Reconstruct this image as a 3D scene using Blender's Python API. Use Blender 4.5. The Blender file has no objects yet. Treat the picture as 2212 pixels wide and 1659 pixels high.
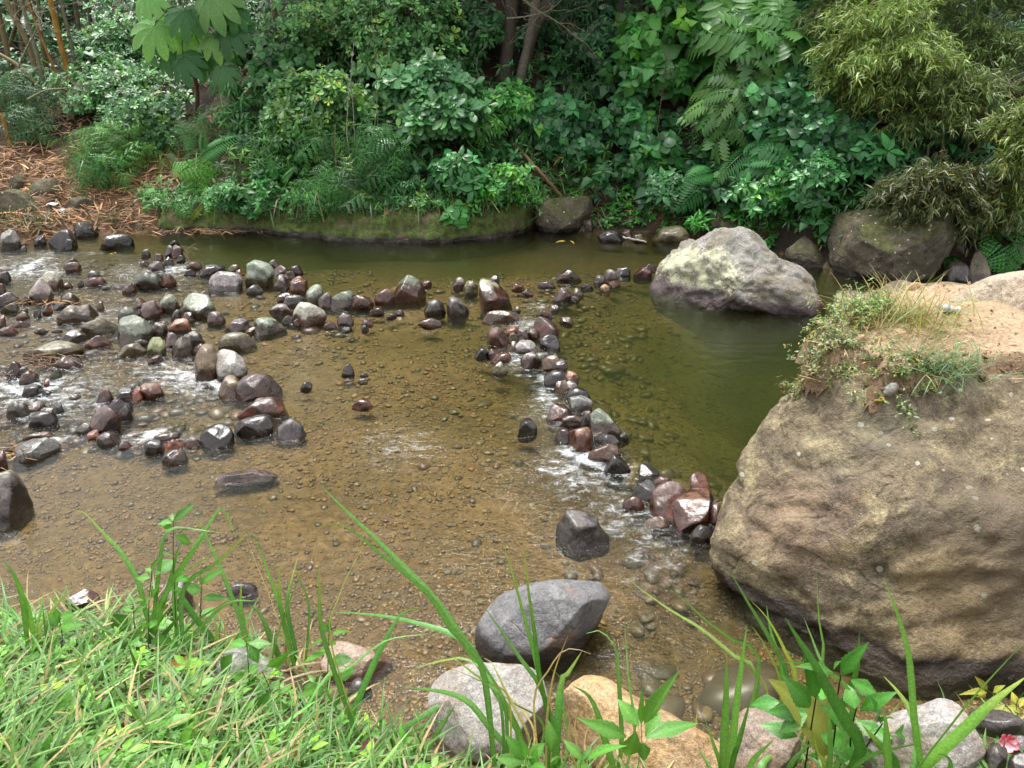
import bpy, math
import numpy as np
from mathutils import Vector

rng = np.random.default_rng(11)
scn = bpy.context.scene
COL = scn.collection
R = math.radians

# ------------------------------------------------------------------ camera
H, PITCH, F, CX, CY = 3.3, R(25), 1671.0, 1106.0, 829.5
CAM = np.array([0.0, 0.0, H])
FWD = np.array([0, math.cos(PITCH), -math.sin(PITCH)])
UP = np.array([0, math.sin(PITCH), math.cos(PITCH)])
RT = np.array([1.0, 0, 0])


def ray(px, py):
    """unnormalised direction (1 along the optical axis) through photograph point px, py (2212 wide)"""
    px = np.asarray(px, float); py = np.asarray(py, float)
    return (((px - CX) / F)[..., None] * RT + (-(py - CY) / F)[..., None] * UP + FWD)


def W(px, py, z=0.0):
    d = ray(px, py)
    t = (z - H) / d[..., 2]
    return CAM + d * t[..., None]


def project(P):
    rel = np.asarray(P, float) - CAM
    dep = rel @ FWD
    return CX + F * (rel @ RT) / dep, CY - F * (rel @ UP) / dep


# crops of the photograph used while measuring: scale, x offset, y offset
def cropf(s, ox, oy):
    return lambda pts: [(x * s + ox, y * s + oy) for x, y in pts]
cA = cropf(.33657, 0, 473.5)
cC = cropf(.31097, 546.3, 516)
cE = cropf(.40247, 971.2, 516)
cF = cropf(.32936, 1092.6, 0)
cG = cropf(.40252, 1604.9, 0)
cH = cropf(.32936, 0, 0)
cI = cropf(.32936, 546.4, 0)
cK1 = cropf(.37787, 0, 1031.9)
cK2 = cropf(.37796, 607, 1031.9)
cK3 = cropf(.30472, 1031.9, 1153.3)
cM = cropf(.31393, 1517.5, 1214)
cD = cropf(1, 0, 0)
CROPS = dict(A=cA, C=cC, E=cE, F=cF, G=cG, H=cH, I=cI, K1=cK1, K2=cK2, K3=cK3, M=cM, D=cD)

# ------------------------------------------------------------------ noise
_G = np.random.default_rng(5).normal(size=(4096, 3))
_G /= np.linalg.norm(_G, axis=1)[:, None]


def pnoise(p, seed=0):
    p = np.asarray(p, float)
    i = np.floor(p).astype(np.int64)
    f = p - i
    u = f * f * f * (f * (f * 6 - 15) + 10)
    out = 0
    for dx in (0, 1):
        wx = u[:, 0] if dx else 1 - u[:, 0]
        for dy in (0, 1):
            wy = u[:, 1] if dy else 1 - u[:, 1]
            for dz in (0, 1):
                wz = u[:, 2] if dz else 1 - u[:, 2]
                h = ((i[:, 0] + dx) * 73856093) ^ ((i[:, 1] + dy) * 19349663) ^ ((i[:, 2] + dz) * 83492791) ^ (seed * 2654435)
                h = (h ^ (h >> 13)) * 1274126177
                g = _G[(h ^ (h >> 16)) & 4095]
                d = g[:, 0] * (f[:, 0] - dx) + g[:, 1] * (f[:, 1] - dy) + g[:, 2] * (f[:, 2] - dz)
                out = out + wx * wy * wz * d
    return out * 1.5


def fbm(p, octv=4, seed=0, gain=.5, ridge=False):
    p = np.asarray(p, float)
    a, s, out = 1.0, 1.0, 0
    for o in range(octv):
        n = pnoise(p * s, seed + o * 17)
        if ridge:
            n = 1 - 2 * np.abs(n)
        out = out + a * n
        a *= gain; s *= 2.03
    return out


def sstep(a, b, x):
    t = np.clip((np.asarray(x, float) - a) / (b - a), 0, 1)
    return t * t * (3 - 2 * t)


# ------------------------------------------------------------------ mesh building
class MB:
    """collects vertices, faces and a colour per vertex; build() links ONE mesh object"""
    def __init__(self):
        self.v, self.c, self.fl, self.n = [], [], {}, 0

    def add(self, verts, faces, col=(1, 1, 1)):
        verts = np.asarray(verts, float).reshape(-1, 3)
        col = np.asarray(col, float)
        if col.ndim == 1:
            col = np.tile(col, (len(verts), 1))
        if isinstance(faces, np.ndarray):
            faces = [faces]
        for f in faces:
            f = np.asarray(f, np.int64)
            if f.size:
                self.fl.setdefault(f.shape[1], []).append(f + self.n)
        self.v.append(verts); self.c.append(col); self.n += len(verts)

    def inst(self, tv, tf, M, pos, col, tcol=None):
        """copies of a template: M (N,3,3) rows = local axes scaled, pos (N,3), col (N,3), tcol per-template-vertex factor"""
        M = np.asarray(M, float); pos = np.asarray(pos, float)
        N, V = len(pos), len(tv)
        if N == 0:
            return
        v = np.einsum('vi,nij->nvj', tv, M) + pos[:, None, :]
        c = np.repeat(np.asarray(col, float)[:, None, :], V, 1)
        if tcol is not None:
            c = np.clip(c * np.asarray(tcol, float)[None, :, None], 0, 1)
        fs = []
        for f in (tf if isinstance(tf, list) else [tf]):
            f = np.asarray(f, np.int64)
            fs.append((f[None] + (np.arange(N) * V)[:, None, None]).reshape(-1, f.shape[1]))
        self.add(v.reshape(-1, 3), fs, c.reshape(-1, 3))

    def build(self, name, mat, parent=None, origin=None, smooth=True):
        v = np.concatenate(self.v) if self.v else np.zeros((0, 3))
        c = np.concatenate(self.c) if self.c else np.zeros((0, 3))
        if origin is not None:
            v = v - np.asarray(origin)
        me = bpy.data.meshes.new(name)
        me.vertices.add(len(v))
        me.vertices.foreach_set('co', v.astype(np.float32).ravel())
        loops, starts, tot, base = [], [], [], 0
        for k, fl in self.fl.items():
            f = np.concatenate(fl)
            loops.append(f.ravel())
            starts.append(base + np.arange(len(f)) * k); tot.append(np.full(len(f), k)); base += f.size
        if loops:
            loops = np.concatenate(loops); starts = np.concatenate(starts); tot = np.concatenate(tot)
            me.loops.add(len(loops)); me.loops.foreach_set('vertex_index', loops.astype(np.int32))
            me.polygons.add(len(starts))
            me.polygons.foreach_set('loop_start', starts.astype(np.int32))
            me.polygons.foreach_set('loop_total', tot.astype(np.int32))
            me.polygons.foreach_set('use_smooth', np.full(len(starts), smooth))
        at = me.color_attributes.new('col', 'FLOAT_COLOR', 'POINT')
        at.data.foreach_set('color', np.concatenate([c, np.ones((len(c), 1))], 1).astype(np.float32).ravel())
        me.update(calc_edges=True); me.validate()
        if mat:
            me.materials.append(mat)
        o = bpy.data.objects.new(name, me)
        COL.objects.link(o)
        if parent is not None:
            o.parent = parent
        if origin is not None:
            w = Vector(origin)
            o.location = w - (parent.location if parent is not None else Vector((0, 0, 0)))
        elif parent is not None:
            o.location = -parent.location
        return o


def tag(o, label=None, cat=None, group=None, kind=None):
    if label: o['label'] = label
    if cat: o['category'] = cat
    if group: o['group'] = group
    if kind: o['kind'] = kind
    return o


def thing(name, loc, label, cat, group=None):
    o = bpy.data.objects.new(name, None)
    o.empty_display_size = .1
    o.location = Vector([float(q) for q in loc])
    COL.objects.link(o)
    return tag(o, label, cat, group)


def norm(a):
    a = np.asarray(a, float)
    return a / np.maximum(np.linalg.norm(a, axis=-1, keepdims=True), 1e-9)


def frames(d, n, scale=1.0, wscale=1.0):
    """rows: side, along, normal - for templates that lie in xy with the length along +y"""
    y = norm(d); x = norm(np.cross(y, n)); z = np.cross(x, y)
    s = np.asarray(scale, float).reshape(-1, 1) * np.ones((len(y), 1))
    w = np.asarray(wscale, float).reshape(-1, 1) * np.ones((len(y), 1))
    return np.stack([x * s * w, y * s, z * s], 1)


def tube(mb, pts, rad, sides=5, col=(1, 1, 1)):
    pts = np.asarray(pts, float)
    n = len(pts)
    rad = np.asarray(rad, float) * np.ones(n)
    t = np.gradient(pts, axis=0); t = norm(t)
    ref = np.array([0.31, 0.2, 0.93]); ref2 = np.array([1.0, .1, 0])
    x = np.cross(t, np.where(np.abs(t @ ref)[:, None] > .95, ref2, ref)); x = norm(x); y = np.cross(t, x)
    a = np.arange(sides) / sides * 2 * np.pi
    v = pts[:, None] + rad[:, None, None] * (np.cos(a)[None, :, None] * x[:, None] + np.sin(a)[None, :, None] * y[:, None])
    i = np.arange(n - 1)[:, None] * sides; j = np.arange(sides)[None]; k = (j + 1) % sides
    f = np.stack([i + j, i + k, i + sides + k, i + sides + j], -1).reshape(-1, 4)
    mb.add(v.reshape(-1, 3), f, col)


def crom(p, n, closed=False):
    """Catmull-Rom through points p, n samples evenly by chord"""
    p = np.asarray(p, float)
    if closed:
        q = np.vstack([p[-1], p, p[0], p[1]])
    else:
        q = np.vstack([2 * p[0] - p[1], p, 2 * p[-1] - p[-2]])
    m = len(p) if closed else len(p) - 1
    seg = np.linalg.norm(np.diff(np.vstack([p, p[:1]]) if closed else p, axis=0), axis=1)
    cum = np.concatenate([[0], np.cumsum(seg)])
    s = np.linspace(0, cum[-1], n, endpoint=not closed)
    k = np.clip(np.searchsorted(cum, s, side='right') - 1, 0, m - 1)
    t = ((s - cum[k]) / np.maximum(seg[k], 1e-9))[:, None]
    a, b, c, d = q[k], q[k + 1], q[k + 2], q[k + 3]
    return .5 * (2 * b + (c - a) * t + (2 * a - 5 * b + 4 * c - d) * t ** 2 + (3 * b - a - 3 * c + d) * t ** 3)


# ------------------------------------------------------------------ materials
def newmat(name):
    m = bpy.data.materials.new(name)
    m.use_nodes = True
    nt = m.node_tree
    nt.nodes.clear()
    return m, nt


class NT:
    def __init__(self, nt):
        self.nt = nt

    def n(self, typ, **kw):
        nd = self.nt.nodes.new('ShaderNode' + typ)
        for k, v in kw.items():
            if k.startswith('i_'):
                key = k[2:].replace('_', ' ')
                nd.inputs[key].default_value = v
            elif k.startswith('s') and k[1:].isdigit():
                nd.inputs[int(k[1:])].default_value = v
            else:
                setattr(nd, k, v)
        return nd

    def l(self, a, b):
        self.nt.links.new(a, b)

    def noise(self, vec, scale, detail=4, rough=.55, dist=0.0, dim='3D'):
        nd = self.n('TexNoise', i_Scale=scale, i_Detail=detail, i_Roughness=rough, i_Distortion=dist)
        if vec is not None:
            self.l(vec, nd.inputs['Vector'])
        return nd.outputs['Fac']

    def ramp(self, fac, *stops):
        nd = self.n('ValToRGB')
        el = nd.color_ramp.elements
        while len(el) < len(stops):
            el.new(.5)
        for e, (p, c) in zip(el, stops):
            e.position = p
            e.color = (c, c, c, 1) if isinstance(c, (int, float)) else (*c, 1)
        self.l(fac, nd.inputs[0])
        return nd.outputs['Color']

    def rng(self, fac, a, b, c=0.0, d=1.0, smooth=True):
        nd = self.n('MapRange', interpolation_type='SMOOTHSTEP' if smooth else 'LINEAR')
        self.l(fac, nd.inputs[0])
        for i, q in zip((1, 2, 3, 4), (a, b, c, d)):
            nd.inputs[i].default_value = q
        return nd.outputs[0]

    def mix(self, fac, a, b, mode='MIX'):
        nd = self.n('Mix', data_type='RGBA', blend_type=mode)
        for ix, q in ((0, fac), (6, a), (7, b)):
            sock = nd.inputs[ix]
            if isinstance(q, (int, float)):
                sock.default_value = q if ix == 0 else (q, q, q, 1)
            elif isinstance(q, tuple):
                sock.default_value = (*q, 1)
            else:
                self.l(q, sock)
        return nd.outputs[2]

    def math(self, op, a, b=None, clamp=False):
        nd = self.n('Math', operation=op, use_clamp=clamp)
        for i, q in enumerate((a, b)):
            if q is None:
                continue
            if isinstance(q, (int, float)):
                nd.inputs[i].default_value = q
            else:
                self.l(q, nd.inputs[i])
        return nd.outputs[0]

    def bump(self, h, strength, dist, normal=None):
        nd = self.n('Bump', i_Strength=strength, i_Distance=dist)
        self.l(h, nd.inputs['Height'])
        if normal is not None:
            self.l(normal, nd.inputs['Normal'])
        return nd.outputs['Normal']

    def pbr(self, base, rough, normal=None, **kw):
        p = self.n('BsdfPrincipled')
        for key, q in (('Base Color', base), ('Roughness', rough)):
            if isinstance(q, tuple):
                p.inputs[key].default_value = (*q, 1)
            elif isinstance(q, (int, float)):
                p.inputs[key].default_value = q
            else:
                self.l(q, p.inputs[key])
        if normal is not None:
            self.l(normal, p.inputs['Normal'])
        for k, q in kw.items():
            p.inputs[k.replace('_', ' ')].default_value = q
        return p.outputs[0]

    def out(self, s, vol=None):
        o = self.n('OutputMaterial')
        self.l(s, o.inputs['Surface'])
        if vol is not None:
            self.l(vol, o.inputs['Volume'])


def leaf_mat(name, rough=.42, trans=.25, bumpy=0.0, mottle_scale=60, spec=.5):
    m, nt = newmat(name); N = NT(nt)
    a = N.n('Attribute', attribute_name='col').outputs['Color']
    geo = N.n('NewGeometry')
    nz = N.noise(geo.outputs['Position'], mottle_scale, 2)
    c = N.mix(1.0, a, N.ramp(nz, (.3, .75), (.7, 1.2)), 'MULTIPLY')  # random mottling of the leaf tone
    nrm = None
    if bumpy:
        nrm = N.bump(N.noise(geo.outputs['Position'], mottle_scale * 2.2, 2), bumpy, .003)
    p = N.pbr(c, rough, nrm, Specular_IOR_Level=spec)
    t = N.n('BsdfTranslucent')
    N.l(N.mix(1.0, c, (1.15, 1.2, .55), 'MULTIPLY'), t.inputs['Color'])
    mx = N.n('MixShader', s0=trans)
    N.l(p, mx.inputs[1]); N.l(t.outputs[0], mx.inputs[2])
    N.out(mx.outputs[0])
    return m


def vcol_mat(name, rough=.7, nscale=30, lo=.7, hi=1.25, bump=.3, bdist=.005, spec=.4):
    m, nt = newmat(name); N = NT(nt)
    a = N.n('Attribute', attribute_name='col').outputs['Color']
    pos = N.n('NewGeometry').outputs['Position']
    nz = N.noise(pos, nscale, 6)
    c = N.mix(1.0, a, N.ramp(nz, (.3, lo), (.7, hi)), 'MULTIPLY')
    N.out(N.pbr(c, rough, N.bump(nz, bump, bdist), Specular_IOR_Level=spec))
    return m


def stone_mat(name, dry, wet, wl=.10, rough=(.3, .13), moss=None, pale=None, nscale=9.0, fine=60.0, reddish=None, film=(.55, .18)):
    """river stone: drier above, wet (darker and glossier) below a ragged line near the water"""
    m, nt = newmat(name); N = NT(nt)
    tc = N.n('TexCoord').outputs['Object']
    info = N.n('ObjectInfo')
    add = N.n('VectorMath', operation='ADD')
    sc = N.n('VectorMath', operation='SCALE'); sc.inputs['Scale'].default_value = 1.0
    N.l(info.outputs['Location'], sc.inputs[0])
    N.l(tc, add.inputs[0]); N.l(sc.outputs[0], add.inputs[1])
    vec = add.outputs[0]
    big = N.noise(vec, nscale, 6, .6, .4)
    fin = N.noise(vec, fine, 4, .65)
    speck = N.ramp(fin, (.32, .55), (.68, 1.4))
    d = N.mix(N.rng(big, .35, .65), tuple(q * .72 for q in dry), tuple(min(1, q * 1.25) for q in dry))
    if pale:
        d = N.mix(N.rng(N.noise(vec, nscale * 1.7, 5, .7), .52, .66), d, pale)
    if moss:
        gz = N.n('SeparateXYZ'); N.l(N.n('NewGeometry').outputs['Normal'], gz.inputs[0])
        mk = N.math('MULTIPLY', N.rng(gz.outputs[2], .0, .8), N.rng(N.noise(vec, nscale * .8, 6, .65), .4, .6))
        d = N.mix(mk, d, moss)
    w = N.mix(N.rng(big, .38, .66), tuple(q * .6 for q in wet), tuple(min(1, q * 1.3) for q in wet))
    if reddish:
        w = N.mix(N.rng(N.noise(vec, nscale * .6, 3), .5, .62), w, reddish)
    pz = N.n('SeparateXYZ'); N.l(N.n('NewGeometry').outputs['Position'], pz.inputs[0])
    lvl = N.math('ADD', pz.outputs[2], N.math('MULTIPLY', N.math('SUBTRACT', big, .5), wl * 1.6))
    wetf = N.rng(lvl, wl * .75, wl * 1.3, 1.0, 0.0)
    c = N.mix(wetf, d, w)
    c = N.mix(1.0, c, speck, 'MULTIPLY')
    c = N.mix(1.0, c, N.ramp(info.outputs['Random'], (0, (.62, .66, .66)), (.5, (1.05, 1.0, .92)), (1, (1.25, 1.32, 1.3))), 'MULTIPLY')
    ro = N.mix(wetf, rough[0], rough[1])
    ro = N.math('ADD', ro, N.math('MULTIPLY', fin, .12))
    hb = N.math('ADD', N.math('MULTIPLY', big, 1.2), N.math('MULTIPLY', fin, .35))
    sh_ = N.pbr(c, ro, N.bump(hb, .5, .016), Specular_IOR_Level=.5, Coat_Roughness=.07, Coat_IOR=1.4)
    bs = sh_.node
    N.l(N.rng(lvl, wl * .9, wl * 2.6, film[0], film[1]), bs.inputs['Coat Weight'])
    N.l(N.bump(big, .25, .012), bs.inputs['Coat Normal'])
    N.out(sh_)
    return m
# ------------------------------------------------------------------ terrain
_far_px = [(-700, 560), (-300, 545), (0, 532), (100, 522), (210, 505), (330, 500), (420, 492), (560, 496), (640, 505), (820, 512), (930, 514),
           (1050, 505), (1110, 498), (1150, 488), (1260, 497), (1400, 500), (1480, 512), (1560, 530), (1700, 550), (1790, 580),
           (1990, 600), (2120, 598), (2260, 600), (2600, 600), (3200, 600)]
_f = W([p[0] for p in _far_px], [p[1] for p in _far_px])
FX, FY = _f[:, 0], _f[:, 1]
assert np.all(np.diff(FX) > 0)
_near_px = [(-900, 1330), (-300, 1330), (0, 1335), (200, 1330), (330, 1345), (500, 1390), (640, 1440), (700, 1500), (760, 1560), (840, 1610),
            (940, 1640), (1100, 1670), (1300, 1690), (1450, 1700), (1600, 1690), (1750, 1660), (1900, 1600), (2050, 1570), (2212, 1560), (2600, 1560), (3300, 1560)]
_n = W([p[0] for p in _near_px], [p[1] for p in _near_px])
NX, NY = _n[:, 0], _n[:, 1]


def yfar(x): return np.interp(x, FX, FY) 
def ynear(x): return np.interp(x, NX, NY)

_dep = [(100, 1000, .13), (300, 1150, .16), (600, 1200, .17), (900, 1200, .17), (700, 950, .15), (900, 800, .16), (1000, 1000, .17), (600, 700, .10), (200, 650, .07),
        (60, 760, .08), (250, 800, .1), (60, 880, .1), (380, 890, .16), (500, 640, .1), (300, 580, .12), (100, 560, .12), (500, 530, .3), (700, 530, .34), (700, 570, .2), (1000, 535, .3),
        (1250, 530, .2), (1100, 620, .14), (850, 640, .16), (1250, 620, .14), (1350, 640, .28), (1300, 720, .28), (1350, 830, .34), (1420, 780, .42), (1500, 720, .55), (1550, 780, .65), (1650, 730, .85),
        (1700, 800, .9), (1630, 900, .65), (1560, 980, .45), (1450, 920, .42), (1420, 1000, .22), (1330, 930, .22), (1260, 870, .2), (1500, 1050, .18), (1250, 1000, .13), (1250, 1150, .13), (1400, 1250, .13), (1100, 1150, .16), (1000, 1400, .13),
        (1450, 1380, .22), (1560, 1350, .24), (1420, 1500, .22), (1600, 1480, .24), (850, 1450, .1), (1900, 640, .5), (1850, 620, .5), (400, 1290, .13), (2000, 640, .45)]
_dp = W([d[0] for d in _dep], [d[1] for d in _dep])
_dd = np.array([d[2] * (.5 if d[2] < .19 else .8 if d[2] < .3 else 1) for d in _dep])


def depth(x, y):
    sh = np.shape(x); x = np.ravel(x); y = np.ravel(y)
    out = np.full(len(x), .15)
    k = (y < yfar(x) + .1) & (y > ynear(x) - .1)
    if k.any():
        w = 1.0 / ((x[k][:, None] - _dp[None, :, 0]) ** 2 + (y[k][:, None] - _dp[None, :, 1]) ** 2 + .02) ** 1.6
        out[k] = (w @ _dd) / w.sum(1)
    return out.reshape(sh)


def terrain(x, y, rough=True):
    sh = np.shape(x); x = np.ravel(np.asarray(x, float)); y = np.ravel(np.asarray(y, float))
    yf, yn = yfar(x), ynear(x)
    tf, tn = y - yf, yn - y
    z = -depth(x, y) * np.minimum(sstep(0, .22, -tf), sstep(0, .5, -tn))
    z -= .05 * sstep(0, .06, np.minimum(-tf, -tn)) * .6
    # far bank: steep foot, then a hillside (gentler on the left)
    slope = np.interp(x, [-9, -6.5, -4.5, 5, 8], [.36, .42, .8, .8, .72])
    foot = np.interp(x, [-7, -5, 0.3, 1.0, 5.5, 7], [.12, .4, .45, .16, .2, .35])
    t = np.maximum(tf, 0)
    zf = foot * sstep(0, .35, t) + slope * np.maximum(t - .25, 0) + .12 * np.maximum(t - 3, 0)
    zf = np.where(zf > 14, 14 + (zf - 14) * .2, zf)
    t2 = np.maximum(tn, 0)
    zn = np.minimum(.06 * sstep(0, .1, t2) + .52 * t2, 1.75 + .02 * t2)
    z = np.where(tf > 0, zf, np.where(tn > 0, zn, z))
    if rough:
        p = np.stack([x, y, np.zeros_like(x)], 1)
        amp = np.where(tf > 0, .10 + .06 * np.minimum(t, 4), np.where(tn > 0, .035, .014))
        z = z + amp * fbm(p * 1.3, 4, 3) * np.where(np.maximum(tf, tn) > 0, sstep(0, .4, np.maximum(tf, tn)), 1)
    return z.reshape(sh)


def T(px, py):
    """where the sight line through px, py first meets the ground"""
    d = np.atleast_2d(ray(px, py))
    st = np.concatenate([np.arange(1.2, 8, .06), np.arange(8, 34, .12)])
    out = CAM + d * 24
    for c0 in range(0, len(d), 400):
        P = CAM + d[c0:c0 + 400, None] * st[None, :, None]
        hit = P[..., 2] <= terrain(P[..., 0], P[..., 1], False)
        k = np.argmax(hit, 1); ok = hit.any(1)
        out[c0:c0 + 400][ok] = P[np.arange(len(P)), k][ok]
    return out if np.ndim(px) else out[0]


def axis(fine0, fine1, step, lo, hi):
    a = list(np.arange(fine0, fine1 + 1e-6, step))
    s, q, left = step, fine0, []
    while q > lo:
        s *= 1.25; q -= s; left.append(q)
    s, q, right = step, fine1, []
    while q < hi:
        s *= 1.25; q += s; right.append(q)
    return np.array(left[::-1] + a + right)


def grid_faces(nx, ny):
    i, j = np.meshgrid(np.arange(nx - 1), np.arange(ny - 1))
    a = (j * nx + i).ravel()
    return np.stack([a, a + 1, a + nx + 1, a + nx], 1)


def dist_poly(px, py, poly):
    d = np.full(len(px), 1e9)
    for a, b in zip(poly[:-1], poly[1:]):
        ab = b - a; t = np.clip(((px - a[0]) * ab[0] + (py - a[1]) * ab[1]) / (ab @ ab), 0, 1)
        d = np.minimum(d, np.hypot(px - a[0] - t * ab[0], py - a[1] - t * ab[1]))
    return d


def inside(px, py, poly):
    r = np.zeros(len(px), bool)
    q = np.roll(poly, -1, 0)
    for a, b in zip(poly, q):
        if a[1] != b[1]:
            r ^= ((a[1] > py) != (b[1] > py)) & (px < (b[0] - a[0]) * (py - a[1]) / (b[1] - a[1]) + a[0])
    return r


def blob(px, py, lst):
    o = np.zeros(len(px))
    for (x, y, rx, ry, ang, s) in lst:
        c_, s_ = math.cos(R(ang)), math.sin(R(ang))
        u = ((px - x) * c_ + (py - y) * s_) / rx; v = (-(px - x) * s_ + (py - y) * c_) / ry
        o = np.maximum(o, s * np.exp(-(u * u + v * v) * 1.1))
    return o


xs, ys = axis(-8.5, 8, .07, -90, 90), axis(1.2, 15.5, .06, -60, 120)
gx, gy = np.meshgrid(xs, ys)
gz = terrain(gx, gy)
tf = gy - yfar(gx); tn = ynear(gx) - gy
soil = np.array([.026, .020, .012]); litter = np.array([.13, .075, .040]); sand = np.array([.150, .092, .034]); bank = np.array([.085, .058, .034])
red = np.array([.07, .036, .020])
n1 = fbm(np.stack([gx.ravel() * .9, gy.ravel() * .9, gx.ravel() * 0], 1), 4, 9).reshape(gx.shape)
c = np.tile(sand, (*gx.shape, 1))
olive = np.array([.20, .155, .065])
dz = depth(gx, gy)
c = c + (olive - c) * sstep(.2, .6, dz)[..., None]
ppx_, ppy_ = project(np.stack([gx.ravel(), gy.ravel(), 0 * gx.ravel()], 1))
dark = blob(ppx_, ppy_, [(130, 600, 330, 120, 0, 1), (90, 840, 260, 150, 0, 1), (330, 880, 160, 80, 0, .7), (400, 600, 200, 60, 0, .6), (700, 530, 420, 42, 0, .9), (1250, 520, 260, 40, 0, .9), (1250, 1000, 130, 60, 20, .7), (1400, 1100, 160, 90, 30, .7), (1900, 630, 260, 60, 0, .9), (1180, 760, 90, 160, 0, .5), (1300, 600, 160, 60, 0, .6)]).reshape(gx.shape)  # dark wet bed; far-pool blobs also paint the bank's dark reflection into it
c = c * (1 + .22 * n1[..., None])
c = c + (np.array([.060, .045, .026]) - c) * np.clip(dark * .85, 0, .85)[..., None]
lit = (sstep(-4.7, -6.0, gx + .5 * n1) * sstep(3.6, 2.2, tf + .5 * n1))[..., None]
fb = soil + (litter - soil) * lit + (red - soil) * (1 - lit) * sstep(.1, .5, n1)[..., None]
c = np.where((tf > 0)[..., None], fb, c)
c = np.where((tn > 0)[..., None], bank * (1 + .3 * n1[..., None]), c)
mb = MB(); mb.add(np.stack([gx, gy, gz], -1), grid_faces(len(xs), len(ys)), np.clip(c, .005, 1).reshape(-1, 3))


def ground_mat():
    m, nt = newmat('ground'); N = NT(nt)
    a = N.n('Attribute', attribute_name='col').outputs['Color']
    pos = N.n('NewGeometry').outputs['Position']
    n_ = N.noise(pos, 9, 8, .65); n2 = N.noise(pos, 70, 4, .6)
    vo = N.n('TexVoronoi', i_Scale=26.0); N.l(pos, vo.inputs['Vector'])
    cell = N.n('SeparateColor'); N.l(vo.outputs['Color'], cell.inputs[0])
    c = N.mix(1.0, a, N.ramp(n_, (.3, .68), (.7, 1.3)), 'MULTIPLY')
    c = N.mix(1.0, c, N.ramp(n2, (.3, .7), (.7, 1.25)), 'MULTIPLY')
    c = N.mix(1.0, c, N.ramp(cell.outputs[0], (0, .72), (1, 1.22)), 'MULTIPLY')
    h = N.math('ADD', N.math('MULTIPLY', vo.outputs['Distance'], -.5), n2)
    N.out(N.pbr(c, .8, N.bump(h, .5, .02), Specular_IOR_Level=.3))
    return m


tag(mb.build('ground', ground_mat()), 'sandy stream bed between a grassy near bank and a steep overgrown far bank', 'ground', kind='structure')

# ------------------------------------------------------------------ pebbles on the bed
def icosa():
    t = (1 + 5 ** .5) / 2
    v = np.array([(-1, t, 0), (1, t, 0), (-1, -t, 0), (1, -t, 0), (0, -1, t), (0, 1, t), (0, -1, -t), (0, 1, -t), (t, 0, -1), (t, 0, 1), (-t, 0, -1), (-t, 0, 1)], float)
    f = np.array([(0, 11, 5), (0, 5, 1), (0, 1, 7), (0, 7, 10), (0, 10, 11), (1, 5, 9), (5, 11, 4), (11, 10, 2), (10, 7, 6), (7, 1, 8),
                  (3, 9, 4), (3, 4, 2), (3, 2, 6), (3, 6, 8), (3, 8, 9), (4, 9, 5), (2, 4, 11), (6, 2, 10), (8, 6, 7), (9, 8, 1)])
    return norm(v), f


IV, IF = icosa()


def ico2():
    v = list(map(tuple, IV)); f2 = []; cache = {}
    def mid(a, b):
        k = (min(a, b), max(a, b))
        if k not in cache:
            v.append(tuple(norm(np.array(v[a]) + np.array(v[b])))); cache[k] = len(v) - 1
        return cache[k]
    for a, b, d in IF:
        x, y, z = mid(a, b), mid(b, d), mid(d, a)
        f2 += [(a, x, z), (b, y, x), (d, z, y), (x, y, z)]
    return np.array(v), np.array(f2)


IV2, IF2 = ico2()
pal = np.array([(.29, .18, .078), (.25, .16, .072), (.21, .14, .066), (.17, .125, .065), (.25, .145, .062), (.33, .215, .10), (.19, .15, .08), (.34, .165, .065), (.135, .10, .06), (.23, .16, .08)])


def pebbles(mb, x, y, size, flat=.5, lift=.15, colour=None, tv=IV, tf_=IF, shade=1.0):
    N_ = len(x)
    z = terrain(x, y)
    a = rng.uniform(0, 2 * np.pi, N_)
    ca, sa = np.cos(a), np.sin(a)
    sx = size * rng.uniform(.8, 1.35, N_); sy = size * rng.uniform(.6, 1.0, N_); sz = size * flat * rng.uniform(.7, 1.2, N_)
    O = np.zeros(N_)
    M = np.stack([np.stack([ca * sx, sa * sx, rng.normal(0, .12, N_) * sx], 1), np.stack([-sa * sy, ca * sy, rng.normal(0, .12, N_) * sy], 1), np.stack([O, O, sz], 1)], 1)
    cc = pal[rng.integers(0, len(pal), N_)] if colour is None else np.asarray(colour)[rng.integers(0, len(colour), N_)]
    cc = cc * rng.uniform(.5, .95, (N_, 1)) * shade
    mb.inst(tv * (1 + .12 * rng.normal(size=(len(tv), 1))), tf_, M, np.stack([x, y, z + sz * lift], 1), cc)


gm = MB()
# many: placed evenly over the bed, finer near the viewer
n_ = 80000
px = rng.uniform(-500, 2700, n_); py = rng.uniform(560, 1690, n_) 
P = W(px, py)
ok = (P[:, 1] < yfar(P[:, 0]) - .15) & (P[:, 1] > ynear(P[:, 0]) - .05)
P = P[ok]
P = P[(fbm(P * 1.1, 3, 131) + .5 * fbm(P * 4, 2, 133) > -.28) | (rng.random(len(P)) < .25)]
sz = np.clip(np.exp(rng.normal(np.log(.0115), .40, len(P))), .005, .030) * np.clip(P[:, 1] / 5.5, .8, 1.7)
pebbles(gm, P[:, 0], P[:, 1], sz * 1.1, .42, .2)
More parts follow.
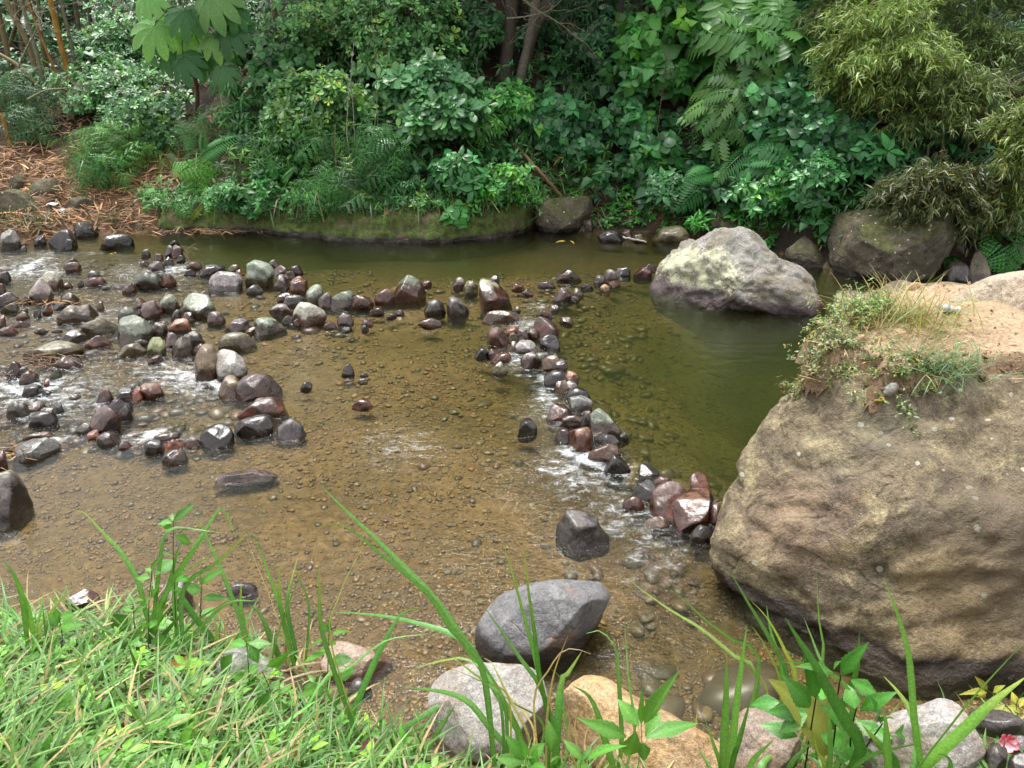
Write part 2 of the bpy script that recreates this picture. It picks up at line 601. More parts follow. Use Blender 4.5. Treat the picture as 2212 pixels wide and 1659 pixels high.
# bigger sunken cobbles where the photograph shows them
for (x0, y0, x1, y1, n, s0, s1) in [(1210, 640, 1400, 760, 60, .05, .13), (1230, 660, 1500, 880, 70, .05, .12), (1350, 940, 1560, 1040, 40, .06, .16), (1000, 650, 1180, 760, 14, .05, .12),
                                   (0, 560, 420, 960, 240, .04, .13), (300, 830, 520, 900, 26, .06, .14), (1400, 1380, 1640, 1560, 26, .03, .1), (900, 800, 1150, 1000, 22, .04, .1),
                                   (150, 1000, 1100, 1330, 90, .03, .06), (1000, 1330, 1060, 1600, 30, .03, .07), (1180, 1120, 1500, 1320, 40, .04, .12), (600, 560, 1300, 640, 60, .05, .12)]:
    P = W(rng.uniform(x0, x1, n), rng.uniform(y0, y1, n))
    s = rng.uniform(s0, s1, n)
    pebbles(gm, P[:, 0], P[:, 1], s * .5 * 1.3, .45, .25, [(.15, .105, .055), (.20, .14, .065), (.16, .09, .05), (.12, .095, .055)], IV2, IF2)
for (x, y, s) in [(1295, 850, .16), (1345, 885, .12), (1390, 905, .13), (1470, 1000, .1), (1585, 930, .11), (1330, 745, .15), (1600, 1440, .26), (1440, 1490, .15), (1425, 1395, .10), (1045, 835, .1), (1530, 1130, .1)]:
    P = W(np.array([x]), np.array([y]))
    pebbles(gm, P[:, 0], P[:, 1], np.array([s]), .34, .12, [(.11, .085, .05), (.13, .085, .05)], IV2, IF2)
P = np.vstack([W(rng.uniform(-60, 430, 260), rng.uniform(545, 975, 260)), W(rng.uniform(430, 760, 60), rng.uniform(560, 720, 60)), W(rng.uniform(1160, 1330, 40), rng.uniform(600, 900, 40))])
P = P[(P[:, 1] < yfar(P[:, 0]) - .1)]
s = np.clip(np.exp(rng.normal(np.log(.055), .4, len(P))), .02, .13)
pebbles(gm, P[:, 0], P[:, 1], s * .85, .5, .25, [(.07, .04, .032), (.05, .04, .035), (.09, .065, .045), (.11, .10, .085), (.06, .03, .022)], IV2, IF2)
tag(gm.build('gravel', vcol_mat('gravel', .32, 120, .75, 1.2, .2, .003)), 'ochre and olive pebbles and cobbles lying on the stream bed under clear water', 'gravel', kind='stuff')

# ------------------------------------------------------------------ water
DAM = np.array([(1400, 600), (1300, 595), (1225, 625), (1195, 680), (1180, 740), (1205, 790), (1225, 850), (1250, 900), (1300, 950), (1380, 1015), (1450, 1060), (1530, 1120)], float)
POOL = np.vstack([DAM, [(1560, 1150), (2400, 1100), (2400, 640), (1800, 640)]])


TURB = [(150, 640, 230, 60, 0, .35), (60, 570, 130, 35, 0, .6), (110, 850, 170, 60, 0, .8), (420, 815, 110, 35, 15, .8), (320, 940, 90, 25, 0, .6), (60, 920, 120, 40, 0, .7), (250, 790, 130, 35, 0, .45),
        (1245, 985, 75, 45, 20, .8), (1240, 1060, 140, 70, 10, .95), (1330, 1150, 170, 100, 20, .9), (1440, 1250, 140, 120, 30, .9), (1180, 880, 45, 70, 60, .5), (1110, 765, 60, 30, 0, .5), (1120, 700, 60, 25, 0, .5), (1165, 690, 30, 30, 0, .4),
        (1390, 1380, 90, 70, 60, .55), (1090, 1280, 160, 70, -20, .35), (880, 960, 130, 60, 0, .22), (1160, 1030, 90, 50, 0, .35), (1040, 1200, 120, 90, 0, .22), (340, 590, 110, 30, 0, .55), (600, 920, 60, 30, 0, .35), (480, 1000, 150, 50, 0, .15), (1000, 1440, 110, 60, 0, .35)]
FOAM = [(1255, 1030, 110, 45, 15, .5), (1330, 1110, 120, 60, 25, .42), (1200, 1010, 60, 25, 0, .5), (1400, 1200, 90, 70, 40, .36), (100, 850, 170, 45, 0, .55), (400, 815, 110, 30, 12, .6), (60, 580, 110, 25, 0, .5), (330, 590, 100, 25, 0, .42), (200, 690, 160, 30, 0, .38), (320, 945, 90, 18, 0, .45), (1130, 775, 60, 22, 0, .5), (1180, 850, 30, 50, 0, .5), (1140, 700, 50, 20, 0, .42), (860, 960, 90, 40, 0, .33), (440, 815, 70, 10, 14, 1.0), (400, 803, 60, 9, 8, .6), (470, 832, 35, 8, 20, 1.0), (330, 935, 32, 10, -20, .9), (60, 838, 90, 16, 3, .8), (110, 825, 60, 8, -25, .6), (25, 880, 45, 10, 0, .6), (150, 870, 60, 10, 0, .5), (70, 900, 60, 8, 0, .5),
        (60, 575, 60, 9, -25, .75), (40, 583, 50, 8, 0, .5), (380, 580, 42, 9, -10, .7), (280, 593, 40, 5, 0, .4), (345, 612, 28, 5, 0, .5), (190, 545, 60, 4, 0, .35), (130, 945, 60, 7, 0, .5), (235, 612, 30, 6, 0, .3), (230, 668, 30, 4, 0, .3), (95, 545, 40, 5, 0, .4),
        (1225, 975, 30, 14, 25, .7), (1265, 990, 40, 14, 15, .8), (1335, 1015, 30, 14, 20, .6), (1300, 1005, 60, 12, 15, .45), (1185, 860, 30, 8, 55, .6), (1175, 815, 30, 8, 30, .6), (1205, 905, 12, 20, 0, .5), (1120, 775, 30, 8, 0, .6), (1155, 700, 40, 9, 10, .5), (1150, 810, 60, 3, 0, .5), (1160, 660, 30, 8, 0, .45), (1300, 1060, 60, 14, 30, .35), (1210, 1010, 50, 8, 0, .4), (150, 790, 120, 5, 0, .3), (300, 780, 80, 5, 0, .35)]


def wave(px, py, x, y):
    tb = blob(px, py, TURB)
    p = np.stack([x, y, np.zeros_like(x)], 1)
    z = tb * (.026 * fbm(p * np.array([4.5, 3.2, 1]), 3, 21) + .013 * fbm(p * np.array([13, 9, 1]), 2, 31))
    z += .0036 * fbm(p * np.array([5, 9, 1]), 3, 41)
    z += .004 * fbm(p * .8, 2, 51)
    return z, tb


ysw = [0.9]
while ysw[-1] < 15.5:
    ysw.append(ysw[-1] + .010 + .0030 * max(0, ysw[-1] - 1.5))
ysw = np.array(ysw + [17, 20]); xsw = axis(-7.5, 6.5, .03, -40, 40)
wx, wy = np.meshgrid(xsw, ysw)
X, Y = wx.ravel(), wy.ravel()
ppx, ppy = project(np.stack([X, Y, X * 0], 1))
ins = inside(ppx, ppy, POOL); dd = dist_poly(ppx, ppy, DAM) * np.where(ins, 1, -1)
wz, tb = wave(ppx, ppy, X, Y)
wz += .035 * sstep(-26, 8, dd) - .012
foam = blob(ppx, ppy, [(a, b, c * 1.2, d * 1.45, e, min(1, g * 1.15)) for a, b, c, d, e, g in FOAM])
mb = MB()
cc = np.stack([tb, foam, np.zeros_like(tb)], 1)
mb.add(np.stack([X, Y, wz], 1), grid_faces(len(xsw), len(ysw)), cc)


def water_mat():
    m, nt = newmat('water'); N = NT(nt)
    a = N.n('SeparateColor'); N.l(N.n('Attribute', attribute_name='col').outputs['Color'], a.inputs[0])
    tb_, fo = a.outputs[0], a.outputs[1]
    pos = N.n('NewGeometry').outputs['Position']
    mp = N.n('Mapping'); N.l(pos, mp.inputs['Vector']); mp.inputs['Rotation'].default_value = (0, 0, R(12)); mp.inputs['Scale'].default_value = (.75, 1.35, 1)
    r1 = N.noise(mp.outputs[0], 26, 3, .55, .6); r2 = N.noise(mp.outputs[0], 8, 3, .5, .5); r3 = N.noise(mp.outputs[0], 75, 2, .5, .3)
    tbc = N.math('ADD', N.math('MULTIPLY', tb_, 1.0), .045)
    h = N.math('MULTIPLY', tbc, N.math('ADD', N.math('ADD', N.math('MULTIPLY', r1, .9), N.math('MULTIPLY', r2, 1.6)), N.math('MULTIPLY', r3, .22)))
    nrm = N.bump(h, 1.0, .05)
    fr = N.n('Fresnel', i_IOR=1.33); N.l(nrm, fr.inputs['Normal'])
    gl = N.n('BsdfGlossy', i_Roughness=.03); N.l(nrm, gl.inputs['Normal'])
    tr = N.n('BsdfTransparent')
    mx = N.n('MixShader'); N.l(fr.outputs[0], mx.inputs[0]); N.l(tr.outputs[0], mx.inputs[1]); N.l(gl.outputs[0], mx.inputs[2])
    mp2 = N.n('Mapping'); N.l(pos, mp2.inputs['Vector']); mp2.inputs['Scale'].default_value = (1.0, 1.6, 1)
    f1 = N.noise(mp2.outputs[0], 75, 6, .8, 1.2); f2 = N.noise(mp2.outputs[0], 9, 3, .6, .5)
    fm = N.math('ADD', N.math('MULTIPLY', f1, .62), N.math('MULTIPLY', f2, .38))
    k = N.math('ADD', fm, N.math('MULTIPLY', N.math('SUBTRACT', fo, 1.0), .20))
    k = N.rng(k, .39, .53)
    k = N.math('MULTIPLY', k, N.rng(fo, .05, .3))
    k = N.math('MULTIPLY', k, .78)
    fd = N.n('BsdfPrincipled', i_Roughness=.4); fd.inputs['Base Color'].default_value = (.80, .84, .86, 1); N.l(nrm, fd.inputs['Normal'])
    mx2 = N.n('MixShader'); N.l(k, mx2.inputs[0]); N.l(mx.outputs[0], mx2.inputs[1]); N.l(fd.outputs[0], mx2.inputs[2])
    va = N.n('VolumeAbsorption', i_Density=1.5); va.inputs['Color'].default_value = (.40, .46, .0, 1)
    vs = N.n('VolumeScatter', i_Density=.25, i_Anisotropy=.2); vs.inputs['Color'].default_value = (.62, .74, .34, 1)
    ad = N.n('AddShader'); N.l(va.outputs[0], ad.inputs[0]); N.l(vs.outputs[0], ad.inputs[1])
    N.out(mx2.outputs[0], ad.outputs[0])
    return m


tag(mb.build('water', water_mat()), 'clear shallow amber stream with a deep green pool beside the boulders', 'stream', kind='structure')
# ------------------------------------------------------------------ stones
MAT = dict(
    maroon=stone_mat('maroon_stone', (.11, .068, .062), (.050, .024, .018), .12, (.26, .12), reddish=(.085, .026, .016)),
    black=stone_mat('black_stone', (.055, .048, .046), (.024, .018, .016), .12, (.24, .11)),
    grey=stone_mat('grey_stone', (.22, .215, .20), (.050, .042, .036), .10, (.38, .14), pale=(.34, .33, .29)),
    green=stone_mat('green_grey_stone', (.17, .19, .15), (.050, .036, .024), .10, (.34, .14), pale=(.30, .32, .25)),
    brown=stone_mat('brown_stone', (.16, .115, .075), (.066, .036, .022), .12, (.30, .14)),
    purple=stone_mat('purple_grey_stone', (.18, .145, .14), (.058, .038, .033), .10, (.28, .12), pale=(.30, .26, .25)),
    tan=stone_mat('tan_stone', (.36, .25, .14), (.15, .085, .04), .06, (.34, .2), pale=(.44, .33, .20)),
    red=stone_mat('reddish_stone', (.26, .12, .075), (.13, .045, .025), .08, (.28, .14)),
    olive=stone_mat('olive_stone', (.15, .14, .085), (.075, .06, .03), .10, (.32, .14)),
    pale=stone_mat('pale_stone', (.34, .32, .27), (.085, .05, .036), .10, (.30, .13), pale=(.46, .45, .40)),
    mossy=stone_mat('mossy_stone', (.15, .12, .075), (.045, .034, .022), .10, (.6, .3), moss=(.07, .085, .022), pale=(.26, .25, .18)),
)


def rock_mesh(outline, s, thick, seed, rough=.05, facets=5, cut=(.70, .93), K=56, M=26, boxy=.85, disp=True, noise=2.2, ridge=0.0, fdir=None):
    """a solid stone: outline in photo px at distance s along the axis to its centre, swelling to a rounded body with real thickness"""
    r_ = np.random.default_rng(seed)
    o = np.asarray(outline, float)
    c = (o.min(0) + o.max(0)) / 2
    fw = norm(ray(c[0], c[1]))
    ctr = CAM + fw * s
    d = ray(o[:, 0], o[:, 1]); d = d / (d @ fw)[:, None] * s + CAM
    ring = crom(d, K, True)
    rel = ring - ctr
    rad = np.linalg.norm(rel, axis=1).mean()
    Tk = thick * rad
    ph = np.linspace(-np.pi / 2, np.pi / 2, M)[1:-1]
    cp = np.abs(np.cos(ph)) ** boxy; sp = np.sign(np.sin(ph)) * np.abs(np.sin(ph)) ** 1.0
    v = ctr + rel[None] * cp[:, None, None] + (fw * Tk)[None, None] * sp[:, None, None]
    v = np.vstack([v.reshape(-1, 3), ctr - fw * Tk, ctr + fw * Tk])
    m = M - 2
    i = np.arange(m - 1)[:, None] * K; j = np.arange(K)[None]; k = (j + 1) % K
    quads = np.stack([i + j, i + K + j, i + K + k, i + k], -1).reshape(-1, 4)
    j = np.arange(K); k = (j + 1) % K
    tris = np.vstack([np.stack([np.full(K, m * K), j, k], 1), np.stack([np.full(K, m * K + 1), (m - 1) * K + k, (m - 1) * K + j], 1)])
    if disp:
        q = (v - ctr)
        for _ in range(facets):
            nn = norm(r_.normal(size=3) + (np.array([0, -.5, .35]) if fdir is None else (-fw * .9 + r_.normal(size=3) * .5)))
            e = q @ nn; lim = e.max() * r_.uniform(*cut)
            q = q - nn * (np.maximum(e - lim, 0) * .9)[:, None]
        dirn = norm(q)
        off = r_.uniform(-50, 50, 3)
        a = rough * rad
        n = fbm(q / rad * noise / 2 + off, 4, 2) * a
        if ridge:
            n = n - ridge * rad * np.maximum(fbm(q / rad * 1.3 + off * 2, 4, 5, .55, True) - .75, 0)
        n += fbm(q / rad * 9 + off, 3, 8, .6) * a * .16
        v = ctr + q + dirn * n[:, None]
    return v, [quads, tris], ctr, rad


def auto_outline(x0, y0, x1, y1, seed, sub=.3, angular=.5, peak=0.0):
    """a stone outline filling the box, continued below the waterline y1 by sub of its height"""
    r_ = np.random.default_rng(seed)
    h = y1 - y0
    cx, rx = (x0 + x1) / 2, (x1 - x0) / 2
    top, bot = y0, y1 + h * sub
    n = 12
    a = np.arange(n) / n * 2 * np.pi
    a = a + r_.normal(0, .08, n)
    e = r_.uniform(.95, 1.18)
    ux = np.sign(np.cos(a)) * np.abs(np.cos(a)) ** e; uy = np.sign(np.sin(a)) * np.abs(np.sin(a)) ** e
    k = 1 + angular * .10 * r_.normal(size=n)
    u = np.stack([ux * k, uy * k], 1)
    u[:, 0] += peak * .35 * np.clip(-u[:, 1], 0, 1)
    lowr = u[:, 1] > 0
    u[lowr, 0] = np.sign(u[lowr, 0]) * np.abs(u[lowr, 0]) ** .34 * 1.06
    u[:, 0] = (u[:, 0] - u[:, 0].min()) / np.ptp(u[:, 0])
    wl_ = y0 + h * .84
    yy = np.where(u[:, 1] < 0, wl_ + u[:, 1] / abs(u[:, 1].min()) * (wl_ - top), wl_ + u[:, 1] / u[:, 1].max() * (bot - wl_))
    return np.stack([x0 + u[:, 0] * (x1 - x0), yy], 1)


def place_rock(outline, y1, z0, thick, seed, **kw):
    """distance at which the lowest part above z0 shows at photo row y1"""
    o = np.asarray(outline, float)
    c = (o.min(0) + o.max(0)) / 2
    d0 = norm(ray(c[0], min(y1, c[1] + 40)))
    base = np.linalg.norm(W(c[0], y1, z0) - CAM)
    v, f, ctr, rad = rock_mesh(o, 1.0, thick, seed, K=28, M=14, disp=False)
    v = v - CAM
    lo, hi = base * .7, base * 1.5
    for _ in range(26):
        s = (lo + hi) / 2
        P = CAM + v * s
        up = P[:, 2] > z0
        yy = project(P[up])[1].max() if up.any() else -1e9
        if yy > y1: lo = s
        else: hi = s
    return s


COLWORD = dict(maroon='maroon', black='black', grey='grey', green='green grey', brown='brown', purple='purple grey', tan='tan', red='reddish', olive='olive', pale='pale', mossy='mossy')
STONES = []   # (crop, x0,y0,x1,y1, material, shape word, landmark phrase or None, options)
def S(crop, x0, y0, x1, y1, mat, word, lm=None, **kw):
    (a, b), (c_, d) = CROPS[crop]([(x0, y0), (x1, y1)])
    STONES.append((a, b, c_, d, mat, word, lm, kw))

# left bank and cascade
S('A', 0, 62, 140, 192, 'grey', 'rounded', 'grey bank boulder at left edge')
S('A', 215, 100, 300, 165, 'black', 'wet rounded')
S('A', 310, 60, 500, 190, 'black', 'big wet slanting', 'big black bank boulder')
S('A', 465, 15, 635, 115, 'black', 'wet dome shaped', 'black dome on the bank')
S('A', 415, 125, 480, 190, 'black', 'small upright')
S('A', 645, 95, 860, 182, 'black', 'long low half sunken', 'long low black stone')
S('A', 130, 170, 175, 205, 'grey', 'little')
S('A', 905, 190, 970, 245, 'purple', 'wet glinting')
S('A', 1060, 165, 1130, 236, 'black', 'rounded'); S('A', 1100, 163, 1186, 240, 'maroon', 'rounded', 'maroon stone topping the small pile')
S('A', 985, 215, 1050, 265, 'brown', 'rounded'); S('A', 1130, 230, 1190, 275, 'black', 'shiny'); S('A', 1050, 240, 1115, 295, 'black', 'rounded')
S('A', 1090, 135, 1150, 165, 'black', 'low'); S('A', 895, 270, 960, 302, 'brown', 'low'); S('A', 950, 268, 1060, 330, 'purple', 'slanting wet')
S('A', 1195, 270, 1300, 322, 'brown', 'low'); S('A', 405, 275, 525, 345, 'maroon', 'low pointed')
S('A', 858, 333, 1060, 450, 'green', 'smooth dark', 'smooth dark green stone', dark=1)
S('A', 1020, 345, 1135, 430, 'maroon', 'smooth'); S('A', 780, 410, 880, 475, 'maroon', 'angular')
S('A', 180, 380, 350, 535, 'purple', 'tall', 'tall grey stone in the cascade', angular=.9); S('A', 245, 330, 410, 450, 'pale', 'broad', 'broad pale stone in the cascade')
S('A', 380, 470, 510, 540, 'green', 'flat', 'flat grey green stone'); S('A', 545, 370, 680, 425, 'maroon', 'flat sunken')
S('A', -40, 468, 140, 552, 'purple', 'broad shiny', 'broad shiny stone at left edge'); S('A', 0, 535, 125, 602, 'olive', 'low'); S('A', -20, 410, 40, 480, 'maroon', 'rounded')
S('A', -10, 330, 75, 402, 'black', 'slanting'); S('A', -15, 612, 40, 690, 'brown', 'rounded'); S('A', 355, 545, 630, 668, 'brown', 'broad flat topped', 'broad flat brown stone')
S('A', 495, 390, 540, 430, 'black', 'little'); S('A', 405, 405, 465, 440, 'brown', 'little'); S('A', 620, 525, 670, 580, 'brown', 'low')
S('A', 755, 560, 905, 658, 'green', 'smooth half sunken', 'smooth half sunken green stone'); S('A', 855, 503, 950, 572, 'brown', 'dull'); S('A', 895, 520, 1050, 637, 'maroon', 'rounded brown', 'rounded brown stone')
S('A', 1015, 478, 1160, 588, 'green', 'slab like', None); S('A', 1147, 474, 1390, 632, 'green', 'big rough', 'big rough green stone', angular=.8, fac=7)
S('A', 1095, 575, 1165, 650, 'green', 'smooth'); S('A', 1160, 595, 1250, 660, 'brown', 'small'); S('A', 1330, 590, 1450, 676, 'purple', 'wedge shaped', 'purple wedge', peak=-.6, angular=1)
S('A', 1275, 455, 1350, 495, 'purple', 'flat'); S('A', 1075, 635, 1225, 712, 'red', 'banded pinkish flat', 'pinkish banded stone', pinkish=1); S('A', 975, 660, 1078, 742, 'purple', 'rounded')
S('A', 750, 613, 990, 797, 'green', 'big angular two faced', 'big angular green stone', angular=1.1, fac=8); S('A', 510, 630, 760, 738, 'olive', 'large low', 'large low olive stone')
S('A', 395, 710, 560, 785, 'grey', 'flat'); S('A', 540, 745, 710, 822, 'red', 'oval brown', 'oval reddish brown stone', darkred=1); S('A', 295, 760, 390, 806, 'black', 'low')
S('A', 145, 775, 545, 908, 'olive', 'very broad low', 'very broad olive slab'); S('A', 350, 880, 525, 952, 'maroon', 'flat wet', 'flat maroon stone'); S('A', 35, 910, 150, 1003, 'maroon', 'angular')
S('A', 40, 965, 105, 1008, 'black', 'rounded'); S('A', 105, 945, 190, 992, 'black', 'oval shiny'); S('A', 120, 970, 250, 1052, 'maroon', 'wet'); S('A', 320, 955, 400, 1022, 'olive', 'dull'); S('A', 280, 1020, 320, 1072, 'red', 'small orange')
S('A', 943, 755, 1070, 877, 'pale', 'yellowish angular', 'yellowish pale stone', yellowish=1, angular=1.1, fac=8); S('A', 1055, 725, 1145, 815, 'purple', 'rounded'); S('A', 1160, 715, 1310, 812, 'grey', 'rough', 'rough grey stone')
S('A', 1100, 755, 1240, 882, 'purple', 'angular pinkish', 'angular pinkish grey stone', angular=1); S('A', 760, 795, 945, 872, 'olive', 'low'); S('A', 945, 870, 1050, 922, 'maroon', 'sunken')
S('A', 1248, 798, 1410, 1032, 'brown', 'tall dark', 'tall dark brown stone', angular=.4); S('A', 1382, 832, 1590, 1034, 'grey', 'big glossy', 'big glossy grey stone', angular=.6, wetall=1); S('A', 1240, 795, 1330, 860, 'brown', 'small')
S('A', 1400, 1000, 1565, 1150, 'brown', 'low water covered'); S('A', 1505, 988, 1800, 1160, 'maroon', 'big red brown', 'big red brown stone', angular=.7, peak=.3)
S('A', 1525, 1140, 1830, 1278, 'maroon', 'broad dark wet', 'broad dark wet stone'); S('A', 1505, 1253, 1770, 1388, 'black', 'broad black'); S('A', 1555, 1320, 1602, 1372, 'red', 'tiny orange'); S('A', 1775, 1278, 1960, 1408, 'black', 'smooth dark grey', 'smooth dark grey stone', grey=1)
S('A', 1280, 1313, 1505, 1468, 'black', 'chunky wet', 'chunky black stone', angular=.9); S('A', 985, 1365, 1160, 1422, 'purple', 'flat'); S('A', 925, 1410, 1055, 1502, 'black', 'rounded wet'); S('A', 1050, 1410, 1170, 1477, 'red', 'orange brown', 'orange brown stone')
S('A', 1180, 1410, 1290, 1462, 'maroon', 'low'); S('A', 1035, 1475, 1200, 1572, 'brown', 'bulging half sunken', 'bulging half sunken brown stone'); S('A', 1392, 1603, 1720, 1690, 'purple', 'broad flat glinting', 'broad flat glinting stone')
S('A', 880, 1048, 1050, 1147, 'red', 'flat reddish oval', 'flat reddish oval stone', dry=1); S('A', 830, 1075, 920, 1157, 'red', 'upright'); S('A', 745, 1075, 860, 1172, 'black', 'plate like'); S('A', 620, 1090, 730, 1172, 'maroon', 'dark')
S('A', 690, 1150, 850, 1252, 'black', 'long wet'); S('A', 575, 1195, 780, 1367, 'maroon', 'big blackish wet', 'big blackish maroon stone', angular=.7); S('A', 760, 1195, 850, 1282, 'black', 'angular')
S('A', 615, 1358, 770, 1452, 'purple', 'flat slanting'); S('A', 555, 1350, 640, 1407, 'red', 'small'); S('A', 755, 1425, 840, 1472, 'maroon', 'small'); S('A', 485, 1305, 600, 1372, 'grey', 'smooth')
S('A', 185, 1230, 375, 1337, 'black', 'wet humped', 'wet humped stone'); S('A', 40, 1160, 195, 1278, 'grey', 'glossy'); S('A', 140, 1055, 280, 1132, 'black', 'long'); S('A', 330, 1175, 410, 1242, 'grey', 'pale'); S('A', 170, 1165, 290, 1232, 'brown', 'wet')
S('A', 145, 1360, 330, 1415, 'brown', 'flat'); S('A', 80, 1403, 385, 1548, 'grey', 'big grey slab', 'big grey slab', angular=.9); S('A', -10, 1440, 100, 1502, 'grey', 'low'); S('A', -30, 1480, 50, 1602, 'maroon', 'dark')
S('D', -70, 1015, 68, 1148, 'black', 'huge dark', 'huge dark stone at left edge', speck=1, angular=.7)
S('A', 1338, 333, 1560, 457, 'purple', 'big pale glinting', 'big pale purple stone', pale=1, angular=.6); S('A', 1275, 290, 1450, 362, 'black', 'low wet'); S('A', 1460, 288, 1550, 342, 'olive', 'small'); S('A', 1500, 320, 1572, 372, 'maroon', 'small')
S('A', 1572, 260, 1765, 432, 'green', 'big knobbly', 'big knobbly grey stone', angular=.9, rough=.09); S('A', 1700, 258, 1800, 312, 'green', 'low'); S('A', 1755, 295, 1855, 356, 'maroon', 'rounded'); S('A', 1850, 293, 1946, 352, 'maroon', 'shiny', 'shiny maroon stone')
S('A', 1825, 330, 1895, 376, 'brown', 'small'); S('A', 1755, 353, 1860, 442, 'purple', 'pointed', None); S('A', 1855, 363, 1980, 462, 'red', 'broad', 'broad red stone', darkred=1); S('A', 1580, 420, 1690, 472, 'grey', 'low'); S('A', 1790, 420, 1850, 466, 'black', 'small')
S('A', 1445, 635, 1605, 722, 'purple', 'pale flat', None); S('A', 1575, 685, 1650, 732, 'brown', 'small flat'); S('A', 1615, 630, 1830, 742, 'green', 'wedge shaped', 'grey green wedge', angular=.9, peak=-.5); S('A', 1400, 723, 1635, 832, 'olive', 'smooth oval', 'smooth olive oval stone', smooth=1)
# line of stones across the middle
S('C', 265, 438, 515, 607, 'pale', 'big white topped', 'big white topped stone', angular=.8); S('C', 105, 450, 285, 547, 'purple', 'wet', None); S('C', 358, 313, 500, 452, 'green', 'upright', 'upright green stone', angular=.5)
S('C', 450, 368, 560, 472, 'purple', 'crinkled'); S('C', 522, 358, 735, 477, 'green', 'long', 'long green stone'); S('C', 663, 390, 840, 482, 'maroon', 'notched', 'notched maroon stone', angular=1); S('C', 840, 345, 990, 447, 'maroon', 'wrinkled', 'wrinkled brown stone')
S('C', 960, 248, 1205, 437, 'green', 'big domed', 'big domed green stone', angular=.4, wl=.2); S('C', 1175, 285, 1245, 332, 'maroon', 'small'); S('C', 1188, 415, 1340, 522, 'black', 'smooth oval', 'smooth black oval stone', smooth=1); S('C', 1345, 400, 1500, 532, 'purple', 'peaked', 'peaked pinkish stone', peak=-.5, angular=.8)
S('C', 1388, 265, 1490, 347, 'purple', 'rounded'); S('C', 1460, 288, 1565, 382, 'olive', 'two toned'); S('C', 1572, 273, 1790, 482, 'pale', 'big peaked', 'big peaked stone with wet red base', peak=-.45, angular=.5, wl=.25); S('C', 1635, 253, 1715, 322, 'grey', 'small upright')
S('C', 1795, 308, 1885, 357, 'red', 'flat'); S('C', 1865, 355, 1950, 392, 'maroon', 'low'); S('C', 1600, 493, 1850, 572, 'brown', 'long flat', 'long flat brown stone'); S('C', 1810, 475, 1862, 507, 'grey', 'small'); S('C', 1142, 548, 1310, 612, 'maroon', 'flat sunken', None)
S('C', 585, 513, 700, 592, 'purple', 'low'); S('C', 810, 473, 910, 527, 'maroon', 'wet'); S('C', 925, 508, 1000, 552, 'purple', 'small'); S('C', 990, 493, 1052, 527, 'purple', 'flat'); S('C', 490, 573, 580, 622, 'maroon', 'small'); S('C', 618, 613, 692, 647, 'black', 'tiny')
S('C', 750, 563, 835, 602, 'maroon', 'low'); S('C', 750, 598, 805, 642, 'black', 'tiny shiny'); S('C', 200, 530, 285, 587, 'grey', 'small'); S('C', 275, 553, 332, 602, 'maroon', 'rounded little'); S('C', 208, 388, 370, 462, 'grey', 'wet'); S('C', 165, 368, 290, 427, 'maroon', 'low')
S('C', 618, 865, 705, 947, 'black', 'pointed lone', 'pointed black stone in the shallows', peak=.2); S('C', 330, 993, 415, 1052, 'black', 'round lone', 'round black stone in the shallows'); S('C', 690, 1103, 832, 1177, 'red', 'orange brick like', 'orange stone in the shallows', dry=1); S('C', 745, 930, 802, 957, 'black', 'tiny flat'); S('C', 725, 968, 800, 1002, 'olive', 'small sunken')
# the stone dam
S('E', 200, 473, 312, 567, 'maroon', 'wet domed', 'wet domed stone'); S('E', 300, 468, 372, 512, 'red', 'small'); S('E', 312, 498, 370, 547, 'olive', 'round', 'small olive stone in the dam'); S('E', 353, 473, 427, 542, 'purple', 'small pinkish'); S('E', 408, 478, 477, 532, 'brown', 'small')
S('E', 443, 418, 590, 527, 'maroon', 'big faceted', 'big faceted maroon stone', angular=1); S('E', 480, 513, 592, 592, 'black', 'flat'); S('E', 350, 541, 470, 617, 'purple', 'pale glinting', None, wetall=1); S('E', 323, 548, 378, 602, 'purple', 'small'); S('E', 378, 603, 497, 693, 'purple', 'squarish', 'squarish pale topped stone', angular=.9, boxy=.5)
S('E', 135, 583, 217, 641, 'black', 'oval'); S('E', 203, 588, 272, 642, 'maroon', 'small red'); S('E', 230, 608, 332, 662, 'maroon', 'low'); S('E', 220, 658, 312, 722, 'olive', 'dark round'); S('E', 493, 623, 592, 702, 'brown', 'slanting'); S('E', 558, 643, 637, 707, 'purple', 'wedge shaped')
S('E', 505, 702, 642, 792, 'black', 'big smooth', 'big smooth black stone'); S('E', 618, 708, 692, 772, 'red', 'pinkish', None, pinkish=1); S('E', 558, 758, 642, 832, 'brown', 'wet'); S('E', 608, 758, 692, 817, 'purple', 'plate like'); S('E', 618, 793, 757, 867, 'black', 'long bread shaped', 'bread shaped black stone', smooth=1)
S('E', 640, 838, 767, 942, 'grey', 'pale faceted', 'pale faceted grey stone', angular=1.1, fac=8, wetall=1); S('E', 523, 883, 657, 972, 'maroon', 'red domed', 'red domed stone'); S('E', 598, 943, 727, 1007, 'maroon', 'long'); S('E', 700, 928, 802, 1042, 'black', 'dark'); S('E', 747, 908, 922, 1057, 'green', 'long leaning', 'long leaning grey stone', peak=-.9, angular=.3); S('E', 703, 918, 772, 962, 'brown', 'small')
S('E', 640, 1008, 772, 1137, 'red', 'egg shaped orange brown', 'egg shaped orange brown stone', darkred=1, smooth=1); S('E', 568, 1013, 662, 1082, 'purple', 'flat'); S('E', 778, 1048, 922, 1112, 'black', 'low'); S('E', 913, 1033, 962, 1087, 'black', 'small'); S('E', 743, 1098, 922, 1185, 'brown', 'water washed'); S('E', 833, 1148, 972, 1262, 'black', 'sharp edged', 'sharp edged black stone', angular=1.1, peak=.6)
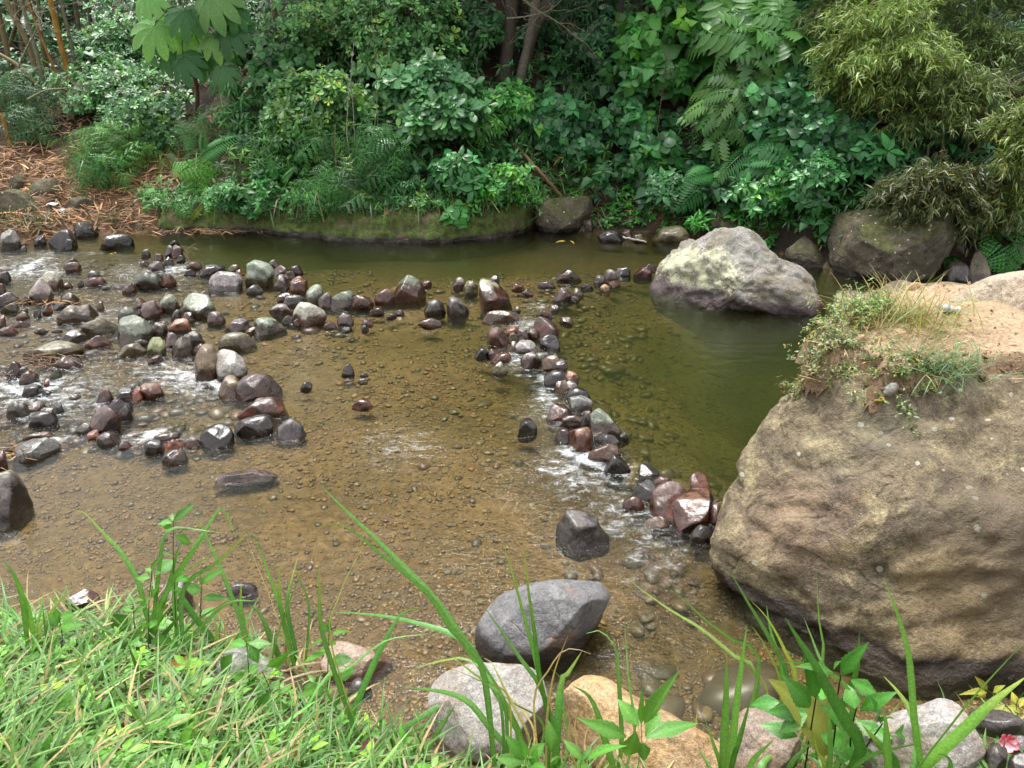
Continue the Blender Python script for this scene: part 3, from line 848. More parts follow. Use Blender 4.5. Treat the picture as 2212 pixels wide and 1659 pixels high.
S('E', 1008, 1203, 1132, 1302, 'black', 'tilted'); S('E', 1090, 1268, 1202, 1332, 'maroon', 'wet'); S('E', 983, 1288, 1117, 1392, 'black', 'round', 'round black stone at dam end'); S('E', 1288, 1248, 1412, 1392, 'maroon', 'tall', 'tall maroon stone by the boulder', angular=.6); S('E', 1073, 1298, 1290, 1512, 'maroon', 'large slanting', 'large slanting maroon stone', angular=.5)
S('E', 1192, 1338, 1397, 1562, 'red', 'large blocky', 'large blocky reddish stone', angular=1.2, darkred=1, fac=8); S('E', 1293, 1533, 1412, 1628, 'black', 'shiny'); S('E', 1383, 1413, 1470, 1545, 'maroon', 'wedged'); S('E', 928, 1378, 1042, 1448, 'red', 'low sunken', None, darkred=1); S('E', 1062, 1488, 1172, 1545, 'brown', 'low washed')
S('E', 572, 1453, 852, 1658, 'black', 'large triangular', 'large triangular dark stone', peak=.35, angular=.9, grey=1); S('E', 370, 958, 472, 1055, 'black', 'low splashed', 'low splashed black stone')
S('E', 553, 258, 667, 337, 'maroon', 'round', 'round maroon stone'); S('E', 530, 353, 592, 392, 'brown', 'small'); S('E', 478, 383, 552, 424, 'maroon', 'wet'); S('E', 590, 418, 662, 462, 'brown', 'flat'); S('E', 640, 298, 702, 337, 'grey', 'small wet'); S('E', 662, 263, 722, 312, 'pale', 'small')
S('E', 573, 163, 702, 222, 'maroon', 'broad glinting', 'broad glinting stone'); S('E', 473, 223, 562, 257, 'purple', 'pointed low'); S('E', 773, 193, 837, 247, 'purple', 'dark'); S('E', 818, 163, 907, 222, 'purple', 'smooth'); S('E', 885, 153, 972, 207, 'black', 'oval', 'black oval stone near the lichen boulder'); S('E', 985, 151, 1087, 217, 'maroon', 'smooth domed', 'smooth domed maroon stone')
S('E', 1028, 130, 1112, 172, 'maroon', 'low'); S('E', 850, 223, 917, 257, 'red', 'flat', None, darkred=1); S('E', 805, 243, 862, 292, 'tan', 'small'); S('E', 703, 238, 775, 272, 'black', 'low'); S('E', 343, 363, 382, 392, 'grey', 'tiny'); S('E', 385, 275, 452, 302, 'maroon', 'low')
# far shore
S('F', 490, 1430, 577, 1512, 'brown', 'small angular'); S('F', 600, 1512, 772, 1580, 'black', 'glossy', 'glossy black stone at far shore'); S('F', 758, 1503, 832, 1557, 'brown', 'dull'); S('F', 828, 1532, 927, 1582, 'olive', 'flat'); S('F', 965, 1478, 1227, 1582, 'olive', 'long flat', 'long flat stone at far shore')
S('G', 1060, 1400, 1232, 1545, 'black', 'wet dark', 'dark wet stone beside the overgrown boulder'); S('G', 1193, 1343, 1332, 1527, 'brown', 'upright', 'upright brown stone at right'); S('G', 1118, 1262, 1192, 1352, 'brown', 'small')
# near shallows
S('K1', 1300, 598, 1462, 672, 'black', 'flat slate like', 'flat slate like stone', grey=1); S('K1', 372, 632, 560, 745, 'maroon', 'half sunken glinting', 'half sunken glinting stone'); S('K1', 890, 572, 1105, 790, 'purple', 'large', 'large purple stone behind weeds')
S('K1', 1180, 960, 1530, 1180, 'grey', 'broad low', None)
S('K2', 383, 1140, 512, 1252, 'grey', 'round', 'round grey stone by the brown slab', smooth=1)
S('A', 430, 250, 500, 280, 'purple', 'little glinting'); S('A', 560, 330, 640, 372, 'grey', 'wet'); S('A', 650, 428, 710, 452, 'grey', 'tiny'); S('A', 1180, 320, 1260, 360, 'black', 'low splashed'); S('A', 130, 490, 200, 545, 'brown', 'rounded')
S('A', 215, 580, 265, 628, 'black', 'little'); S('A', 270, 560, 340, 612, 'maroon', 'little'); S('A', 110, 575, 180, 602, 'grey', 'flat little'); S('A', 80, 655, 190, 690, 'maroon', 'low'); S('A', -20, 690, 110, 738, 'maroon', 'wet low'); S('A', 215, 700, 300, 730, 'grey', 'flat')
S('A', 330, 705, 400, 725, 'grey', 'little flat'); S('A', 340, 535, 430, 580, 'black', 'little wet'); S('A', 100, 590, 190, 640, 'brown', 'little low'); S('A', 270, 1090, 330, 1125, 'black', 'washed'); S('A', 440, 1120, 520, 1160, 'purple', 'washed'); S('A', 860, 770, 950, 800, 'grey', 'tiny')

# visible outlines of the most prominent stones, from the left waterline over the top to the right waterline
OUTL = {
    'large triangular': ('E', [(575, 1575), (600, 1540), (640, 1490), (700, 1465), (745, 1462), (775, 1500), (800, 1560), (845, 1610), (850, 1640)]),
    'big angular two faced': ('A', [(752, 720), (765, 690), (800, 640), (870, 615), (915, 618), (950, 655), (985, 720), (988, 760)]),
    'big glossy': ('A', [(1385, 990), (1385, 900), (1400, 850), (1440, 834), (1490, 840), (1550, 880), (1585, 935), (1588, 980)]),
    'big red brown': ('A', [(1510, 1110), (1520, 1060), (1570, 1010), (1650, 990), (1720, 1000), (1760, 1045), (1795, 1090), (1800, 1120)]),
    'big pale glinting': ('A', [(1340, 410), (1345, 365), (1380, 340), (1450, 334), (1520, 350), (1555, 385), (1558, 420)]),
    'big domed': ('C', [(965, 370), (970, 300), (1010, 258), (1070, 250), (1130, 272), (1175, 320), (1203, 375), (1200, 410)]),
    'big peaked': ('C', [(1580, 420), (1578, 330), (1590, 285), (1630, 276), (1680, 305), (1730, 350), (1775, 400), (1788, 430)]),
    'peaked': ('C', [(1350, 490), (1355, 445), (1385, 402), (1425, 410), (1465, 450), (1495, 490), (1498, 510)]),
    'long leaning': ('E', [(750, 960), (750, 925), (775, 910), (815, 925), (860, 965), (900, 1010), (918, 1045)]),
    'squarish': ('E', [(380, 655), (395, 615), (420, 606), (470, 612), (494, 640), (495, 670)]),
    'big faceted': ('E', [(445, 470), (460, 430), (510, 420), (560, 440), (588, 475), (588, 505)]),
    'large slanting': ('E', [(1075, 1430), (1085, 1365), (1130, 1315), (1190, 1300), (1250, 1310), (1288, 1350), (1290, 1420)]),
    'large blocky': ('E', [(1195, 1450), (1195, 1390), (1240, 1365), (1330, 1340), (1370, 1350), (1395, 1410), (1390, 1490)]),
    'pale faceted': ('E', [(642, 910), (645, 870), (690, 855), (740, 840), (762, 870), (765, 915)]),
    'big grey slab': ('A', [(85, 1520), (95, 1470), (170, 1425), (270, 1405), (330, 1412), (375, 1450), (385, 1480)]),
    'huge dark': ('D', [(-70, 1090), (-50, 1030), (0, 1018), (30, 1030), (52, 1060), (68, 1105), (64, 1120)]),
    'broad flat glinting': ('A', [(1395, 1670), (1420, 1630), (1480, 1608), (1570, 1605), (1640, 1620), (1700, 1655), (1720, 1680)]),
    'big white topped': ('C', [(268, 510), (275, 465), (310, 442), (380, 442), (440, 465), (495, 510), (512, 550), (500, 575)]),
    'big knobbly': ('A', [(1575, 350), (1580, 300), (1620, 268), (1670, 262), (1720, 285), (1760, 330), (1762, 380)]),
    'big rough': ('A', [(1150, 560), (1155, 500), (1190, 478), (1260, 480), (1330, 500), (1380, 540), (1388, 580)]),
    'tall dark': ('A', [(1250, 990), (1252, 900), (1285, 830), (1330, 800), (1370, 820), (1400, 870), (1408, 960)]),
    'big blackish wet': ('A', [(580, 1330), (600, 1270), (650, 1215), (710, 1198), (755, 1225), (775, 1280), (772, 1330)]),
    'wedge shaped': ('A', [(1335, 650), (1345, 610), (1385, 592), (1420, 615), (1448, 652)]),
    'tall': ('E', [(1290, 1330), (1295, 1270), (1330, 1252), (1370, 1275), (1405, 1330), (1410, 1360)]),
    'egg shaped orange brown': ('E', [(642, 1090), (650, 1035), (695, 1010), (740, 1020), (768, 1060), (768, 1095)]),
    'chunky wet': ('A', [(1285, 1440), (1300, 1370), (1330, 1330), (1400, 1318), (1470, 1335), (1500, 1380), (1500, 1425)]),
}


def vis_outline(seed, x0, y0, x1, y1):
    q = STONES[seed - 1000]
    if q[5] not in OUTL or (q[5] in ('tall', 'wedge shaped') and q[4] not in ('maroon', 'purple')): return None
    cr, pts = OUTL[q[5]]
    pts = CROPS[cr](pts)
    xs_ = [p[0] for p in pts]
    if abs((min(xs_) + max(xs_)) / 2 - (x0 + x1) / 2) > 12: return None
    h = y1 - y0
    return pts + [(pts[-1][0] - .02 * h, y1 + .15 * h), (x1 - .03 * (x1 - x0), y1 + .4 * h), (x0 + .03 * (x1 - x0), y1 + .4 * h), (pts[0][0] + .02 * h, y1 + .15 * h)]


# choose words that single each stone out
def direction(dx, dy):
    if abs(dx) > 1.6 * abs(dy): return 'just right of' if dx > 0 else 'just left of'
    if abs(dy) > 1.2 * abs(dx): return 'in front of' if dy > 0 else 'behind'
    return ('front right of' if dy > 0 else 'back right of') if dx > 0 else ('front left of' if dy > 0 else 'back left of')

LM = [((s[0] + s[2]) / 2, (s[1] + s[3]) / 2, s[6]) for s in STONES if s[6]]
LM += [(1590, 590, 'lichen boulder'), (1205, 462, 'mossy boulder below the bamboo pole'), (1740, 545, 'brown boulder behind the lichen boulder')]
used = set()
GROUPNAME = 'river stones'
VARM = {}


def variant(mat, kw):
    key = mat + ''.join(k for k in ('pinkish', 'yellowish', 'darkred', 'dark', 'grey', 'wetall', 'pale', 'speck') if kw.get(k)) + (str(kw['wl']) if 'wl' in kw else '')
    if key == mat: return MAT[mat]
    if key not in VARM:
        wl = kw.get('wl', .10)
        if kw.get('pinkish'): VARM[key] = stone_mat('pinkish_stone', (.36, .21, .16), (.16, .08, .055), .06, (.3, .16), pale=(.46, .32, .26))
        elif kw.get('yellowish'): VARM[key] = stone_mat('yellowish_stone', (.36, .36, .18), (.10, .09, .045), .06, (.4, .2), pale=(.50, .50, .32))
        elif kw.get('darkred'): VARM[key] = stone_mat('dark_red_stone', (.17, .085, .055), (.075, .026, .015), .12, (.26, .13), pale=(.26, .16, .11))
        elif kw.get('dark'): VARM[key] = stone_mat('dark_green_stone', (.060, .066, .050), (.024, .02, .014), .06, (.24, .13))
        elif kw.get('grey'): VARM[key] = stone_mat('dark_grey_stone', (.11, .10, .10), (.045, .036, .034), .12, (.3, .14), pale=(.19, .18, .18))
        elif kw.get('wetall'): VARM[key] = stone_mat('glossy_grey_stone', (.24, .23, .225), (.06, .048, .044), .05, (.2, .12), pale=(.34, .33, .32))
        elif kw.get('pale'): VARM[key] = stone_mat('pale_purple_stone', (.32, .27, .27), (.09, .06, .055), .05, (.22, .12), pale=(.42, .38, .38))
        elif kw.get('speck'): VARM[key] = stone_mat('speckled_dark_stone', (.13, .12, .11), (.03, .022, .02), .2, (.4, .16), pale=(.24, .24, .21))
        elif mat == 'green': VARM[key] = stone_mat('green_top_stone', (.17, .20, .155), (.075, .034, .022), wl, (.3, .13), pale=(.28, .32, .25))
        else: VARM[key] = stone_mat('pale_top_stone', (.33, .32, .22), (.085, .036, .022), wl, (.32, .13), pale=(.42, .41, .32))
    return VARM[key]


for q, (x0, y0, x1, y1, mat, word, lm, kw) in enumerate(STONES):
    seed = 1000 + q
    big = max(x1 - x0, y1 - y0)
    smooth = kw.get('smooth')
    out = vis_outline(seed, x0, y0, x1, y1) or auto_outline(x0, y0, x1, y1, seed, .42, 0.2 if smooth else kw.get('angular', .55), kw.get('peak', 0))
    xc = (x0 + x1) / 2
    z0 = 0.0
    g = T(xc, y1)
    if g[2] > .03: z0 = float(g[2])
    thick = .8 if (y1 - y0) > .5 * (x1 - x0) else .62
    s = place_rock(out, y1, z0, thick, seed, boxy=kw.get('boxy', .85))
    K, M = (84, 40) if big > 70 else (56, 26)
    v, f, ctr, rad = rock_mesh(out, s, thick, seed, rough=kw.get('rough', .03 if smooth else .06), facets=2 if smooth else kw.get('fac', int(4 + seed % 6)) + 2, K=K, M=M, boxy=kw.get('boxy', .85), cut=(.58, .9) if kw.get('angular', .55) > .75 or seed % 3 == 0 else (.7, .95), fdir=None)
    bx = norm(np.cross(norm(ctr - CAM), [0, 0, 1.0])); by = np.cross(bx, norm(ctr - CAM))
    for _ in range(2):
        vis = v[:, 2] > z0
        X_, Y_ = project(v[vis])
        kx = (x1 - x0) / np.ptp(X_); q_ = v - ctr
        wl = W(xc, y1, z0); hgt = (y1 - Y_.min()) or 1
        ky = np.clip((y1 - y0) / hgt, .7, 1.6)
        u_ = q_ @ bx; w_ = q_ @ by; w0 = (wl - ctr) @ by
        v = v + bx * (u_ * (kx - 1))[:, None] + by * ((w_ - w0) * (ky - 1))[:, None]
        X_, _ = project(v[v[:, 2] > z0]); v = v + bx * ((xc - (X_.min() + X_.max()) / 2) * s / F)
    mb = MB(); mb.add(v, f)
    name = 'boulder' if big > 95 and s * big / F > .45 else 'river_stone'
    o = mb.build(name, variant(mat, kw), origin=(ctr[0], ctr[1], z0))
    colw = COLWORD[mat]
    words_ = word.split()
    base = ' '.join(words_ if any(w in colw.split() or w in ('grey', 'green', 'black', 'brown', 'red', 'reddish', 'pinkish', 'orange', 'pale', 'white', 'dark', 'yellowish', 'blackish') for w in words_) else words_ + [colw])
    if 'stone' not in base and 'slab' not in base: base += ' stone'
    if lm:
        lab = lm if base.split()[0] in lm and len(lm.split()) >= len(base.split()) else lm
        cand = [lm if len(lm.split()) >= 4 else lm + ' in the stream']
        near = sorted(LM, key=lambda l: math.hypot(l[0] - xc, l[1] - (y0 + y1) / 2))[1:4]
        cand = [lm + ', ' + direction(xc - l[0], (y0 + y1) / 2 - l[1]) + ' ' + l[2] for l in near] if len(lm.split()) < 5 else cand
    else:
        near = sorted(LM, key=lambda l: math.hypot(l[0] - xc, l[1] - (y0 + y1) / 2))[:4]
        d1 = [direction(xc - l[0], (y0 + y1) / 2 - l[1]) + ' ' + l[2] for l in near]
        cand = [base + ' ' + d for d in d1[:2]] + [base + ' ' + d1[0] + ' and ' + d1[1]] + [base + ' ' + d for d in d1[2:]]
    for lab in cand:
        if lab not in used and len(lab.split()) <= 16: break
    used.add(lab)
    tag(o, lab, 'boulder' if name == 'boulder' else 'stone', GROUPNAME)
# ------------------------------------------------------------------ large boulders
def big_mat(name,  c0, c1, c2, wetc, wl, lichen=None, lich_amt=.55, moss=None, rough=.75, scale=1.6, spots=True, extra=None, bump=.7, redd=None, mb=0.0):
    m, nt = newmat(name); N = NT(nt)
    tc = N.n('TexCoord').outputs['Object']
    geo = N.n('NewGeometry')
    a = N.noise(tc, scale, 8, .62, .6); b = N.noise(tc, scale * 3.3, 8, .65, .4); e = N.noise(tc, scale * 26, 6, .7); g = N.noise(tc, scale * 90, 3, .6)
    c = N.mix(N.rng(a, .40, .58), c0, c1)
    c = N.mix(N.rng(b, .45, .68), c, c2)
    c = N.mix(1.0, c, N.ramp(e, (.3, .5), (.7, 1.45)), 'MULTIPLY')
    cr = N.noise(tc, scale * .8, 4, .5, .3)
    cr = N.math('ABSOLUTE', N.math('SUBTRACT', cr, .5))
    crk = N.rng(cr, .0, .022)
    c = N.mix(1.0, c, N.ramp(crk, (0, .85), (1, 1.0)), 'MULTIPLY')
    c = N.mix(1.0, c, N.ramp(g, (.3, .6), (.7, 1.4)), 'MULTIPLY')
    if moss:
        gz = N.n('SeparateXYZ'); N.l(geo.outputs['Normal'], gz.inputs[0])
        k = N.math('MULTIPLY', N.rng(N.math('ADD', gz.outputs[2], N.math('MULTIPLY', b, .6)), .35 - mb, .95 - mb), N.rng(N.noise(tc, scale * 2.2, 8, .7), .38 - mb * .1, .58 - mb * .1))
        c = N.mix(k, c, N.mix(N.rng(N.noise(tc, scale * 7, 7, .7), .36, .64), tuple(q * .45 for q in moss), tuple(q * 1.25 for q in moss)))
    if lichen:
        at = N.n('SeparateColor'); N.l(N.n('Attribute', attribute_name='col').outputs['Color'], at.inputs[0])
        ln = N.math('ADD', N.math('MULTIPLY', N.noise(tc, scale * 5, 9, .75), .7), N.math('MULTIPLY', N.noise(tc, scale * 24, 5, .7), .3))
        k = N.rng(N.math('ADD', ln, N.math('MULTIPLY', N.math('SUBTRACT', at.outputs[0], 1.0), .35)), .44, .52)
        c = N.mix(N.math('MULTIPLY', k, lich_amt), c, lichen)
    if spots:
        vo = N.n('TexVoronoi', i_Scale=scale * 5.5, i_Randomness=1.0); N.l(tc, vo.inputs['Vector'])
        wv = N.math('ADD', vo.outputs['Distance'], N.math('MULTIPLY', b, .06))
        sel = N.n('SeparateColor'); N.l(vo.outputs['Color'], sel.inputs[0])
        k = N.math('MULTIPLY', N.rng(wv, .17, .20, 1, 0), N.rng(sel.outputs[0], .62, .64))
        c = N.mix(N.math('MULTIPLY', k, .8), c, (.56, .56, .46))
        vo = N.n('TexVoronoi', i_Scale=scale * 16, i_Randomness=1.0); N.l(tc, vo.inputs['Vector'])
        sel = N.n('SeparateColor'); N.l(vo.outputs['Color'], sel.inputs[0])
        k = N.math('MULTIPLY', N.rng(N.math('ADD', vo.outputs['Distance'], N.math('MULTIPLY', e, .12)), .2, .25, 1, 0), N.rng(sel.outputs[1], .8, .82))
        c = N.mix(N.math('MULTIPLY', k, .55), c, (.42, .42, .32))
    if extra:
        c = extra(N, tc, c, b, e)
    pz = N.n('SeparateXYZ'); N.l(geo.outputs['Position'], pz.inputs[0])
    lv = N.math('ADD', pz.outputs[2], N.math('MULTIPLY', N.math('SUBTRACT', b, .5), wl * 1.5))
    wf = N.rng(lv, wl * .6, wl * 1.25, 1, 0)
    wc = N.mix(N.rng(a, .4, .6), tuple(q * .7 for q in wetc), tuple(q * 1.3 for q in wetc))
    if redd:
        px_ = N.n('SeparateXYZ'); N.l(tc, px_.inputs[0])
        wc = N.mix(N.rng(px_.outputs[0], redd[0], redd[1]), wc, redd[2])
    c = N.mix(wf, c, wc)
    ro = N.mix(wf, rough, .2)
    h = N.math('ADD', N.math('ADD', N.math('ADD', N.math('MULTIPLY', crk, .22), N.math('MULTIPLY', b, 1.2)), N.math('MULTIPLY', e, .45)), N.math('MULTIPLY', g, .14))
    N.out(N.pbr(c, ro, N.bump(h, bump, .05), Specular_IOR_Level=.4))
    return m


def boulder(name, outline, y1, z0, thick, seed, mat, label, cat='boulder', group='large boulders', K=170, M=90, s=None, attr=None, **kw):
    if s is None:
        s = place_rock(outline, y1, z0, thick, seed)
    kw.setdefault('fdir', 1)
    v, f, ctr, rad = rock_mesh(outline, s, thick, seed, K=K, M=M, **kw)
    mb = MB(); col = np.ones((len(v), 3)) if attr is None else attr(v, ctr, rad)
    mb.add(v, f, col)
    o = mb.build(name, mat, origin=(ctr[0], ctr[1], z0))
    return tag(o, label, cat, group), s


# --- the pale lichen boulder standing in the pool
LICH = [(1403, 600), (1412, 575), (1432, 548), (1452, 527), (1480, 506), (1500, 512), (1520, 508), (1548, 492), (1580, 486), (1608, 476), (1640, 484), (1668, 508), (1695, 545), (1735, 580), (1758, 605), (1772, 640), (1786, 664),
        (1790, 700), (1770, 745), (1700, 775), (1600, 765), (1500, 725), (1430, 680), (1400, 640)]


def lich_attr(v, ctr, rad):
    x, y = project(v)
    k = np.exp(-(((x - 1505) / 110) ** 2 + ((y - 575) / 62) ** 2)) * 1.1 + .35 * np.exp(-(((x - 1600) / 60) ** 2 + ((y - 620) / 30) ** 2)) + .22
    front = sstep(.3, -.3, (v - ctr) @ FWD / rad)
    return np.stack([np.clip(k, 0, 1)] * 3, 1)


lich_mat = big_mat('lichen_rock', (.27, .26, .225), (.19, .165, .12), (.31, .30, .29), (.10, .075, .075), .17, lichen=(.55, .56, .37), lich_amt=.9, rough=.6, scale=1.7, spots=False, bump=.8, redd=(.65, 1.0, (.09, .026, .018)))
boulder('boulder', LICH, 676, 0, .85, 21, lich_mat, 'big pale peaked boulder crusted with yellowish lichen standing in the green pool', attr=lich_attr, rough=.045, facets=10, cut=(.72, .92), boxy=.9, noise=2.6, ridge=.09, fdir=1)

moss_mat = big_mat('mossy_rock', (.115, .080, .048), (.085, .064, .036), (.15, .11, .07), (.030, .022, .014), .07, moss=(.075, .11, .018), rough=.8, scale=1.5, spots=False, mb=.5)
mossy2 = big_mat('mossy_grey_rock', (.12, .10, .070), (.085, .07, .048), (.17, .15, .11), (.035, .028, .022), .08, moss=(.075, .085, .020), rough=.75, scale=1.9)
# mossy ledge at the far shore
def ledge(label, px0, px1, fwd_, hgt, seed):
    """a low rock shelf following the far shoreline between two photo columns"""
    xa, xb = W(px0, 505)[0], W(px1, 500)[0]
    nu, prof = 220, crom(np.array([(.22, -.45), (.20, -.15), (.17, .02), (.12, .16), (0, .34), (-.25, .48), (-.7, .56), (-1.3, .50), (-1.8, .2)]), 46)
    x = np.linspace(xa, xb, nu); end = np.minimum(1, np.minimum(np.linspace(0, 1, nu), np.linspace(1, 0, nu)) / .07) ** .5
    off = fwd_ + .10 * pnoise(np.stack([x * 1.1 + seed, x * 0, x * 0], 1)); hh = hgt * (1 + .25 * pnoise(np.stack([x * .8, x * 0 + seed, x * 0], 1)))
    g0 = np.stack([x[:, None] + 0 * prof[None, :, 0], (yfar(x) - off * end)[:, None] - (prof[None, :, 0] - .22) * 1.0 - .22 * end[:, None], np.where(prof[None, :, 1] > 0, prof[None, :, 1] * (hh * end)[:, None], prof[None, :, 1])], -1)
    v = g0.reshape(-1, 3); p = v * 1.0
    n = .07 * fbm(p * 1.6 + seed, 5, 3) - .07 * np.maximum(fbm(p * np.array([1, 1.6, 2.4]) + seed, 4, 5, .55, True) - .8, 0) + .02 * fbm(p * 7, 3, 9)
    v = v + n[:, None] * np.array([0, -.8, .55])
    mb = MB(); mb.add(v, grid_faces(len(prof), nu)[:, ::-1])
    o = mb.build('boulder', moss_mat, origin=(float((xa + xb) / 2), float(yfar((xa + xb) / 2)), 0)); tag(o, label, 'boulder', 'large boulders')


ledge('long brown rock ledge with green moss sloping into the far pool', 690, 1165, .16, 1.0, 3)
ledge('low mossy rock ledge left of the long ledge, topped by ferns', 318, 770, .0, .85, 8)
boulder('boulder', cF([(190, 1420), (205, 1350), (260, 1310), (380, 1285), (500, 1275), (560, 1300), (560, 1400), (500, 1470), (480, 1540), (400, 1610), (280, 1600), (205, 1530)]), 500, 0, .8, 33, mossy2,
        'rounded mossy brown boulder at the foot of the leaning bamboo pole', rough=.05, facets=4)
boulder('boulder', cF([(1345, 1450), (1370, 1400), (1430, 1375), (1500, 1385), (1530, 1450), (1540, 1560), (1450, 1600), (1350, 1560)]), 508, float(T(1565, 508)[2]), .8, 34, mossy2,
        'brown boulder on the bank behind the top of the lichen boulder', rough=.05)
boulder('boulder', cG([(228, 1340), (260, 1290), (310, 1258), (370, 1290), (430, 1350), (462, 1400), (465, 1460), (400, 1520), (300, 1500), (240, 1420)]), 577, 0, .8, 35, mossy2,
        'pointed brown green boulder between the lichen boulder and the overgrown boulder', rough=.05, facets=6)
boulder('boulder', cG([(447, 1200), (470, 1140), (560, 1100), (700, 1080), (900, 1085), (1080, 1110), (1135, 1200), (1120, 1330), (1060, 1460), (990, 1560), (880, 1620), (700, 1600), (560, 1560), (480, 1480), (455, 1350)]), 608, 0, .75, 36, mossy2,
        'big overgrown dark boulder with moss and white lichen spots at far right shore', rough=.06, facets=8, cut=(.7, .92), ridge=.05)
boulder('boulder', cH([(-120, 1330), (-40, 1260), (40, 1235), (150, 1250), (240, 1310), (330, 1380), (400, 1430), (380, 1500), (200, 1560), (0, 1560), (-120, 1480)]), 478, float(T(60, 478)[2]), .7, 37, mossy2,
        'big olive mossy boulder on the brown leaf litter at left edge', rough=.05)
boulder('boulder', cH([(185, 1240), (230, 1185), (330, 1165), (430, 1190), (472, 1260), (460, 1340), (380, 1390), (250, 1370)]), 441, float(T(108, 441)[2]), .75, 38, mossy2,
        'mossy boulder with pale patches amid the brown litter, behind the olive boulder', rough=.05)
boulder('boulder', cH([(55, 1190), (80, 1155), (115, 1148), (150, 1165), (170, 1205), (150, 1250), (80, 1240)]), 400, float(T(36, 400)[2]), .8, 39, mossy2, 'small pale spotted boulder, highest on the brown litter', K=90, M=44)
boulder('boulder', cH([(438, 1340), (470, 1300), (530, 1285), (600, 1300), (620, 1345), (580, 1420), (470, 1420)]), 456, float(T(174, 456)[2]), .7, 40, mossy2, 'low brown boulder half buried in litter, right of the mossy boulders', K=90, M=44)
boulder('boulder', cH([(385, 1440), (420, 1410), (480, 1403), (540, 1440), (560, 1500), (440, 1510)]), 479, float(T(150, 479)[2]), .7, 41, mossy2, 'flat tan boulder on the litter just above the black wet stones', K=90, M=44)

# --- near rocks
grey_mat = big_mat('grey_rock', (.145, .145, .15), (.205, .20, .20), (.11, .105, .105), (.05, .042, .04), .10, rough=.5, scale=2.2, spots=False, bump=.45,
                   extra=lambda N, tc, c, b, e: N.mix(N.math('MULTIPLY', N.rng(N.noise(tc, 2.1, 3, .5), .56, .62), .55), c, (.20, .10, .065)))
slab_mat = big_mat('pale_slab_rock', (.30, .27, .24), (.34, .325, .31), (.24, .19, .14), (.16, .12, .09), .03, rough=.42, scale=1.5, spots=False, bump=.3)
tan_mat = big_mat('tan_rock', (.42, .27, .13), (.34, .22, .12), (.46, .33, .20), (.2, .12, .06), .04, rough=.42, scale=1.8, spots=False, bump=.45)
pink_mat = big_mat('pinkish_rock', (.30, .21, .15), (.34, .27, .22), (.26, .20, .17), (.15, .09, .06), .03, rough=.36, scale=1.8, spots=False, bump=.35)
boulder('boulder', cK3([(-10, 700), (30, 580), (160, 430), (330, 352), (560, 320), (760, 332), (870, 355), (930, 430), (925, 515), (895, 620), (860, 720), (800, 800), (740, 900), (620, 1000), (420, 1060), (200, 1030), (60, 960), (0, 830)]), 1440, 0, .8, 51, grey_mat,
        'big speckled grey boulder with a rusty patch standing in the near stream', rough=.04, facets=8, cut=(.7, .92), boxy=.75, group='near boulders')
boulder('boulder', cK2([(830, 1260), (860, 1170), (960, 1100), (1130, 1062), (1300, 1062), (1430, 1090), (1510, 1180), (1540, 1330), (1490, 1500), (1400, 1600), (1200, 1660), (1000, 1640), (900, 1560), (850, 1420)]), 1640, 0.0, .55, 52, slab_mat,
        'large smooth pale grey slab in front of the speckled grey boulder', rough=.035, facets=6, cut=(.7, .92), boxy=.75, group='near boulders', s=4.3)
boulder('boulder', cK3([(600, 1180), (650, 1080), (760, 1005), (900, 1012), (1050, 1105), (1250, 1225), (1480, 1310), (1680, 1440), (1800, 1570), (1850, 1720), (1700, 1850), (1300, 1850), (950, 1800), (760, 1600), (640, 1380)]), 1658, 0, .55, 53, tan_mat,
        'long tan orange boulder between the pale slab and pinkish rocks', rough=.05, facets=5, cut=(.76, .93), group='near boulders', s=4.2)
boulder('boulder', cM([(205, 1120), (240, 1040), (320, 1005), (440, 1015), (540, 1060), (640, 1180), (700, 1350), (640, 1520), (400, 1560), (240, 1480), (200, 1300)]), 1659, 0.05, .6, 54, pink_mat,
        'pinkish brown rock behind the glossy serrated weed at the bottom', rough=.04, facets=5, group='near boulders', s=4.15)
boulder('boulder', cM([(1120, 1180), (1290, 1045), (1480, 985), (1640, 932), (1730, 940), (1810, 1000), (1890, 1110), (1945, 1250), (1930, 1400), (1800, 1520), (1450, 1560), (1200, 1520), (1100, 1350)]), 1659, 0.05, .6, 55, slab_mat,
        'wet grey rock below the huge brown boulder, right of the glossy weed', rough=.05, facets=6, group='near boulders', s=4.15)
black_mat = MAT['black']
for o_, y_, s_, lab in [(cM([(1835, 1050), (1900, 1010), (2050, 1020), (2190, 1080), (2240, 1180), (2100, 1220), (1900, 1180)]), 1590, 4.35, 'black wet stone right of the wet grey rock, under the yellowish plant'),
                        (cM([(1945, 1330), (1980, 1260), (2050, 1245), (2095, 1300), (2090, 1400), (2040, 1480), (1960, 1460)]), 1659, 4.15, 'small round black stone left of the pink flower'),
                        (cM([(2075, 1260), (2110, 1205), (2200, 1190), (2290, 1250), (2270, 1330), (2130, 1330)]), 1620, 4.25, 'dark stone behind the pink flower at right edge'),
                        (cM([(2100, 1420), (2130, 1330), (2210, 1310), (2300, 1360), (2300, 1480), (2150, 1500)]), 1659, 4.1, 'small grey stone below the pink flower in the corner')]:
    boulder('river_stone', o_, y_, 0.03, .8, int(s_ * 100) + len(lab), black_mat, lab, cat='stone', K=70, M=34, rough=.04, s=s_, group=GROUPNAME)
boulder('boulder', cK2([(225, 1100), (262, 990), (310, 935), (400, 942), (520, 985), (632, 1008), (645, 1045), (600, 1120), (560, 1185), (440, 1200), (300, 1180)]), 1462, 0.0, .6, 56, pink_mat,
        'flat brown slab at the water edge right of the weeds', rough=.04, facets=6, cut=(.7, .9), group='near boulders')

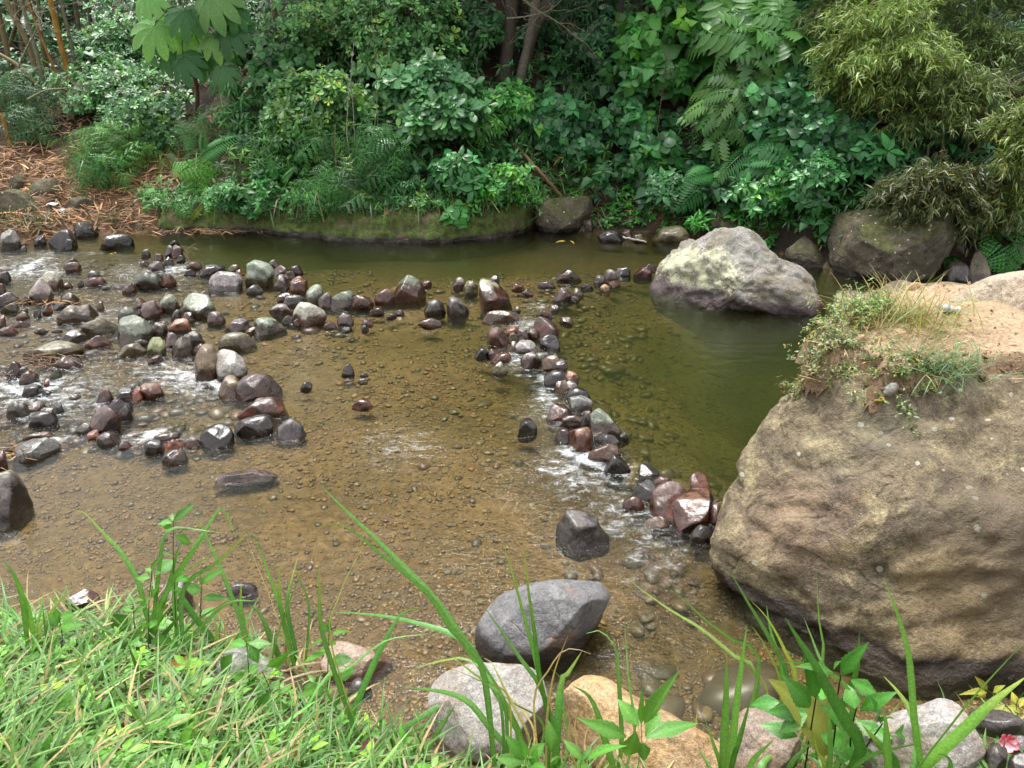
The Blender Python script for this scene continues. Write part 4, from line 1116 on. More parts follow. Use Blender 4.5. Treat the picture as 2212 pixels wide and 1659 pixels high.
# --- the huge brown boulder on the right, lofted through level contours
LV = [(-.5, (1600, 1240), [(1610, 1330), (1670, 1400), (1750, 1455), (1860, 1500), (1960, 1522), (2100, 1510), (2212, 1480), (2600, 1430)]),
      (0, (1538, 1222), [(1560, 1285), (1600, 1345), (1660, 1395), (1750, 1448), (1860, 1492), (1960, 1512), (2100, 1500), (2212, 1470), (2600, 1420)]),
      (.33, (1533, 1165), [(1560, 1235), (1640, 1285), (1760, 1328), (1900, 1362), (2050, 1378), (2212, 1350), (2600, 1300)]),
      (.66, (1573, 1062), [(1600, 1110), (1680, 1150), (1800, 1190), (1950, 1213), (2100, 1213), (2212, 1200), (2600, 1170)]),
      (.94, (1638, 955), [(1665, 990), (1745, 1018), (1850, 1038), (2000, 1048), (2212, 1034), (2600, 1020)]),
      (1.14, (1700, 862), [(1730, 885), (1820, 908), (1920, 918), (2050, 925), (2212, 908), (2600, 900)]),
      (1.28, (1752, 780), [(1790, 812), (1860, 830), (1960, 843), (2080, 848), (2212, 832), (2600, 830)]),
      (1.34, (1800, 745), [(1850, 775), (1960, 790), (2080, 795), (2212, 785), (2600, 780)])]
KB, MBR = 260, 96
rings = []
for z, L, Fp in LV:
    pl = W(np.array([L[0]] + [p[0] for p in Fp]), np.array([L[1]] + [p[1] for p in Fp]), z)
    L3 = pl[0]; E3 = pl[-1]
    back = [(E3[0] + .7, E3[1] + .9), (4.6, 5.6), (3.6, 6.3), (2.6, 5.9), (L3[0] / L3[1] * 5.35 + .35, 5.35), (L3[0] / L3[1] * (L3[1] + .45 * (5.3 - L3[1])) + .12, L3[1] + .45 * (5.3 - L3[1]))]
    poly = np.vstack([pl, [(x, y, z) for x, y in back]])
    rings.append(crom(poly, KB, True))
rings = np.array(rings)
zs = np.array([l[0] for l in LV])
tt = np.linspace(0, len(zs) - 1, MBR)
k = np.clip(tt.astype(int), 0, len(zs) - 2); ft = (tt - k)[:, None, None]
g = lambda i: rings[np.clip(i, 0, len(zs) - 1)]
a, b, c_, d = g(k - 1), g(k), g(k + 1), g(k + 2)
body = .5 * (2 * b + (c_ - a) * ft + (2 * a - 5 * b + 4 * c_ - d) * ft ** 2 + (3 * b - a - 3 * c_ + d) * ft ** 3)
top = body[-1]; cen = top.mean(0)
cap = [cen + (top - cen) * q + np.array([0, 0, .02 * (1 - q * q)]) for q in (.9, .75, .58, .4, .2)]
body = np.concatenate([body, np.array(cap)])
n_r = len(body)
V = np.vstack([body.reshape(-1, 3), cen + np.array([0, 0, .02])])
i = np.arange(n_r - 1)[:, None] * KB; j = np.arange(KB)[None]; kk = (j + 1) % KB
Q = np.stack([i + j, i + kk, i + KB + kk, i + KB + j], -1).reshape(-1, 4)
j = np.arange(KB); kk = (j + 1) % KB
Tn = np.stack([(n_r - 1) * KB + j, (n_r - 1) * KB + kk, np.full(KB, n_r * KB)], 1)
bc = np.array([3.0, 4.6, .5]); q_ = V - bc; dirn = norm(q_ * np.array([1, 1, 1.4]))
disp = .045 * fbm(q_ * 1.7, 5, 61) + .022 * fbm(q_ * 5 + 9, 4, 63, .55) - .05 * np.maximum(fbm(q_ * np.array([1.3, 1.3, 2.6]) + 4, 4, 66, .5, True) - .9, 0)
disp -= .05 * np.maximum(fbm(q_ * np.array([.8, .8, 2.2]) + 14, 3, 69, .5, True) - 1.0, 0)
disp *= np.clip(1.2 - sstep(1.25, 1.5, V[:, 2]) * .7, 0, 1)
fr_ = np.random.default_rng(77)
for _ in range(10):
    nn = norm(np.array([-.35, -.75, .45]) + fr_.normal(size=3) * .33)
    e_ = q_ @ nn; lim = np.quantile(e_, fr_.uniform(.93, .985))
    V = V - nn * (np.maximum(e_ - lim, 0) * .75 * sstep(1.34, 1.1, V[:, 2]))[:, None]
    q_ = V - bc
V = V + dirn * disp[:, None]


def brown_extra(N, tc, c, b, e):
    geo = N.n('NewGeometry').outputs['Position']
    def spot(ctr, rad, colr, amt, th=.5):
        v = N.n('VectorMath', operation='DISTANCE'); N.l(geo, v.inputs[0]); v.inputs[1].default_value = ctr
        k = N.rng(v.outputs['Value'], rad * .35, rad, 1, 0)
        k = N.math('MULTIPLY', N.math('MULTIPLY', k, N.rng(N.math('ADD', N.math('MULTIPLY', e, .5), N.math('MULTIPLY', b, .5)), th - .06, th + .1)), amt)
        return k, colr
    for P_, rad, colr, amt, th in SPOTS:
        k, colr = spot(P_, rad, colr, amt, th)
        c = N.mix(k, c, colr)
    return c


def onb(px, py, z): return tuple(float(q) for q in W(px, py, z))
SPOTS = [(onb(1815, 1050, .93), .32, (.36, .12, .09), .75, .5), (onb(1840, 1000, 1.0), .20, (.33, .12, .09), .4, .52), (onb(1790, 960, 1.1), .45, (.085, .08, .075), .8, .42), (onb(1930, 905, 1.2), .40, (.10, .095, .075), .6, .45),
         (onb(2150, 1120, .85), .5, (.11, .085, .06), .7, .42), (onb(1700, 900, 1.15), .45, (.40, .34, .20), .55, .44), (onb(2200, 1280, .5), .5, (.10, .08, .06), .6, .44), (onb(1700, 1130, .6), .5, (.30, .20, .14), .5, .42), (onb(2100, 1330, .4), .6, (.27, .19, .09), .5, .45), (onb(1865, 955, 1.1), .10, (.10, .10, .02), .9, .4)]
brown_mat = big_mat('brown_rock', (.225, .175, .108), (.125, .098, .064), (.35, .29, .165), (.06, .045, .034), .09, rough=.7, scale=1.5, extra=brown_extra, bump=.85)
mb = MB(); mb.add(V, [Q, Tn])
BIG = mb.build('boulder', brown_mat, origin=(3.0, 4.6, 0))
tag(BIG, 'huge brown boulder with red and dark stains and soil with grass on top', 'boulder', 'large boulders')
# soil lying on its top
sx, sy = np.meshgrid(np.linspace(1.7, 5.2, 150), np.linspace(3.55, 6.6, 130))
top_poly = crom(np.vstack([W(np.array([1746, 1790, 1850, 1890, 1960, 2040, 2110, 2212, 2500]), np.array([786, 812, 820, 846, 846, 842, 834, 822, 818]), 1.28)[:, :2], [(5.1, 5.0), (4.3, 6.0), (3.2, 5.95), (2.6, 5.55), (2.15, 5.2)]]), 120, True)
p2 = np.stack([sx.ravel(), sy.ravel(), 0 * sx.ravel()], 1)
ins2 = inside(p2[:, 0], p2[:, 1], top_poly); dpl = dist_poly(p2[:, 0], p2[:, 1], np.vstack([top_poly, top_poly[:1]]))
hs = np.where(ins2, dpl, -dpl)
hs = hs + .05 * fbm(p2 * 3, 4, 71)
zz = 1.26 + .16 * sstep(-.01, .14, hs) + .09 * sstep(.15, 1.0, hs) + .03 * fbm(p2 * 2.5, 4, 72) + .02 * fbm(p2 * 12, 4, 73)
zz = np.where(hs < 0, 1.25 - 3 * (-hs), zz)
keep = hs > -.045
qf = grid_faces(150, 130); qf = qf[keep[qf].all(1)]
colr = np.array([.36, .255, .165]) * (1 + .25 * fbm(p2 * 4, 4, 75))[:, None]
dk = np.array([.15, .095, .055]); ed = (sstep(.16, .03, hs) * .75)[:, None]
colr = colr + (dk * (1 + .5 * fbm(p2 * 14, 2, 76))[:, None] - colr) * ed
mb = MB(); mb.add(np.stack([p2[:, 0], p2[:, 1], zz], 1), qf, np.clip(colr, .01, 1))
cl_ = rng.integers(0, len(p2), 9000); cl_ = cl_[(hs[cl_] > -.03) & ((hs[cl_] < .16) | (rng.random(9000) < .10))][:1500]
cs = np.exp(rng.normal(np.log(.009), .5, len(cl_)))
cM_ = np.einsum('n,nij->nij', cs, np.stack([norm(rng.normal(size=(len(cl_), 3))) for _ in range(3)], 1)) + np.eye(3)[None] * cs[:, None, None] * .6
mb.inst(IV, IF, cM_, np.stack([p2[cl_, 0], p2[cl_, 1], zz[cl_]], 1) + rng.normal(0, .006, (len(cl_), 3)), np.clip(colr[cl_] * rng.uniform(.6, 1.3, (len(cl_), 1)), 0, 1))
so = mb.build('soil', vcol_mat('soil', .9, 45, .65, 1.3, .7, .02, .2), parent=BIG)
so['label'] = 'bare sandy soil lying on the boulder top'


from mathutils.bvhtree import BVHTree
_bv = np.vstack([V, np.stack([p2[:, 0], p2[:, 1], zz], 1)])
BVH = BVHTree.FromPolygons([tuple(q) for q in _bv], [tuple(map(int, q)) for q in np.vstack([Q, qf + len(V)])])


def on_rock(px, py):
    h = BVH.ray_cast(Vector(CAM), Vector(norm(ray(px, py))))
    return np.array(h[0]) if h[0] is not None else W(px, py, 1.5)


def soil_z(x, y):
    h = BVH.ray_cast(Vector((x, y, 5)), Vector((0, 0, -1)))
    return float(h[0].z) if h[0] is not None else 1.3


def soil_z_old(x, y):
    i = int(np.clip((x - 1.7) / 3.5 * 149, 0, 149)); j = int(np.clip((y - 3.55) / 3.05 * 129, 0, 129))
    return float(zz.reshape(130, 150)[j, i])


boulder('boulder', [(2025, 668), (2060, 638), (2130, 603), (2212, 582), (2330, 572), (2440, 620), (2460, 720), (2380, 830), (2212, 820), (2110, 770), (2040, 720)], 716, 1.46, .8, 81, big_mat('pale_rock', (.40, .32, .24), (.34, .28, .20), (.44, .36, .28), (.2, .15, .1), .02, rough=.7, scale=1.6, spots=False, bump=.6),
        'pale smooth rock rising behind the soil on the huge boulder at right edge', rough=.05, facets=4)
mb = MB(); v, f, ctr, rad = rock_mesh(cropf(.40252, 1517.5, 607)([(965, 600), (975, 570), (1005, 548), (1040, 545), (1052, 565), (1045, 595), (1010, 618), (980, 618)]), float(np.linalg.norm(on_rock(1922, 842) - CAM)) - .02, .7, 91, K=40, M=20)
mb.add(v, f); o = mb.build('river_stone', variant('grey', {}), origin=tuple(ctr)); tag(o, 'small blue grey stone lying on the front edge of the huge boulder', 'stone')
# ------------------------------------------------------------------ leaf templates (length along +y, width along x, upper side +z)
def t_simple(w=.3, pk=.5, fold=.15, droop=.12):
    v = np.array([(0, 0, 0), (-w, pk, fold * w * 2 - droop * pk ** 2), (0, 1, -droop), (w, pk, fold * w * 2 - droop * pk ** 2)], float)
    return v, [np.array([(0, 2, 1), (0, 3, 2)])]


def t_leaf(prof, fold=.15, droop=.2, stem=0.0):
    """prof: list of (y, half width); midrib + two sides"""
    v, n = [], len(prof)
    for y, w in prof:
        z = -droop * y * y
        v += [(-w, y, z + fold * w), (0, y, z), (w, y, z + fold * w)]
    f = []
    for i in range(n - 1):
        a = 3 * i
        f += [(a, a + 1, a + 4, a + 3), (a + 1, a + 2, a + 5, a + 4)]
    tc = np.array([1, 1.18, 1] * n)
    return np.array(v, float), [np.array(f)], tc


OBOV = t_leaf([(0, .015), (.3, .11), (.62, .25), (.85, .22), (1, .03)], .25, .12)
HEART = t_leaf([(0, .16), (.1, .36), (.32, .43), (.62, .27), (.85, .1), (1, .01)], .22, .28)
BROAD = t_leaf([(0, .02), (.2, .17), (.45, .25), (.75, .15), (1, .01)], .25, .3)
LANCE = t_leaf([(0, .015), (.25, .09), (.5, .11), (.8, .06), (1, .005)], .3, .35)
BAMB = t_leaf([(0, .02), (.3, .085), (1, .004)], .3, .25)


def merge(parts):
    vs, fs, n = [], {}, 0
    for v, f in parts:
        for q in f:
            fs.setdefault(q.shape[1], []).append(q + n)
        vs.append(v); n += len(v)
    return np.vstack(vs), [np.vstack(q) for q in fs.values()]


def xf(t, M, p):
    v, f = t[0], t[1]
    return v @ np.asarray(M) + np.asarray(p), f


def t_frond(n=18, lw=.2, ll=.26, droop=.45, tip=.25, base=.12, prof=None, sag=.25, leaflet=None):
    """pinnate frond: n pairs of leaflets along a drooping rachis of length 1"""
    parts = []
    lf = leaflet or t_simple(lw * .5, .45, .1, .25)
    for i in range(n):
        s = base + (1 - base) * (i + .5) / n
        q = (s - base) / (1 - base)
        L = ll * (prof(q) if prof else (math.sin(math.pi * (.18 + .82 * q) ** .8) * .9 + .12))
        p = np.array([0, s, -droop * s * s])
        fy, fz = 1, -2 * droop * s
        al = norm(np.array([0, fy, fz]))
        for sd in (-1, 1):
            d = norm(np.array([sd, 0, -sag]) * 1.0 + al * (.32 + .5 * q))
            nn = norm(np.array([sd * sag, -al[2], al[1]]))
            M = frames(d[None], nn[None], L)[0]
            parts.append(xf(lf, M, p))
    ss = np.linspace(0, 1, 8)
    w = .008
    r = np.stack([np.stack([-w * (1.2 - ss), ss, -droop * ss ** 2 + .004], 1), np.stack([w * (1.2 - ss), ss, -droop * ss ** 2 + .004], 1)], 1).reshape(-1, 3)
    parts.append((r, [np.array([(2 * i, 2 * i + 1, 2 * i + 3, 2 * i + 2) for i in range(7)])]))
    return merge(parts)


FERN = t_frond(20, .2, .24, .45)
FERN2 = t_frond(16, .26, .22, .3)
PINN = t_frond(7, .40, .42, .35, prof=lambda q: .8 + .3 * math.sin(math.pi * q), leaflet=t_leaf([(0, .02), (.3, .15), (.6, .18), (1, .01)], .2, .25)[:2])
_pin = t_frond(6, .5, .3, .25)
BRACK = t_frond(7, 1, .58, .3, prof=lambda q: (1 - q) ** .8 + .06, leaflet=_pin, sag=.15)
MIMO = t_frond(4, 1, .44, .3, prof=lambda q: .75 + .25 * math.sin(math.pi * q), leaflet=t_frond(5, .60, .26, .2, prof=lambda q: .9 - .3 * q), sag=.3)


def t_palm(n=9):
    parts = []
    lobe = t_leaf([(0, .02), (.25, .11), (.55, .19), (.8, .19), (.95, .09), (1, .01)], .35, .55)
    for i in range(n):
        a = R(-150 + 300 * i / (n - 1))
        L = 1.0 - .28 * abs(i - (n - 1) / 2) / ((n - 1) / 2)
        d = np.array([math.sin(a), math.cos(a), -.12]); nn = np.array([0, 0, 1.0])
        parts.append(xf(lobe, frames(norm(d)[None], nn[None], L)[0], (0, 0, 0)))
    return merge(parts)


PALM = t_palm()

LEAF = leaf_mat('leaf', .33, .24, spec=.5)
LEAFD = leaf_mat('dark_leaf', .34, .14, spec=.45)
LEAFG = leaf_mat('near_leaf', .38, .30, .35, 160)
BLADE = leaf_mat('grass_blade', .42, .28, .0, 90)
DRY = vcol_mat('dry_litter', .8, 60, .75, 1.25, .1)
BARK = vcol_mat('bark', .85, 30, .55, 1.3, .7, .02)


def greens(base, n, hv=.16, vv=.3, yellow=0.0, ycol=(.30, .24, .02)):
    b = np.array(base)
    c = b[None] * np.exp(rng.normal(0, vv, (n, 1))) * np.exp(rng.normal(0, hv, (n, 3)) * np.array([1, .3, 1]))
    if yellow:
        k = rng.random(n) < yellow
        c[k] = np.array(ycol) * rng.uniform(.6, 1.2, (k.sum(), 1))
    return np.clip(c, .004, .8)


def ellipsoid_pts(n, shell=.45):
    d = norm(rng.normal(size=(n, 3))); r = (shell + (1 - shell) * rng.random(n) ** .5)
    return d * r[:, None]


LK = np.array([1.35, 1.6, 1.0])


def whorls(mb, C, ax, k, size, tmpl, base, el=(-.1, .5), hv=.14, vv=.28, yellow=0, jit=.15, sv=.25, young=0.0):
    """k leaves fanned round each twig end C with axis ax"""
    N_ = len(C)
    ax = norm(ax)
    ref = norm(np.cross(ax, norm(rng.normal(size=(N_, 3)))))
    bi = np.cross(ax, ref)
    a0 = rng.uniform(0, 2 * np.pi, N_)
    cc = np.repeat(greens(np.array(base) * LK, N_, hv * .6, vv * .7), k, 0) * np.exp(rng.normal(0, vv * .4, (N_ * k, 1)))
    if young:
        yk = np.repeat(rng.random(N_) < young, k)
        cc[yk] = cc[yk] * np.array([2.4, 1.75, 1.0])
    if yellow:
        yk = rng.random(N_ * k) < yellow
        cc[yk] = np.array([.34, .26, .03]) * rng.uniform(.6, 1.2, (yk.sum(), 1))
    pos, M = [], []
    th = (a0[:, None] + np.arange(k) * (2 * np.pi / k) + rng.normal(0, .25, (N_, k)))
    e = rng.uniform(el[0], el[1], (N_, k))
    rad = np.cos(th)[..., None] * ref[:, None] + np.sin(th)[..., None] * bi[:, None]
    d = np.cos(e)[..., None] * rad + np.sin(e)[..., None] * ax[:, None] + rng.normal(0, jit, (N_, k, 3))
    d = d.reshape(-1, 3)
    n_ = np.repeat(ax, k, 0) * .9 + np.array([0, -.25, .6]) - d * .2 + rng.normal(0, .2, d.shape)
    s = np.repeat(size * np.exp(rng.normal(0, sv, N_)), k) * rng.uniform(.7, 1.15, N_ * k)
    Mx = frames(d, n_, s)
    mb.inst(tmpl[0], tmpl[1], Mx, np.repeat(C, k, 0) + norm(d) * (s * .08)[:, None], np.clip(cc, .004, .7), tmpl[2] if len(tmpl) > 2 else None)


def slope_at(px, py, off):
    """a point off metres in front of the hillside along the sight line"""
    g = T(px, py); d = norm(g - CAM)
    return g - d * off


def stem_between(mb, a, b, r0, r1, col, sag=.0, n=7, sides=5):
    t = np.linspace(0, 1, n)[:, None]
    p = a * (1 - t) + b * t
    p = p + np.array([0, 0, -1.0]) * (np.sin(np.pi * t) * sag) + rng.normal(0, 1, (n, 3)) * np.linalg.norm(b - a) * .018 * np.sin(np.pi * t)
    tube(mb, p, np.linspace(r0, r1, n), sides, col)


BARKC = (.12, .095, .07)


def shrub(name, label, cat, px, py, rx, ry, off, leaf, base, n_cl, per, k, size, group=None, el=(-.1, .5), yellow=0, young=0, mat=None, droop=0.0, stemr=.022, depth=.6, spread=.24, axbias=(0, -.45, .5), up=None, vv=.42, stemcol=BARKC, ground=None):
    """bush: stems from the hillside to leaf clumps spread through an uneven crown"""
    if leaf is not PINN and leaf is not MIMO:
        size *= .82; per = int(per * 1.5)
    ctr = slope_at(px, py, off)
    sc = np.linalg.norm(ctr - CAM) / F
    RX, RZ = rx * sc, ry * sc; RY = depth * (RX + RZ) / 2
    root = np.array([ctr[0], ctr[1] + off * .5, 0.0]) if ground is None else np.array([*ground, 0.0])
    root[2] = terrain(np.array([root[0]]), np.array([root[1]]))[0]
    cl = ellipsoid_pts(n_cl, .35) * np.array([RX, RY, RZ]) * .85 + ctr
    if droop: cl[:, 2] -= droop * RZ * np.abs((cl[:, 0] - ctr[0]) / RX) ** 1.5
    g_ = terrain(cl[:, 0], cl[:, 1]); cl[:, 2] = np.maximum(cl[:, 2], g_ + .06)
    t_ = thing(name, root, label, cat, group)
    sm, fm = MB(), MB()
    hub = root * .45 + ctr * .55
    stem_between(sm, root - np.array([0, 0, .1]), hub, stemr, stemr * .7, stemcol)
    rr = min(RX, RZ) * spread * 2
    for c0 in cl:
        stem_between(sm, hub, c0, stemr * .45, stemr * .12, stemcol, sag=-.06, n=5, sides=4)
        C = c0 + rng.normal(0, 1, (per, 3)) * np.array([rr, rr * .7, rr * .55]) * .6
        ax = norm((C - ctr) / np.array([RX, RY, RZ])) * .5 + np.array(axbias) + rng.normal(0, .25, (per, 3))
        whorls(fm, C, ax, k, size, leaf, base, el, yellow=yellow, young=young, vv=vv)
    sm.build('stem', BARK, t_); fm.build('foliage', mat or LEAF, t_)
    return t_


GRP = 'shrubs on the far bank'
SMALL = (.075, .150, .085)
# glossy small-leaved shrubs
for (px, py, rx, ry, off, ncl, per, lab) in [
        (245, 95, 62, 60, .8, 24, 12, 'small leaved dark shrub in front of the bamboo culms, left of the umbrella leaves'),
        (235, 195, 100, 60, 1.0, 40, 13, 'grey green small leaved shrub below the bamboo, left of the brown gap'),
        (300, 255, 90, 70, .9, 30, 12, 'small leaved shrub hanging above the bright bracken fern'),
        (345, 205, 60, 40, .7, 14, 10, 'sparse small leaved shrub under the drooping umbrella leaves')]:
    shrub('glossy_shrub', lab, 'shrub', px, py, rx, ry, off, OBOV, SMALL, ncl, per, 6, .115, GRP, el=(-.05, .7), young=.05, yellow=.004)
for (px, py, rx, ry, off, ncl, per, lab, yg) in [
        (690, 40, 130, 75, 1.4, 44, 13, 'broad small leaved tree branch hanging at the top centre with yellow leaves', .08),
        (880, 55, 120, 85, 1.5, 44, 13, 'small leaved branch hanging at top centre, right of the one with yellow leaves', .08),
        (690, 222, 95, 62, 1.2, 34, 13, 'bright small leaved bush hanging in mid bank beside the thin pale stems', .22),
        (640, 275, 55, 38, 1.0, 12, 10, 'sparse small leaved spray hanging below the bright bush', .05),
        (830, 130, 70, 50, 1.0, 16, 11, 'dark small leaved spray between the hanging branches and the pale leaved shrub', .03)]:
    shrub('glossy_shrub', lab, 'shrub', px, py, rx, ry, off, OBOV, (.085, .175, .085), ncl, per, 6, .125, GRP, el=(-.05, .7), young=yg, yellow=.012)
for (px, py, rx, ry, off, ncl, per, lab) in [
        (930, 195, 95, 60, 1.2, 22, 9, 'pale grey leaved shrub arching over the mid bank left of the dark trunks'),
        (960, 250, 85, 42, 1.3, 20, 9, 'glossy whorled shrub with a hanging dead leaf, above the bare rock hollow'),
        (905, 262, 50, 28, 1.2, 8, 8, 'small glossy whorled spray hanging left of the rock hollow')]:
    shrub('whorled_shrub', lab, 'shrub', px, py, rx, ry, off, OBOV, (.060, .145, .080), ncl, per, 6, .20, GRP, el=(-.05, .6), young=.03)
shrub('broadleaf_shrub', 'bright soft leaved shrub in front of the dark tree trunks', 'shrub', 1090, 225, 60, 40, 1.0, BROAD, (.060, .190, .060), 16, 8, 5, .16, GRP, young=.15)
shrub('broadleaf_shrub', 'drooping lance leaved shrub right of the glossy whorled shrub', 'shrub', 1040, 285, 42, 40, .9, LANCE, (.060, .160, .045), 14, 8, 6, .17, GRP, el=(-.6, .1), young=.2)
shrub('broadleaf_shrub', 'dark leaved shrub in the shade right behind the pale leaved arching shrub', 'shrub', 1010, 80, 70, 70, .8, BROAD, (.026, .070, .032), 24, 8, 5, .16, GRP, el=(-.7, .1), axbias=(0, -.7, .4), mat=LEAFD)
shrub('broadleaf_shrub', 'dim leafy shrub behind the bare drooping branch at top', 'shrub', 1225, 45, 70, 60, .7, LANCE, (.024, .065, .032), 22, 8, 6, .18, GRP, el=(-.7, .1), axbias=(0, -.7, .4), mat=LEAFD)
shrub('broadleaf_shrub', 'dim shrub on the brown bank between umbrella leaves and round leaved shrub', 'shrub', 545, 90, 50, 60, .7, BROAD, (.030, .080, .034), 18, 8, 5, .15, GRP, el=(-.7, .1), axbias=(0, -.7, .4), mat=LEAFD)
# heart-leaved plants
shrub('heart_leaf_shrub', 'tall bright shrub with heart shaped leaves and yellow young tips at the top', 'shrub', 1462, 85, 105, 105, 1.5, HEART, (.046, .138, .036), 40, 4, 4, .25, GRP, el=(-.55, .15), young=.07, axbias=(0, -.8, .5))
shrub('heart_leaf_shrub', 'lower spray of the heart leaved kind hanging over the dark hollow', 'shrub', 1430, 165, 75, 42, 1.4, HEART, (.040, .120, .040), 18, 4, 4, .23, GRP, el=(-.55, .15), young=.06, axbias=(0, -.8, .5))
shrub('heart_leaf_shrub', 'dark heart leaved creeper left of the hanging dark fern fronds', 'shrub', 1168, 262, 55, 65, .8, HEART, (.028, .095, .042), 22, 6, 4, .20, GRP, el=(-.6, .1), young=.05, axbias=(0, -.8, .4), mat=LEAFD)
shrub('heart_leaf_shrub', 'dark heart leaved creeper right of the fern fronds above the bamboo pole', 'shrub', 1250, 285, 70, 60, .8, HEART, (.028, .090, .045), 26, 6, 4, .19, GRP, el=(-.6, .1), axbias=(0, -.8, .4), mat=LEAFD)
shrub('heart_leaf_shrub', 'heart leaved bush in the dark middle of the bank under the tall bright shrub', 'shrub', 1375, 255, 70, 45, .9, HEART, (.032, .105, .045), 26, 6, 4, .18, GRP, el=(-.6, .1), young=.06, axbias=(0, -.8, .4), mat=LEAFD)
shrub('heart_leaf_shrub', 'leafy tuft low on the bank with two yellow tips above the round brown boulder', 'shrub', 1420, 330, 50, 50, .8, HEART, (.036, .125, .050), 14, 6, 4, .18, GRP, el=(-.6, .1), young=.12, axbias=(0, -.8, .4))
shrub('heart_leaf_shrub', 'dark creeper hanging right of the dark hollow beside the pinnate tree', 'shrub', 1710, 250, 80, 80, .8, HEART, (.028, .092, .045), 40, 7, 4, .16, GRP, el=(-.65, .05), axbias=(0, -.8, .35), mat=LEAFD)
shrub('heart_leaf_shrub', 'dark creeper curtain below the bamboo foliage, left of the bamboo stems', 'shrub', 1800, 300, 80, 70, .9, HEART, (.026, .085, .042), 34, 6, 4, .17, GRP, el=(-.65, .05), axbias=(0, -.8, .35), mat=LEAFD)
shrub('heart_leaf_shrub', 'broad bright leaves on a low creeper over the mossy ledge', 'shrub', 985, 462, 26, 24, .5, HEART, (.050, .165, .050), 5, 3, 4, .21, GRP, el=(-.5, .2), axbias=(0, -.8, .4))
shrub('broadleaf_shrub', 'large leaved green shrub above the right part of the mossy ledge', 'shrub', 990, 370, 45, 45, .8, BROAD, (.036, .130, .050), 14, 6, 5, .20, GRP, el=(-.4, .3), axbias=(0, -.7, .6))
shrub('broadleaf_shrub', 'dull compound leaved shrub in the dark left of the tall heart leaved shrub', 'shrub', 1305, 120, 65, 70, 1.0, BROAD, (.030, .080, .045), 26, 8, 5, .16, GRP, el=(-.7, .1), axbias=(0, -.7, .4), mat=LEAFD)
shrub('broadleaf_shrub', 'leafy dark shrub low on the bank between hollow and lichen boulder', 'shrub', 1460, 415, 60, 35, .7, BROAD, (.032, .105, .042), 20, 7, 5, .14, GRP, axbias=(0, -.7, .5), mat=LEAFD)
shrub('broadleaf_shrub', 'bright low shrub behind the round boulder by the bamboo pole end', 'shrub', 1090, 395, 60, 40, .7, BROAD, (.050, .165, .045), 20, 8, 5, .12, GRP, young=.15)
shrub('broadleaf_shrub', 'low dense green shrub behind the lichen boulder', 'shrub', 1680, 400, 80, 55, .7, BROAD, (.036, .135, .045), 34, 8, 5, .13, GRP, young=.08)
shrub('broadleaf_shrub', 'low leafy shrub left of the overgrown boulder', 'shrub', 1770, 395, 55, 50, .7, BROAD, (.036, .125, .050), 22, 8, 5, .15, GRP)
shrub('broadleaf_shrub', 'small bright leafy tuft at the waterside left of the lichen boulder', 'shrub', 1515, 490, 22, 22, .3, LANCE, (.050, .200, .040), 6, 3, 6, .17, GRP, el=(.0, .7))
shrub('broadleaf_shrub', 'leaf clump above the overgrown boulder under the bamboo stems', 'shrub', 1900, 330, 60, 40, .8, BROAD, (.030, .105, .045), 18, 7, 5, .18, GRP, mat=LEAFD)
shrub('broadleaf_shrub', 'dark leaves at right edge behind the overgrown boulder', 'shrub', 2150, 430, 70, 70, .6, BROAD, (.028, .095, .040), 26, 8, 5, .16, GRP, mat=LEAFD)
shrub('broadleaf_shrub', 'big round leaved shrub right of the umbrella leaved tree', 'shrub', 600, 165, 62, 70, 1.0, HEART, (.045, .115, .050), 18, 6, 4, .19, GRP, el=(-.5, .2), axbias=(0, -.8, .4))
shrub('broadleaf_shrub', 'long leaved shrub below the round leaved shrub, over brown stems', 'shrub', 520, 240, 70, 60, .8, LANCE, (.042, .120, .042), 24, 8, 6, .15, GRP, el=(-.6, .1), mat=LEAFD)
shrub('broadleaf_shrub', 'long leaved shrub with yellow tips on the brown bank left of centre', 'shrub', 590, 330, 60, 60, .7, LANCE, (.045, .125, .036), 24, 8, 6, .15, GRP, el=(-.6, .1), young=.08)
shrub('broadleaf_shrub', 'low tangled shrub over the left mossy ledge', 'shrub', 545, 425, 90, 38, .5, BROAD, (.040, .135, .045), 30, 8, 5, .11, GRP, young=.06)
shrub('broadleaf_shrub', 'small hanging shrub over the dark crack of the mossy ledge', 'shrub', 870, 430, 50, 40, .4, LANCE, (.036, .115, .042), 14, 6, 6, .13, GRP, el=(-.5, .2))
# feathery mimosa-like plants
FEA = (.036, .115, .038)
for (px, py, rx, ry, off, ncl, lab, col_) in [
        (815, 325, 50, 62, 1.1, 22, 'feathery bright plant hanging in front of the brown bank at centre', FEA),
        (700, 405, 75, 38, .7, 20, 'feathery spreading plant low on the bank over the ledge crack', (.04, .125, .036)),
        (760, 395, 40, 36, .7, 10, 'blue green feathery spray beside the spreading feathery plant', (.045, .09, .055)),
        (215, 318, 90, 55, .7, 26, 'feathery yellow green plant arching over the brown litter', (.062, .135, .034)),
        (215, 365, 60, 34, .6, 12, 'feathery green spray nearest the mossy boulders on the litter', (.042, .13, .040)),
        (50, 225, 85, 55, .8, 22, 'blue green feathery plant at left edge below the bamboo', (.040, .085, .055)),
        (70, 275, 60, 40, .6, 12, 'lower blue green feathery spray at left edge above the litter', (.040, .09, .048)),
        (430, 300, 60, 60, .8, 14, 'feathery green plant behind the bright bracken fern', (.045, .14, .05)),
        (690, 320, 40, 60, .6, 8, 'thin feathery plant right of the long leaved shrub', (.045, .12, .045))]:
    shrub('feathery_plant', lab, 'plant', px, py, rx, ry, off, MIMO, col_, ncl, 2, 3, .36, 'feathery plants', el=(-.5, .4), axbias=(0, -.6, .5), young=.06, stemr=.012)
print('shrubs ok')


